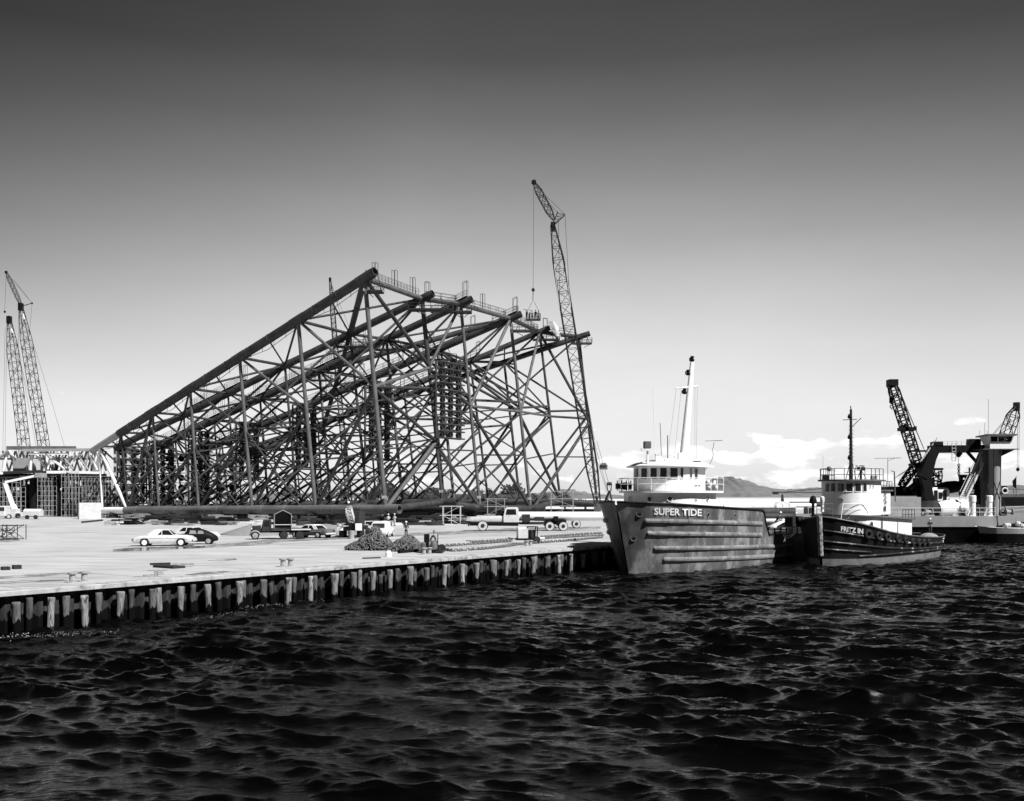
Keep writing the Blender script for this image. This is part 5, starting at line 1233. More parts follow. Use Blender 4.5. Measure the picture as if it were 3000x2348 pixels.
# ============================================================ VEHICLES, PEOPLE, GEAR IN THE YARD
def wheel(par,c,Rw,w,hub='grey_l',side=-1,ax=(0,1,0),white=0):
    c=Vector(c); a=Vector(ax)
    o=MB().lathe(c-a*w/2,[(Rw*.62,0),(Rw*.93,0),(Rw,w*.2),(Rw,w*.8),(Rw*.93,w),(Rw*.62,w)],axis=a,n=20)
    t=o.build('wheel','rubber',par,smooth=True)
    h=MB().lathe(c+a*side*(w*.5+.005),[(1e-3,side*.04),(Rw*.30,side*.035),(Rw*.36,-side*.02),(Rw*.60,-side*.02),(Rw*(.66 if not white else .86),side*.012)],axis=a,n=18); h.build('rim',hub,t,smooth=True)
    if white: MB().lathe(c+a*side*(w*.5+.02),[(1e-3,side*.06),(Rw*.34,side*.05),(Rw*.40,side*.0)],axis=a,n=14).build('hub','steel_d',t)
    return t
def ringsec(x,hw,z0,z1,crown=.03,tuck=.9):
    h=z1-z0
    return [(x,-hw*.9,z0),(x,-hw*.985,z0+h*.18),(x,-hw,z0+h*.5),(x,-hw*.97,z0+h*.82),(x,-hw*tuck,z1),(x,-hw*.5,z1+crown),(x,0,z1+crown*1.4),(x,hw*.5,z1+crown),(x,hw*tuck,z1),(x,hw*.97,z0+h*.82),(x,hw,z0+h*.5),(x,hw*.985,z0+h*.18),(x,hw*.9,z0)]
def car(label,loc,rz,body,st,gh,wx,Rw=.34,two=None,chrome=True,fins=0,hub='grey_l',group='cars parked on the yard',qp=.42):
    """st: (x, half width, z0, z1); gh: (x rear bottom, x rear top, x front top, x front bottom, z belt, z roof, half width bottom, top)"""
    r=thing('parked_car',label,'car',loc,rz,group)
    b=MB().loft([ringsec(*s) for s in st]).build('body',body,r,smooth=True,auto=40)
    x0,x1,x2,x3,zb,zr,hb,ht=gh; zr2=zr-.07
    def fr(z,f): return lerp(x0,x1,f),lerp(x3,x2,f)
    g=MB().loft([[(x0,-hb,zb),(x3,-hb,zb),(x3,hb,zb),(x0,hb,zb)],[(x1,-ht,zr2),(x2,-ht,zr2),(x2,ht,zr2),(x1,ht,zr2)]])
    g.build('window','glass',r)
    rm=two or body
    rf=MB(); rf.loft([[(x1-.06,-ht-.02,zr2-.02),(x2+.05,-ht-.02,zr2-.02),(x2+.05,ht+.02,zr2-.02),(x1-.06,ht+.02,zr2-.02)],[(x1-.02,-ht,zr2+.04),(x2,-ht,zr2+.04),(x2,ht,zr2+.04),(x1-.02,ht,zr2+.04)],[(x1+.15,-ht*.8,zr),(x2-.2,-ht*.8,zr),(x2-.2,ht*.8,zr),(x1+.15,ht*.8,zr)]])
    mid=(x1+x2)/2+.05
    for sg in (-1,1):
        rf.tube((x0,sg*hb,zb-.02),(x1,sg*ht,zr2),.05,n=5); rf.tube((x3,sg*hb,zb-.02),(x2,sg*ht,zr2),.04,n=5); rf.tube((mid,sg*(hb+.01),zb-.02),(mid,sg*(ht+.01),zr2),.035,n=5)
        rf.beam((lerp(x0,x1,.5)+.18,sg*(hb+ht)/2,zb),(x1+.28,sg*(ht+.005),zr2),.04,.20,up=(0,1,0)) if False else None
        # broad rear quarter
        q=lerp(x0,x1,.5)
        rf.add([(x0,sg*(hb+.015),zb-.02),(x0+qp,sg*(hb+.015),zb-.02),(x1+qp*.8,sg*(ht+.02),zr2),(x1,sg*(ht+.02),zr2),(x0,sg*(hb-.03),zb-.02),(x0+qp,sg*(hb-.03),zb-.02),(x1+qp*.8,sg*(ht-.03),zr2),(x1,sg*(ht-.03),zr2)],[(0,1,2,3),(7,6,5,4),(0,4,5,1),(1,5,6,2),(2,6,7,3),(3,7,4,0)])
    rf.build('roof',rm,r,smooth=True,auto=30)
    hw=max(s[1] for s in st)
    for x in wx:
        for sg in (-1,1):
            a=MB().lathe((x,sg*(hw-.10),Rw),[(1e-3,-.0),(Rw*1.18,0),(Rw*1.18,.105)],axis=(0,sg,0),n=18); a.v=[v for v in a.v]; a.build('wheel_arch','black',r)
            wheel(r,(x,sg*(hw-.09),Rw),Rw,.22,hub=hub,side=sg)
    xs=st[0][0]; xe=st[-1][0]
    if chrome:
        for x,d in ((xs,-.07),(xe,.07)): MB().beam((x+d,-hw*.95,.48),(x+d,hw*.95,.48),.12,.16).build('bumper','grey_l',r,bevel=.03)
        for sg in (-1,1):
            MB().lathe((xe-.02,sg*hw*.74,st[-1][3]-.16),[(.11,0),(.12,.06),(.08,.1),(1e-3,.11)],axis=(1,0,0),n=12).build('headlight','grey_l',r)
            MB().lathe((xs+.02,sg*hw*.78,st[0][3]-.10),[(.08,0),(.08,.05),(1e-3,.07)],axis=(-1,0,0),n=10).build('tail_light','grey_d',r)
            MB().beam((xs+.5,sg*(hw+.005),.72),(xe-.4,sg*(hw+.005),.72),.015,.03).build('side_trim','grey_l',r)
    return r
def yard_cars():
    coupe=[(-2.6,.50,.40,.66),(-2.45,.74,.30,.80),(-1.9,.86,.26,.90),(-1.0,.90,.24,.98),(0,.92,.25,1.0),(1.0,.91,.26,.97),(1.9,.87,.30,.93),(2.4,.78,.34,.86),(2.62,.5,.42,.75)]
    g=G(470,1601); car('long white coupe with whitewall tyres parked side-on in front of the other two cars',(g.x,g.y+.9,2),R(9),'car_white',coupe,(-1.3,-.7,.5,1.0,.97,1.50,.82,.62),(-1.5,1.6),hub='whitec',qp=.85)
    sed=[(-2.5,.6,.42,.82),(-2.4,.84,.32,.92),(-1.5,.88,.28,.95),(0,.9,.26,.96),(1.3,.88,.28,.93),(2.3,.82,.34,.88),(2.5,.55,.42,.76)]
    g=G(557,1586); car('white sedan half hidden behind the dark rounded car',(g.x,g.y+.8,2),R(-14),'car_white',sed,(-1.5,-.95,.35,.95,.94,1.42,.8,.64),(-1.5,1.5))
    # small dark round-backed car
    g=G(566,1596); r=thing('parked_car','small dark car with a rounded sloping back parked between two white cars','car',(g.x,g.y+.7,2),R(188),'cars parked on the yard')
    st=[(-2.0,.35,.38,.5),(-1.9,.5,.30,.72),(-1.5,.62,.26,.98),(-1.0,.70,.25,1.22),(-.5,.72,.24,1.40),(0,.72,.24,1.48),(.4,.71,.24,1.44),(.75,.70,.24,1.20),(.95,.69,.25,.98),(1.5,.6,.28,.88),(1.9,.45,.34,.66),(2.0,.25,.4,.5)]
    MB().loft([ringsec(x,hw,z0,z1,.02,.72 if z1>1.05 else .85) for x,hw,z0,z1 in st]).build('body','black',r,smooth=True,auto=50)
    for sg in (-1,1):
        for x0,x1,z1 in ((-.85,-.28,1.28),(-.2,.45,1.32)):
            MB().add([(x0,sg*.735,.98),(x1,sg*.735,.98),(x1-.08,sg*.70,z1),(x0+.1,sg*.70,z1-.04),(x0,sg*.64,.98),(x1,sg*.64,.98),(x1-.08,sg*.54,z1),(x0+.1,sg*.54,z1-.04)],[(0,1,2,3),(7,6,5,4),(0,4,5,1),(1,5,6,2),(2,6,7,3),(3,7,4,0)]).build('window','grey',r)
        for x in (-1.25,1.25):
            wheel(r,(x,sg*.68,.32),.32,.18,hub='grey',side=sg); MB().loft([[(x+math.cos(a)*.46,sg*(.60),.30+math.sin(a)*.46) for a in np.linspace(0,PI,9)],[(x+math.cos(a)*.43,sg*(.79),.28+math.sin(a)*.43) for a in np.linspace(0,PI,9)]],closed=False,cap=False).build('mudguard','black',r,smooth=True)
        MB().lathe((1.7,sg*.55,.7),[(.1,0),(.11,.12),(1e-3,.16)],axis=(1,0,0),n=10).build('headlight','grey_l',r)
    # grey sedan with a pale roof behind the canvas truck
    g=G(905,1577); car('dark sedan with a pale roof parked behind the canvas-topped truck, tail to the right',(g.x+.1,g.y+1,2),R(152),'grey_d',sed,(-1.4,-.85,.45,1.0,.94,1.42,.8,.64),(-1.5,1.5),two='whitec')
    # station wagon beyond, seen from behind, beside the chain heap
    g=G(1114,1576); r=thing('panel_van','pale van seen from behind, standing beyond the heap of chain','van',(g.x,g.y+2,2),R(86),None)
    st=[(-2.2,.86,.35,.98),(-1.6,.9,.3,1.02),(.8,.9,.3,1.02),(1.9,.86,.32,.98),(2.3,.7,.4,.85)]
    MB().loft([ringsec(*s) for s in st]).build('body','whitec',r,smooth=True)
    MB().loft([[(x,-h*.95,1.0),(x,-h,1.2),(x,-h*.96,1.5),(x,-h*.8,1.68),(x,0,1.74),(x,h*.8,1.68),(x,h*.96,1.5),(x,h,1.2),(x,h*.95,1.0)] for x,h in ((-2.05,.78),(-1.7,.82),(.2,.82),(.9,.7))]).build('roof','whitec',r,smooth=True)
    MB().prism([(-2.13,-.62),(-2.13,.62),(-2.04,.62),(-2.04,-.62)],1.06,1.52).build('window','glass',r,bevel=.02)
    for x in (-1.4,1.4):
        for sg in (-1,1): wheel(r,(x,sg*.8,.34),.34,.2,side=sg)
    MB().beam((-2.28,-.85,.5),(-2.28,.85,.5),.1,.16).build('bumper','grey_l',r)
    # far car behind the boats and a second one beside it
    g=GY(2312,142); car('pale-roofed dark sedan parked far off on the quay between the two boats',(g.x,g.y,2),R(150),'grey',sed,(-1.4,-.85,.45,1.0,.94,1.42,.8,.64),(-1.5,1.5),two='grey_l')
    g=GY(2372,146); car('white car far off on the quay, just left of the bow of the tug',(g.x,g.y,2),R(80),'whitec',sed,(-1.4,-.85,.45,1.0,.94,1.42,.8,.64),(-1.5,1.5))
yard_cars()
def trucks():
    # canvas topped truck
    g=G(818,1581); r=thing('canopy_truck','dark flatbed truck with a boxy grey gabled canopy, open side to the camera','truck',(g.x,g.y+1.2,2),R(196))
    MB().box((-.2,-.4,.78),(5.2,.16,.2)).box((-.2,.4,.78),(5.2,.16,.2)).build('chassis','black',r)
    MB().box((-.85,0,1.02),(3.9,2.1,.14)).build('flatbed','steel_d',r)
    MB().beam((-.9,1.08,1.0),(-2.85,1.08,1.0),.06,.14).build('tail_board','grey_l',r)
    zc=1.1; sh=[(.85,zc),(.85,zc+1.45),(0,zc+1.88),(-.85,zc+1.45),(-.85,zc)]; x_=-.05
    ins=[(y*.95,z if k in(0,4) else z-.05) for k,(y,z) in enumerate(sh)]
    mb=MB(); mb.loft([[(x_+y,-1.0,z) for y,z in sh],[(x_+y,1.0,z) for y,z in sh]],closed=False,cap=False); mb.loft([[(x_+y,-1.0,z) for y,z in ins],[(x_+y,1.0,z) for y,z in ins]],closed=False,cap=False)
    mb.add([(x_+y,-1.0,z) for y,z in sh],[tuple(range(5))]); mb.build('canopy','grey_d',r)
    MB().path([Vector((x_+y,1.01,z)) for y,z in sh],.035,n=5).build('canopy_frame','grey',r)
    MB().beam((x_-.8,1.0,zc+.4),(x_+.8,1.0,zc+.4),.05,.07).build('rail','grey_l',r)
    cb=MB().loft([[(1.1,-.8,.8),(1.1,.8,.8),(1.1,.8,2.0),(1.1,-.8,2.0)],[(2.1,-.8,.8),(2.1,.8,.8),(1.85,.7,2.0),(1.85,-.7,2.0)]]).build('cab','steel_d',r,bevel=.05)
    for sg in (-1,1): MB().add([(1.3,sg*.81,1.4),(1.85,sg*.81,1.4),(1.75,sg*.77,1.85),(1.3,sg*.79,1.85),(1.3,sg*.77,1.4),(1.85,sg*.77,1.4),(1.75,sg*.73,1.85),(1.3,sg*.75,1.85)],[(0,1,2,3),(7,6,5,4),(0,4,5,1),(1,5,6,2),(2,6,7,3),(3,7,4,0)]).build('window','glass',cb)
    MB().loft([ringsec(2.1,.5,.7,1.4),ringsec(2.9,.42,.7,1.32),ringsec(3.1,.36,.75,1.2)]).build('bonnet','steel_d',r,smooth=True)
    for sg in (-1,1):
        MB().loft([[(2.7+math.cos(t)*.55,sg*.5,.42+math.sin(t)*.5) for t in np.linspace(0,PI,9)],[(2.7+math.cos(t)*.5,sg*.95,.40+math.sin(t)*.46) for t in np.linspace(0,PI,9)]],closed=False,cap=False).build('mudguard','grey_l' if sg>0 else 'steel_d',r,smooth=True)
        wheel(r,(2.7,sg*.8,.42),.42,.22,hub='grey',side=sg)
        wheel(r,(-.15,sg*.85,.42),.42,.34,hub='steel_d',side=sg); wheel(r,(-1.75,sg*.85,.42),.42,.34,hub='steel_d',side=sg)
        MB().lathe((3.0,sg*.5,1.1),[(.12,0),(.12,.1),(1e-3,.13)],axis=(1,0,0),n=10).build('headlight','grey_l',r)
    # white bonneted truck carrying the long pale pipe
    g=G(1412,1556); r=thing('pipe_truck','white cabbed heavy truck with pale wheels hauling a very long pipe','truck',(g.x,g.y+.9,2),R(180))
    # local +x points left in the photograph (its driving direction)
    cb=MB().loft([ringsec(-3.6,.72,1.1,1.85,.02),ringsec(-2.0,.74,1.1,1.88,.02),ringsec(.9,.66,1.1,1.78,.02),ringsec(1.45,.62,1.12,1.7,.02)]).build('bonnet','car_white',r,smooth=True)
    MB().prism([(-.8,-.69),(.5,-.69),(.5,-.66),(-.8,-.66)],1.5,1.62).build('louvre','black',r)
    MB().loft([ringsec(-4.6,.93,.62,1.12,.0),ringsec(1.6,.9,.66,1.16,.0)]).build('chassis','black',r)
    c2=MB().loft([[(-4.7,-.95,1.1),(-4.7,.95,1.1),(-2.75,.95,1.1),(-2.75,-.95,1.1)],[(-4.7,-.95,2.0),(-4.7,.95,2.0),(-2.75,.95,2.0),(-2.75,-.95,2.0)],[(-4.6,-.85,2.9),(-4.6,.85,2.9),(-3.0,.85,2.9),(-3.0,-.85,2.9)],[(-4.4,-.6,3.0),(-4.4,.6,3.0),(-3.2,.6,3.0),(-3.2,-.6,3.0)]]).build('cab','car_white',r,smooth=True,auto=30)
    for sg in (-1,1): MB().add([(-4.35,sg*.965,2.05),(-3.0,sg*.965,2.05),(-3.15,sg*.90,2.75),(-4.3,sg*.90,2.75),(-4.35,sg*.9,2.05),(-3.0,sg*.9,2.05),(-3.15,sg*.83,2.75),(-4.3,sg*.83,2.75)],[(0,1,2,3),(7,6,5,4),(0,4,5,1),(1,5,6,2),(2,6,7,3),(3,7,4,0)]).build('window','glass',c2)
    MB().add([(-2.72,-.8,2.1),(-2.72,.8,2.1),(-2.96,.75,2.8),(-2.96,-.75,2.8),(-2.78,-.8,2.1),(-2.78,.8,2.1),(-3.02,.75,2.8),(-3.02,-.75,2.8)],[(0,1,2,3),(7,6,5,4),(0,4,5,1),(1,5,6,2),(2,6,7,3),(3,7,4,0)]).build('windscreen','glass',c2)
    MB().box((-6.6,0,.95),(6.5,1.2,.3)).box((-5.6,0,1.6),(1.0,1.6,1.0)).box((-7.3,0,1.5),(1.2,1.4,.5)).build('frame','steel_d',r)
    for sg in (-1,1):
        wheel(r,(-.1,sg*.95,.66),.66,.34,hub='grey_l',side=sg,white=1)
        for x in (-8.6,-10.3): wheel(r,(x,sg*1.0,.60),.60,.5,hub='grey_l',side=sg,white=1)
    MB().box((-9.4,0,1.1),(2.6,1.4,.5)).box((-9.4,0,1.55),(.5,2.0,.6)).build('bolster','black',r)
    MB().beam((1.75,-.95,.75),(1.75,.95,.75),.1,.35).build('bumper','steel_d',r)
    # rear dolly
    g2=G(1660,1548); d=thing('pipe_dolly','rear wheeled bogie carrying the tail of the long pale pipe','trailer',(g2.x,g2.y+.9,2),R(180))
    MB().box((0,0,1.15),(4.0,1.3,.4)).box((.1,0,1.6),(.5,2.0,.6)).build('frame','grey_l',d)
    MB().box((2.6,0,.9),(1.0,1.6,1.2)).build('mudflap','steel_d',d)
    for sg in (-1,1):
        for x in (-1.35,1.2): wheel(d,(x,sg*1.0,.60),.60,.5,hub='whitec' if sg<0 else 'grey_l',side=sg,white=1)
    p=P(1484,1513,131.5); q=P(1775,1513,131.5); mb=MB().pipe(q,p,.58,.05,n=22); mb.torus(lerp(q,p,.03),(1,0,0),.58,.03,n=20)
    solo(mb,'steel_pipe','white','very long pale steel pipe resting on the white truck and its bogie','pipe',tuple(p),world=True,smooth=True)
    for k,(x,n) in enumerate(((1476,3),)):
        mb=MB()
        for i in range(n): mb.lathe(P(x+i*6-8,1513,131.5),[(.3,0),(.62,.05),(.62,.22),(.3,.25)],axis=(1,0,0),n=14)
        mb.box(P(1470,1515,131.5),(1.6,.9,.9)); solo(mb,'winch_drum','black','dark winch drum on the truck at the front end of the long pale pipe','winch',tuple(P(1470,1530,131.5)),world=True)
    # small mobile crane truck seen end on
    g=G(1023,1577); r=thing('mobile_crane','small truck crane seen end-on with pale lattice boom and white tail boxes','crane',(g.x,g.y+2,2),R(88))
    MB().box((2,0,.95),(7,1.5,.4)).build('chassis','black',r)
    for sg in (-1,1):
        MB().box((-1.5,sg*.98,1.15),(.6,.62,.75)).build('tail_box','whitec',r,bevel=.03)
        for x in (-.8,.5,4.2): wheel(r,(x,sg*.95,.45),.45,.45,side=sg,hub='steel_d')
    MB().box((1.8,0,2.0),(3.4,1.5,1.5)).box((3.2,.2,2.4),(1.2,1.1,1.4)).build('crane_house','steel_d',r,bevel=.06)
    mb=MB(); lattice(mb,P(1035,1545,112),P(1020,1488,107),.62,.35,.5,.045,.8,.1,rb=.03); mb.build('boom','grey_l',r,world=True)
    mb=MB().tube(P(1020,1488,107),P(1022,1405,107),.03,n=4); mb.tube(P(1020,1480,107),P(1012,1440,107),.02); mb.build('hoist_line','steel_d',r,world=True)
    MB().ball(P(1021,1472,107),.14).build('hook','whitec',r,world=True)
    g=G(1030,1580); solo(MB().lathe((0,0,0),[(.29,0),(.29,.03),(.28,.3),(.295,.32),(.28,.34),(.28,.6),(.295,.62),(.28,.64),(.29,.87),(.26,.88)],n=18),'oil_drum','grey','grey oil drum standing behind the truck crane, left of the chain heap','drum',tuple(g),smooth=True)
trucks()
# ------------------------------------------------------------ gravel
def gravel():
    for k,(px,w,h,Y,lab) in enumerate(((735,3.7,1.15,117,'left cone of a long grey gravel heap behind the canvas-topped truck'),(955,5.2,1.2,119,'right long grey gravel heap behind the dark sedan'),(850,4.0,.9,120,'middle hump of the gravel between the truck and the sedan'))):
        g=GY(px,Y); rr=np.random.RandomState(k); rings=[]
        for j in range(15):
            t=j/14; R1=w*(1-t)**.95; rings.append([(math.cos(a)*R1*(1+.06*math.sin(3*a+k)+.02*rr.randn()),math.sin(a)*R1*.6*(1+.02*rr.randn()),h*(t**.9)*(1+.015*rr.randn())-(.05 if j==0 else 0)) for a in np.linspace(0,2*PI,49)[:-1]])
        solo(MB().loft(rings),'gravel_heap','gravel',lab,'gravel heap',tuple(g),smooth=True,auto=180,group='gravel heaps')
gravel()
# ------------------------------------------------------------ chains
def chain(pts,L=.30,r=.028,jit=0,rnd=random):
    mb=MB(); i=0; 
    for a,b in zip(pts[:-1],pts[1:]):
        n=max(1,round((b-a).length/(L*.74))); d=(b-a).normalized()
        for k in range(n):
            c=lerp(a,b,(k+.5)/n)+Vector((0,0,random.uniform(0,jit))); ax=Vector((0,0,1)) if i%2 else d.cross(Vector((0,0,1))).normalized()
            mb.torus(c,ax,L*.26,r*1.15,n=10,m=5,elong=L*.20,dirv=d); i+=1
    return mb
def chains():
    Z=Vector((0,0,.09))
    for k,(pts,lab) in enumerate((([(1292,1613),(1330,1617),(1420,1611),(1540,1596)],'nearest length of heavy chain laid along the quay from the dark machine to the compressor'),
        ([(1292,1603),(1400,1596),(1500,1588)],'second length of heavy chain laid along the quay, left of the compressor'),
        ([(1378,1592),(1440,1588),(1500,1583)],'short heap-end of chain lying farthest from the quay edge, left of the compressor'),
        ([(1562,1594),(1660,1587),(1765,1577)],'nearest length of heavy chain laid right of the compressor'),
        ([(1585,1581),(1680,1575),(1768,1570)],'middle length of heavy chain laid right of the compressor'),
        ([(1585,1576),(1680,1569),(1765,1564)],'farthest length of heavy chain laid right of the compressor'))):
        p=[G(*q)+Z for q in pts]; fine=[]
        for a,b in zip(p[:-1],p[1:]):
            for i in range(8): fine.append(lerp(a,b,i/8)+Vector((0,random.uniform(-.12,.12),0)))
        fine.append(p[-1]); solo(chain(fine,.42,.046),'laid_chain','chain',lab,'chain',tuple(p[0]-Z),world=True,smooth=True,group='chains laid along the quay')
    def heap(x0,x1,yb,peaks,seed,lab):
        rr=random.Random(seed); a=G(x0,yb); b=G(x1,yb); c=(a+b)/2; W_=(b-a).length/2; mb=MB(); core_=MB()
        Y=c.y
        def hgt(t,v):
            e=0
            for (pc,pw,ph) in peaks: e=max(e,ph*math.exp(-((t-pc)/pw)**2))
            return max(0,e*(1-v*v)**.7)
        # dark heaped core, links spread all over it
        core=[]
        for i in range(33):
            t=-1+2*i/32; core.append([(c.x+t*W_,c.y+v*1.15*(.35+.65*min(1,hgt(t,0)/peaks[0][2]+.1)),2+max(-.02,hgt(t,v)*.94-.06)) for v in np.linspace(-1,1,13)])
        core_.loft(core,closed=False,cap=False)
        for s_ in range(105):      # strands wandering over the heap
            t=rr.uniform(-1,1); v=rr.uniform(-1,.95); d=rr.uniform(0,2*PI)
            for q in range(9):
                h=hgt(t,v)
                if h<.04 and rr.random()<.6: break
                sc=(.35+.65*min(1,hgt(t,0)/peaks[0][2]+.1))
                p=Vector((c.x+t*W_,c.y+v*1.15*sc,2+h+.07)); dv=Vector((math.cos(d)*1,math.sin(d)*.8,0)); t2=t+math.cos(d)*.38/W_; v2=v+math.sin(d)*.32; dv=Vector(((t2-t)*W_,(v2-v)*1.1,hgt(max(-1,min(1,t2)),max(-1,min(1,v2)))-h)).normalized()
                ax=Vector((rr.gauss(0,1),rr.gauss(0,1),rr.gauss(0,1))); ax=(ax-dv*ax.dot(dv)).normalized()
                mb.torus(p,ax,.125,.046,n=9,m=5,elong=.13,dirv=dv); t,v=t2,v2; d+=rr.uniform(-.7,.7)
                if abs(t)>1 or abs(v)>1: break
        t_=thing('chain_heap',lab,'chain',(c.x,c.y,2),0,'heaps of anchor chain'); core_.build('heap_core','black',t_,world=True); mb.build('links','chain',t_,world=True,smooth=True,auto=60)
    heap(1016,1150,1612,[(.25,.42,1.72),(-.15,.45,1.05),(-.6,.35,.5),(.7,.3,.9)],1,'tall heap of rusty anchor chain, the larger one, standing near the quay edge')
    heap(1142,1240,1615,[(.1,.75,1.1),(-.5,.4,.7)],2,'lower rounded heap of rusty anchor chain beside the dark machine')
chains()
# ------------------------------------------------------------ machines, bollards, small things on the quay
def quay_gear():
    g=G(1266,1621); r=thing('diesel_engine_set','upright dark engine casing with a pale scribbled radiator and round drum on the quay edge','engine',(g.x,g.y+.5,2),R(-8))
    MB().box((-.12,0,.92),(.95,1.0,1.1)).build('casing','black',r,bevel=.05)
    MB().box((.17,-.53,1.22),(.62,.06,.55)).build('radiator','grey_l',r,bevel=.02); MB().box((.1,-.55,.65),(.55,.08,.5)).build('panel','grey',r,bevel=.02)
    q=MB(); 
    for k in range(12): q.torus((.17+.2*math.sin(k*2.3),-.57,1.2+.15*math.cos(k*1.7)),(.1,1,0),.06,.012,n=9,m=4)
    q.build('scribble','black',r)
    MB().lathe((.28,-.75,.30),[(.2,0),(.26,.05),(.26,.5),(.18,.62),(.05,.7)],n=14).build('drum','grey_d',r,smooth=True)
    MB().lathe((-.62,-.5,.0),[(.2,0),(.2,.75),(.12,.85)],n=12).build('filter','grey_d',r,smooth=True)
    MB().box((.05,-.1,.14),(1.7,1.3,.14)).tube((.55,-.6,.2),(.75,-.7,.25),.1).build('skid','steel_d',r)
    MB().tube((.1,0,1.47),(.1,0,1.75),.035).box((.1,0,1.72),(.18,.06,.06)).build('exhaust','black',r)
    for sg in (-1,1): wheel(r,(.62,sg*.45,.33),.33,.14,side=sg,hub='steel_d')
    g=G(1546,1593); r=thing('air_compressor','small towed compressor with rounded pale bonnet and open dark engine bay','compressor',(g.x,g.y+.4,2),R(10))
    MB().loft([[(-.98,-.5,.5),(-.98,.5,.5),(-.98,.5,1.35),(-.98,.3,1.52),(-.98,-.3,1.52),(-.98,-.5,1.35)],[(-.05,-.5,.5),(-.05,.5,.5),(-.05,.5,1.4),(-.05,.3,1.56),(-.05,-.3,1.56),(-.05,-.5,1.4)]]).build('bonnet','grey_l',r,smooth=True,auto=25)
    MB().box((.4,0,1.55),(1.0,1.1,.08)).tube((.8,-.48,.5),(.86,-.48,1.52),.05).tube((.8,.48,.5),(.86,.48,1.52),.05).build('canopy','black',r)
    MB().box((.3,.1,.85),(.75,.6,.7)).tube((.3,-.35,.6),(.3,-.35,1.2),.12).build('engine','steel_d',r); MB().box((0,0,.4),(2.2,1.0,.18)).beam((-1.1,0,.4),(-1.9,0,.55),.08,.08).build('chassis','black',r)
    for sg in (-1,1): wheel(r,(.75,sg*.6,.34),.34,.2,side=sg,hub='steel_d')
    MB().lathe((1.1,-.2,.45),[(.14,0),(.14,.5)],axis=(1,0,0),n=10).build('air_tank','grey_l',r)
    # bollard pairs
    for k,(px,py,lab) in enumerate(((212,1707,'left bollard of the pair nearest the left edge of the photograph'),(247,1704,'right bollard of the pair nearest the left edge of the photograph'),
        (829,1661,'left bollard of the pale pair left of the chain heaps'),(851,1660,'right bollard of the pale pair left of the chain heaps'),
        (1242,1625,'left bollard of the pale pair in front of the dark engine casing'),(1258,1624,'right bollard of the pale pair in front of the dark engine casing'),
        (1542,1601,'left bollard of the pale pair in front of the compressor'),(1554,1600,'right bollard of the pale pair in front of the compressor'))):
        g=G(px,py); solo(MB().lathe((0,0,0),[(.25,0),(.25,.03),(.155,.05),(.15,.40),(.24,.44),(.25,.50),(.20,.52)],n=18),'bollard','bollard',lab,'bollard',tuple(g),smooth=True,auto=40,group='paired mooring bollards on the quay')
    g=G(1138,1632); b=solo(MB().lathe((0,0,0),[(.22,0),(.24,.3),(.24,.33),(.16,.4),(.16,.46)],n=18),'paint_can','whitec','white can with a narrow neck standing alone on the quay edge','can',tuple(g),smooth=True,auto=40)
    a=G(1168,1622);c=G(1220,1618); solo(MB().pipe(c+Vector((0,0,.13)),a+Vector((0,0,.13)),.13,.02,n=14),'short_pipe','black','short dark pipe lying at the foot of the lower chain heap','pipe',tuple(a),world=True,smooth=True)
    a=G(1062,1638);c=G(1115,1636); solo(MB().tube(c+Vector((0,0,.05)),a+Vector((0,0,.05)),.05,n=8),'iron_bar','steel_d','thin dark bar lying on the quay left of the white can','bar',tuple(a),world=True)
    # boards, plates on the quay to the left
    for k,(x0,y0,x1,y1,w,h,m,z,lab) in enumerate(((466,1662,525,1666,.9,.14,'steel_d',0,'dark steel plate lying flat on the quay near the left'),(505,1662,568,1661,.25,.12,'wood',.1,'long board lying across the dark plate on the quay'),
        (440,1674,499,1672,.25,.12,'steel_d',.36,'dark board propped up on a short post on the quay'),(5,1671,27,1670,.5,.2,'steel_d',0,'left dark block lying near the left edge of the quay'),(38,1668,60,1667,.5,.24,'steel_d',0,'right dark block lying near the left edge of the quay'),
        (390,1692,455,1690,.1,.06,'wood',0,'thin lath lying at the quay edge'),(420,1688,480,1684,.08,.06,'wood',0,'second thin lath lying crossed at the quay edge'))):
        a=G(x0,y0)+Vector((0,0,z+h/2)); b_=G(x1,y1)+Vector((0,0,z+h/2)); solo(MB().beam(a,b_,w,h),'plank' if m=='wood' else 'steel_plate' if k==0 else 'timber_block',m,lab,'board',(a.x,a.y,2+z),world=True)
    g=G(457,1690); solo(MB().box((0,0,.17),(.16,.16,.34)).box((.2,0,.24),(.4,.1,.08)),'short_post','wood','short wooden post under the propped dark board','post',tuple(g))
    g=G(1385,1586); p=[g+Vector((.9*math.sin(k*.8)-.5+.12*k,.25*math.cos(k*1.3),.03)) for k in range(14)]; solo(MB().path(p,.03,n=5),'cable','steel_d','thin dark cable lying in loose loops on the yard beyond the laid chains','cable',tuple(g),world=True)
    # scaffold frame at the left edge
    g=G(0,1583); mb=MB(); b0=G(-12,1583); b1=G(51,1583); H_=1.55
    for p in (b0,b1,b0+Vector((.4,1.4,0)),b1+Vector((.2,1.4,0)),lerp(b0,b1,.3)): mb.tube(p,p+Vector((0,0,H_)),.045,n=6)
    for dy in (0,1.4):
        for h in (.1,H_-.1): mb.tube(b0+Vector((0,dy,h)),b1+Vector((0,dy,h)),.045,n=6)
        mb.tube(b0+Vector((0,dy,H_)),b1+Vector((0,dy,.1)),.035,n=5); mb.tube(b0+Vector((0,dy,.1)),b1+Vector((0,dy,H_)),.035,n=5)
    rr=random.Random(6)
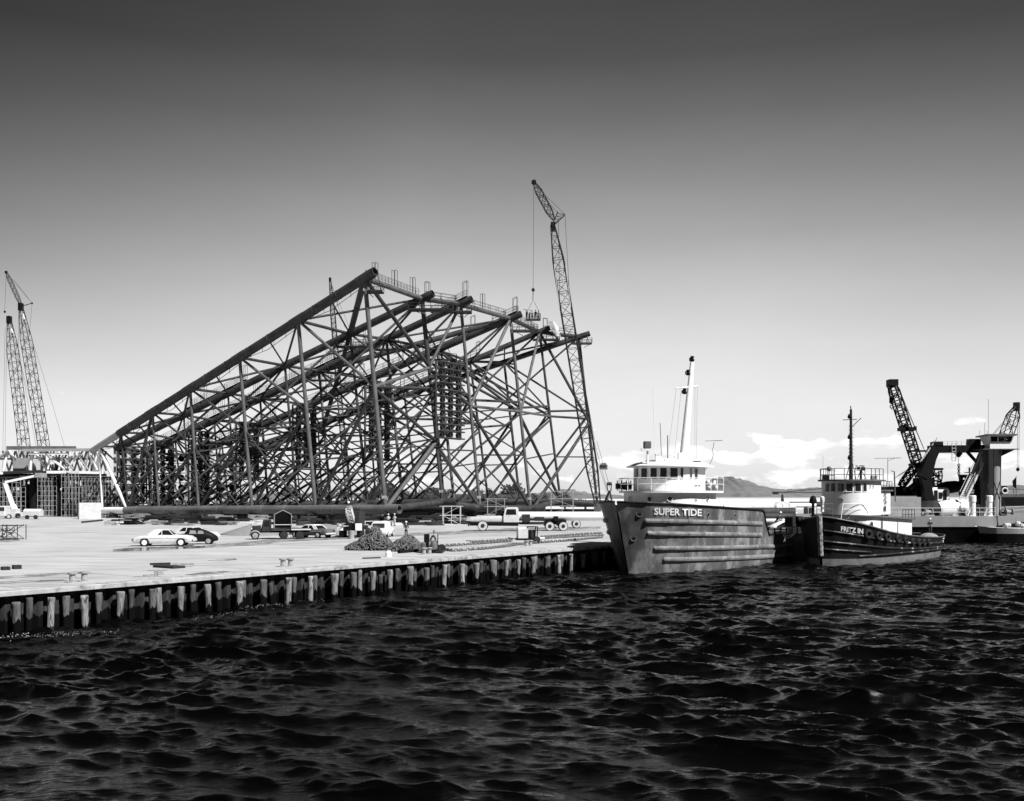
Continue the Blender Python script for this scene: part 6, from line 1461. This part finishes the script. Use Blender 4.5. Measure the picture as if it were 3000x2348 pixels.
    for k in range(16): c=lerp(b0,b1,rr.uniform(0,.7))+Vector((0,rr.uniform(.2,1.2),rr.uniform(.2,1.2))); mb.torus(c,(rr.gauss(0,1),rr.gauss(0,1),rr.gauss(0,1)),.13,.04,n=8,m=4)
    solo(mb,'scaffold_frame','steel','rusty scaffold frame of fittings standing on the yard at the left edge','frame',tuple(b0),world=True)
    # scaffold towers under the open end of the jacket
    for k,(px0,px1,yb,yt,Y,lab) in enumerate(((1297,1348,1536,1484,158,'scaffold tower under the second lower leg end of the jacket'),(1428,1478,1530,1462,172,'tall thin scaffold tower by the third lower leg end of the jacket'),(1615,1680,1528,1440,180,'scaffold tower with rails by the far lower leg ends of the jacket'))):
        a=GY(px0,Y);b_=GY(px1,Y); h=(HY-yt)*Y/F+CZ-2; mb=MB()
        cs=[a,b_,a+Vector((0,2,0)),b_+Vector((0,2,0)),(a+b_)/2]
        for c in cs: mb.tube(c,c+Vector((0,0,h)),.05,n=5)
        n=max(2,int(h/1.3))
        for q in range(n+1):
            z=Vector((0,0,h*q/n)); mb.tube(a-Vector((.5,0,0))+z,b_+Vector((.5,0,0))+z,.045,n=5); mb.tube(a+Vector((0,2,0))+z,b_+Vector((0,2,0))+z,.045,n=5); mb.tube(a+z,a+Vector((0,2,0))+z,.04,n=5)
            if q<n: mb.tube(cs[0 if q%2 else 1]+z,cs[1 if q%2 else 0]+Vector((0,0,h*(q+1)/n)),.03,n=4)
        solo(mb,'scaffold_tower','grey_l' if k==0 else 'grey',lab,'scaffold',tuple(a),world=True,group='scaffold towers at the jacket')
    # pipes and stores far off behind the boats
    for k,(x0,x1,yc,Y,rr_,m,lab) in enumerate(((2130,2328,1501,142,.62,'steel','fat dark pipe lying on the far quay behind the stern of the grey boat'),(2235,2330,1514,137,.45,'steel','thinner dark pipe lying in front of the fat one behind the grey boat'),
        (2100,2390,1481,190,.45,'whitec','long white pipe lying far off behind the boats'),(2120,2330,1487,170,.45,'grey_l','pale pipe lying just behind the fat dark pipe'),(2310,2440,1478,200,.5,'steel_d','dark pipe far off to the left of the tug wheelhouse'),(2230,2420,1527,124,.30,'grey_l','pale pipe lying along the quay edge between the boats'),
        (1640,1790,1476,262,.9,'steel','thick rusty pipe lying on the yard beyond the crane'),(1330,1560,1459,300,1.0,'steel','long rusty pipe lying beyond the jacket'),(1180,1310,1459,300,.9,'steel_d','dark pipe lying beyond the jacket under the trees'))):
        a=P(x0,yc,Y);b_=P(x1,yc,Y); solo(MB().pipe(a,b_,rr_,.06,n=18),'stored_pipe',m,lab,'pipe',tuple(a),world=True,smooth=True,group='pipes stored on the yard')
        for t in (.1,.5,.9):
            c=lerp(a,b_,t); h=c.z-rr_-2
            if h>.05: solo(MB().box((0,0,h/2),(.5,1.2,h)),'pipe_cradle','steel_d',('left','middle','right')[0 if t<.3 else 1 if t<.7 else 2]+' cradle under the '+lab.replace(' lying','').replace(' the ',' '),'cradle',(c.x,c.y,2),group='cradles under stored pipes')
    for k,(px,lab) in enumerate(((2283,'left white wire reel'),(2302,'right white wire reel'))):
        solo(MB().torus((0,0,.75),(.2,1,0),.62,.16,n=20).lathe((0,-.2,.75),[(.5,0),(.5,.4)],axis=(0,1,0),n=16),'wire_reel','whitec',lab+' standing among the pipes between the two boats','reel',tuple(P(px,1497,160)),group='white reels among the pipes',smooth=True)
    # crane boom lying on trestles
    mb=MB(); lattice(mb,P(2280,1443,185),P(2440,1443,185),.75,.3,.7,.06,.9,.08,rb=.04); mb.box(P(2272,1445,185),(1.0,.5,.5)); mb.beam(P(2266,1445,185),P(2430,1430,185),.12,.12)
    solo(mb,'lying_crane_boom','steel_d','long lattice crane boom laid level on a trestle far behind the tug','crane boom',tuple(P(2280,1450,185)),world=True)
    mb=MB()
    for dx,dy in ((-9,-.6),(9,-.6),(-5,.8),(6,.8)): mb.beam(P(2292,1449,185)+Vector((0,dy*.3,0)),GY(2292+dx,185)+Vector((0,dy,0)),.16,.16)
    solo(mb,'trestle','steel_d','dark four-legged trestle under the lying crane boom','trestle',tuple(GY(2292,185)),world=True)
    for k,(px,py,Y,dims,m,lab) in enumerate(((2180,1475,230,(3.6,2,.7),'steel_d','low dark flat wagon far off behind the grey boat'),(2256,1472,240,(1.4,1,1.2),'steel_d','small dark machine far off left of the trestle'),(2322,1475,215,(1.8,1.5,.8),'whitec','white box far off right of the trestle'),(2340,1480,210,(2.6,1.2,.6),'grey','grey crate far off right of the trestle'),
        (2359,1514,128,(2.3,1.2,1.6),'steel_d','dark tank box on the quay edge by the tug bow'),(1655,1520,205,(9,2,.6),'grey_l','pale low platform behind the long pipe'),(1560,1522,190,(12,2,.7),'grey_l','long pale slab stack behind the truck'))):
        g=GY(px,Y); solo(MB().box((0,0,dims[2]/2),dims,rz=.1).box((.1,0,dims[2]+.1),(dims[0]*.6,dims[1]*.8,.2),rz=.1),'store_box',m,lab,'box',tuple(g))
quay_gear()
# ------------------------------------------------------------ deck structure at the left edge
def deck_module():
    Y=215; g=GY(150,Y); r=thing('platform_deck','half built platform deck on dark legs at the left edge, white truss work above','deck structure',(g.x,g.y,2))
    wd=lambda mb,n,m,**k: mb.build(n,m,r,world=True,**k)
    D=22
    wd(MB().beam(P(10,1386,Y),P(118,1382,Y),1.0,.6).beam(P(0,1400,Y),P(118,1398,Y),1,.35),'deck_beam','steel_d')
    wd(MB().beam(P(0,1392,Y+1),P(310,1392,Y+1),1.0,.5),'deck_beam','black'); wd(MB().beam(P(138,1384,Y-.6),P(192,1384,Y-.6),.6,.55).beam(P(232,1385,Y-.6),P(305,1386,Y-.6),.6,.5).beam(P(0,1387,Y-.6),P(8,1387,Y-.6),.6,.5),'deck_beam','whitec')
    wd(MB().prism([(P(0,0,Y).x-14,Y+1),(P(312,0,Y).x,Y+1),(P(312,0,Y).x,Y+D),(P(0,0,Y).x-14,Y+D)],P(0,1404,Y).z,P(0,1396,Y).z),'deck_plate','black')
    wd(MB().beam(P(20,1313,Y),P(222,1313,Y),.5,.75),'top_beam','grey_d'); wd(MB().beam(P(66,1320,Y-.3),P(290,1318,Y-.3),.35,.6),'top_beam','grey'); wd(MB().beam(P(85,1330,Y),P(200,1330,Y),.35,.35),'top_beam','whitec')
    zz=((22,1322,-5,1345),(22,1322,9,1384),(28,1322,45,1350),(-10,1322,-30,1384),(96,1318,88,1378),(97,1318,137,1376),(126,1318,150,1345),(150,1345,192,1376),(217,1322,190,1378),(243,1322,215,1352),(150,1318,140,1376),(165,1322,152,1350),(258,1322,250,1378),(262,1322,285,1378),(285,1330,272,1376),(235,1345,258,1376),(226,1325,200,1376),(166,1318,190,1345),(190,1345,215,1376),(235,1322,240,1376),(140,1318,166,1352),(275,1322,300,1350),(185,1330,172,1378),(205,1330,195,1360))
    for k,(a,b,c,d) in enumerate(zz): wd(MB().tube(P(a,b,Y+(k%3)*.8),P(c,d,Y+(k%3)*.8),.28 if k<8 else .2,n=8),'truss_member','white' if k%3 else 'grey',smooth=True)
    mb=MB()
    for k in range(16):
        a=8+k*19; mb.tube(P(a,1322,Y+10),P(a+18,1380,Y+10),.2,n=6); mb.tube(P(a+18,1322,Y+10),P(a,1380,Y+10),.2,n=6)
    mb.beam(P(0,1345,Y+10),P(300,1345,Y+10),.4,.4)
    wd(mb,'rear_truss','steel')
    # panels and tanks between trusses
    for a,b,c,d,m in ((44,82,1342,1384,'grey'),(100,112,1345,1382,'grey_l'),(140,152,1335,1380,'whitec'),(165,178,1340,1382,'steel'),(270,284,1340,1382,'grey')): wd(MB().box((P((a+b)/2,0,Y+4).x,Y+4,P(0,(c+d)/2,Y+4).z),((b-a)*Y/F,2,(d-c)*Y/F)),'plate_panel',m,bevel=.03)
    # dark legs
    for k,(px,w) in enumerate(((98,22),(167,18),(62,10),(25,9),(214,12),(290,9),(-20,12))): wd(MB().tube(GY(px,Y+3),P(px,1400,Y+3),w*Y/F/2,n=14),'deck_leg','black',smooth=True)
    mb=MB(); mb.beam(P(0,1470,Y+6),P(300,1470,Y+6),.5,.8); mb.beam(P(0,1478,Y+16),P(300,1478,Y+16),.5,1.2)
    for k in range(8): mb.tube(P(20+k*38,1470,Y+6),P(45+k*38,1400,Y+6),.22,n=6); mb.tube(P(55+k*38,1470,Y+6),P(35+k*38,1400,Y+6),.22,n=6)
    wd(mb,'lower_truss','black')
    # black boxes added beneath and behind as a dark backdrop
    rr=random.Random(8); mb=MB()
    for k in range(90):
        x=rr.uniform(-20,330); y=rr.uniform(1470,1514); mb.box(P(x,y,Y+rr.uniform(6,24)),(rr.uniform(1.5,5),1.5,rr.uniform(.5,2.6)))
    wd(mb,'dark_backdrop','black'); mb=MB(); mb.beam(P(-20,1440,Y+20),P(330,1440,Y+20),.5,.4)
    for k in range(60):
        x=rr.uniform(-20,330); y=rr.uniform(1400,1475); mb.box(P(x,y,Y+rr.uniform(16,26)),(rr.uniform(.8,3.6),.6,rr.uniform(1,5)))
    wd(mb,'dark_backdrop','black')
    # scaffolding: towers of thin pale tubes
    for k,(x0,x1,y0) in enumerate(((110,152,1400),(180,230,1385),(240,285,1400),(290,345,1400),(-15,20,1405),(35,60,1405))):
        mb=MB(); yv=Y-1.5; n=max(2,int((x1-x0)/9)); zt=P(0,y0,yv).z-2
        for i in range(n+1):
            for dy in (0,2.2): a=GY(lerp(x0,x1,i/n),yv); a.y+=dy; mb.tube(a,a+Vector((0,0,zt)),.055,n=5)
        for j in range(8):
            z=Vector((0,0,zt*(j+.3)/8)); a=GY(x0,yv);b=GY(x1,yv); mb.tube(a+z,b+z,.045,n=4); mb.tube(a+z+Vector((0,2.2,0)),b+z+Vector((0,2.2,0)),.045,n=4)
            for i in range(n):
                p=GY(lerp(x0,x1,i/n),yv); q=GY(lerp(x0,x1,(i+1)/n),yv)
                if (i+j)%2: mb.tube(p+z,q+z+Vector((0,0,zt/8)),.03,n=4)
        a=GY(x0,yv); solo(mb,'scaffolding','grey',['scaffolding in front of the first thick dark leg of the deck','scaffolding under the middle of the half built deck','scaffolding beneath the right half of the deck','scaffolding between the deck and the narrow end of the jacket','scaffolding at the very left edge under the deck','narrow scaffolding behind the white jib of the lift'][k],'scaffold',tuple(a),world=True,group='scaffolding under the deck')
    # white knuckle boom lift
    g=GY(44,202); r=thing('boom_lift','white knuckle boom lift with its folded arm raised against the dark deck legs','lift',(g.x,g.y,2)); Yk=202
    MB().beam(P(52,1508,Yk),P(38,1480,Yk),.7,.9,up=(0,1,0)).beam(P(40,1490,Yk),P(16,1416,Yk),.6,.75,up=(0,1,0)).build('lower_arm','whitec',r,world=True)
    MB().beam(P(16,1413,Yk),P(108,1394,Yk),.42,.5,up=(0,1,0)).build('upper_arm','whitec',r,world=True); MB().tube(P(25,1425,Yk),P(40,1480,Yk),.1).build('hydraulic_ram','grey',r,world=True)
    MB().box(P(120,1393,Yk),(1.8,1.2,.9)).build('lift_basket','grey',r,world=True); MB().box(P(48,1509,Yk),(3.0,2,1.0)).box(P(42,1500,Yk),(1.6,1.6,1.2)).build('chassis','grey_l',r,world=True,bevel=.08)
    for dx in (-1.1,1.1): wheel(r,(dx,-1.1,.5),.5,.35,side=-1,hub='steel_d')
    # white box, small machines in front
    g=GY(262,196); solo(MB().box((0,0,1.55),(3.9,2.4,3.1),rz=.5),'site_cabin','grey_l','plain pale box cabin standing between the deck and the pale end of the jacket','cabin',tuple(g),bevel=.04)
    g=GY(98,194); r=thing('generator_trailer','small pale generator trailer with a rounded cover standing in front of the deck','trailer',(g.x,g.y,2)); MB().loft([[(x,-.8,.6),(x,.8,.6),(x,.8,1.5),(x,.4,1.95),(x,-.4,1.95),(x,-.8,1.5)] for x in (-1.6,1.6)]).build('cover','grey_l',r,bevel=.06)
    for x in (-.8,.8): wheel(r,(x,-.85,.4),.4,.25,side=-1,hub='steel_d')
    MB().beam((-1.6,0,.5),(-3,0,.4),.1,.1).build('drawbar','grey',r)
    g=GY(5,196); r=thing('truck_cab','white truck cab showing at the extreme left edge in front of the deck','truck',(g.x,g.y,2)); MB().box((0,0,1.5),(2.4,2.2,2.0)).build('cab','car_white',r,bevel=.15); MB().box((.6,-1.12,1.9),(.9,.05,.7)).build('window','glass',r)
    for x in (-.6,1.9): wheel(r,(x,-1,.45),.45,.3,side=-1)
    # pale module frames with ring plates standing behind the narrow end of the jacket
    for k,(x0,x1,y0,y1,Yv,m) in enumerate(((335,425,1312,1500,246,'grey_l'),(440,700,1330,1500,262,'grey'),(560,620,1300,1490,252,'grey_l'))):
        mb=MB(); W_=(x1-x0)*Yv/F; H_=(y1-y0)*Yv/F; c=P((x0+x1)/2,(y0+y1)/2,Yv); rows=max(4,int(H_/2.2))
        for i in range(rows+1):
            z=c.z-H_/2+H_*i/rows; mb.beam((c.x-W_/2,c.y,z),(c.x+W_/2,c.y,z),1.4,.32)
            if i<rows:
                for j in range(max(2,int(W_/3.2))): 
                    xx=c.x-W_/2+(j+.5)*W_/max(2,int(W_/3.2)); mb.lathe((xx,c.y-.5,z+H_/rows/2),[(.85,0),(.85,.4),(.5,.4),(.5,0),(.85,0)],axis=(0,1,0),n=12); mb.box((xx+1.3,c.y,z+H_/rows/2),(.9,.3,H_/rows*.7))
        for i in range(max(2,int(W_/5))+1): x=c.x-W_/2+W_*i/max(2,int(W_/5)); mb.beam((x,c.y+.4,2),(x,c.y+.4,c.z+H_/2),.5,.5)
        solo(mb,'ring_plate_module',m,['pale frame of ring plates standing behind the narrow end of the jacket','long grey module frame standing farthest behind the jacket','narrow pale frame of ring plates behind the middle of the jacket'][k],'module',(c.x,c.y,2),world=True)
deck_module()
# ============================================================ PEOPLE
def skin_mesh(name,V,E,Rd,m,par,sub=1):
    me=bpy.data.meshes.new(name); me.from_pydata([tuple(v) for v in V],E,[]); o=bpy.data.objects.new(name,me); C.objects.link(o); o.parent=par
    md=o.modifiers.new('skin','SKIN'); md.use_smooth_shade=True
    for i,rr in enumerate(Rd): me.skin_vertices[0].data[i].radius=(rr,rr*.85) if not isinstance(rr,tuple) else rr
    me.skin_vertices[0].data[0].use_root=True
    if sub: s=o.modifiers.new('subdivision','SUBSURF'); s.levels=sub; s.render_levels=sub
    me.materials.append(M[m]); OW[o.name]=OW[par.name].copy(); return o
def person(label,loc,rz,pose='stand',shirt='cloth_d',trousers='cloth_d',hat='whitec',group=None,fingers=True):
    r=thing('person',label,'person',loc,rz,group)
    # joints: x forward, y left
    if pose=='stand': hip=.92; lean=0; kn=((.05,.11,.48),(.02,-.10,.48)); ft=((.02,.13,.07),(-.04,-.12,.07)); el=((-.06,.27,1.16),(-.04,-.27,1.16)); ha=((.16,.14,1.10),(.18,-.12,1.06))
    elif pose=='arm': hip=.92; lean=.06; kn=((.08,.11,.48),(-.02,-.10,.48)); ft=((.1,.13,.07),(-.12,-.12,.07)); el=((.10,.27,1.20),(.16,-.25,1.22)); ha=((.36,.2,1.10),(.40,-.18,1.15))
    else: hip=.50; lean=.34; kn=((.36,.16,.50),(.34,-.15,.42)); ft=((.10,.16,.07),(.02,-.15,.07)); el=((.42,.25,.70),(.44,-.25,.68)); ha=((.60,.12,.48),(.62,-.1,.44))
    ch=Vector((lean,0,hip+.36)); nk=Vector((lean*1.25,0,hip+.56)); hd=Vector((lean*1.35+.02,0,hip+.70)); pv=Vector((0,0,hip))
    V=[pv,Vector((lean*.5,0,hip+.18)),ch,nk,hd,hd+Vector((.01,0,.10))]; E=[(0,1),(1,2),(2,3),(3,4),(4,5)]; Rd=[(.15,.11),(.135,.10),(.17,.11),(.055,.055),(.078,.09),(.075,.085)]
    for s,(k,f,e,h) in enumerate(zip(kn,ft,el,ha)):
        sg=1 if s==0 else -1; i=len(V)
        V+= [Vector((0,sg*.10,hip-.05)),Vector(k),Vector(f),Vector(f)+Vector((.17,sg*.02,-.03))]; E+= [(0,i),(i,i+1),(i+1,i+2),(i+2,i+3)]; Rd+= [.085,.058,.042,.035]
        i=len(V); hv=Vector(h); ev=Vector(e); dv=(hv-ev).normalized()
        V+= [ch+Vector((-.01,sg*.17,.09)),ev,hv,hv+dv*.07]; E+= [(2,i),(i,i+1),(i+1,i+2),(i+2,i+3)]; Rd+= [.058,.043,.028,(.034,.017)]
        if fingers:
            pl=i+3; side=dv.cross(Vector((0,0,1))).normalized(); dn=Vector((0,0,-1))
            for q,(o,L) in enumerate(((-.026,.06),(-.009,.07),(.009,.066),(.026,.052))):
                j=len(V); b=V[pl]+side*o+dv*.012; V+= [b,b+dv*L*.5+dn*.012,b+dv*L*.85+dn*.035]; E+= [(pl,j),(j,j+1),(j+1,j+2)]; Rd+= [.009,.008,.0065]
            j=len(V); b=V[i+2]+side*(-sg*.03)+dv*.02; V+= [b,b+dv*.035+side*(-sg*.02)+dn*.01]; E+= [(i+2,j),(j,j+1)]; Rd+= [.011,.008]
    skin_mesh('body',V,E,Rd,'skin',r)
    # face
    fc=MB().ball(hd+Vector((.095,.032,.07)),.012,n=6).ball(hd+Vector((.095,-.032,.07)),.012,n=6); 
    fc.tube(hd+Vector((.09,0,.065)),hd+Vector((.115,0,.035)),.009,.014,n=6).tube(hd+Vector((.093,-.022,.0)),hd+Vector((.093,.022,.0)),.006,n=5); fc.build('face','cloth_d',r)
    for sg in (-1,1): MB().ball(hd+Vector((0,sg*.082,.05)),.024,n=8).build('ear','skin',r)
    # clothes: shirt with sleeves, trousers, boots, helmet
    SV=[pv+Vector((0,0,.02)),Vector((lean*.5,0,hip+.18)),ch,ch+Vector((lean*.2,0,.13))]; SE=[(0,1),(1,2),(2,3)]; SR=[(.17,.13),(.155,.12),(.19,.13),(.09,.08)]
    for s,(e,h) in enumerate(zip(el,ha)):
        sg=1 if s==0 else -1; i=len(SV); ev=Vector(e); hv=Vector(h); SV+= [ch+Vector((-.01,sg*.17,.09)),ev,lerp(ev,hv,.85)]; SE+= [(2,i),(i,i+1),(i+1,i+2)]; SR+= [.078,.06,.045]
    skin_mesh('shirt',SV,SE,SR,shirt,r)
    TV=[pv+Vector((0,0,.06)),pv-Vector((0,0,.02))]; TE=[(0,1)]; TR=[(.165,.125),(.165,.13)]
    for s,(k,f) in enumerate(zip(kn,ft)):
        sg=1 if s==0 else -1; i=len(TV); TV+= [Vector((0,sg*.10,hip-.10)),Vector(k),lerp(Vector(k),Vector(f),.93)]; TE+= [(1,i),(i,i+1),(i+1,i+2)]; TR+= [.105,.078,.066]
    skin_mesh('trousers',TV,TE,TR,trousers,r)
    for f in ft: f=Vector(f); MB().loft([[(f.x-.09,f.y-.045,0),(f.x+.2,f.y-.05,0),(f.x+.2,f.y+.05,0),(f.x-.09,f.y+.045,0)],[(f.x-.09,f.y-.045,.12),(f.x+.19,f.y-.045,.06),(f.x+.19,f.y+.045,.06),(f.x-.09,f.y+.045,.12)]]).build('boot','black',r,bevel=.015)
    if hat: MB().lathe(hd+Vector((-.005,0,.085)),[(.14,0),(.128,.008),(.118,.04),(.095,.085),(.05,.115),(1e-3,.12)],n=16).build('helmet',hat,r,smooth=True)
    else: MB().lathe(hd+Vector((-.015,0,.05)),[(.095,0),(.1,.04),(.08,.095),(1e-3,.115)],n=14).build('hair','black',r,smooth=True)
    return r
g=G(1190,1578); person('person in dark clothes and white helmet standing behind the lower chain heap',tuple(g),R(-95),'stand',group=None)
zb=BK.z+.13
for k,(dx,dy,rot,po,sh,tr,ht,lab) in enumerate(((-1.15,-.35,200,'stand','cloth_d','cloth_d',None,'person in dark clothes at the left end of the hanging man basket'),(-.65,-.3,10,'arm','cloth_l','cloth_d','whitec','person in a pale shirt leaning forward second from the left in the man basket'),
    (-.15,.2,160,'arm','cloth_l','cloth_d',None,'person in a pale shirt, third from the left in the man basket'),(.45,-.2,250,'stand','cloth_d','cloth_d','whitec','person in dark clothes and white helmet, fourth from the left in the man basket'),(1.05,-.25,180,'arm','cloth_l','cloth_d','whitec','person in a pale shirt at the right end of the man basket'))):
    person(lab,(BK.x+dx,BK.y+dy,zb),R(rot),po,sh,tr,ht,'workers in the man basket',fingers=True)
def onboat(px,pyfeet,Y): return tuple(P(px,pyfeet,Y))
person('person in dark clothes crouching over the rail on the fore deck of the black tug',onboat(2475,1550,96.3),R(-60),'crouch','cloth_d','cloth_d',None)
person('person in white helmet standing at the stern of the tug',onboat(2725,1568,110.5),R(-100),'stand','cloth_d','cloth_d','whitec')
person('person in white helmet crouching on the after deck of the grey boat beside the tarpaulin',onboat(2274,1541,100),R(-40),'crouch','cloth_d','cloth_d','whitec')
g=GY(1138,150); person('person in white helmet far off under the open end of the jacket, behind the van',tuple(g),R(-80),'stand','cloth_l','cloth_d','whitec')
g=GY(1156,152); person('second far off person under the jacket end, just right of the other one',tuple(g),R(-120),'stand','cloth_l','cloth_l','whitec')
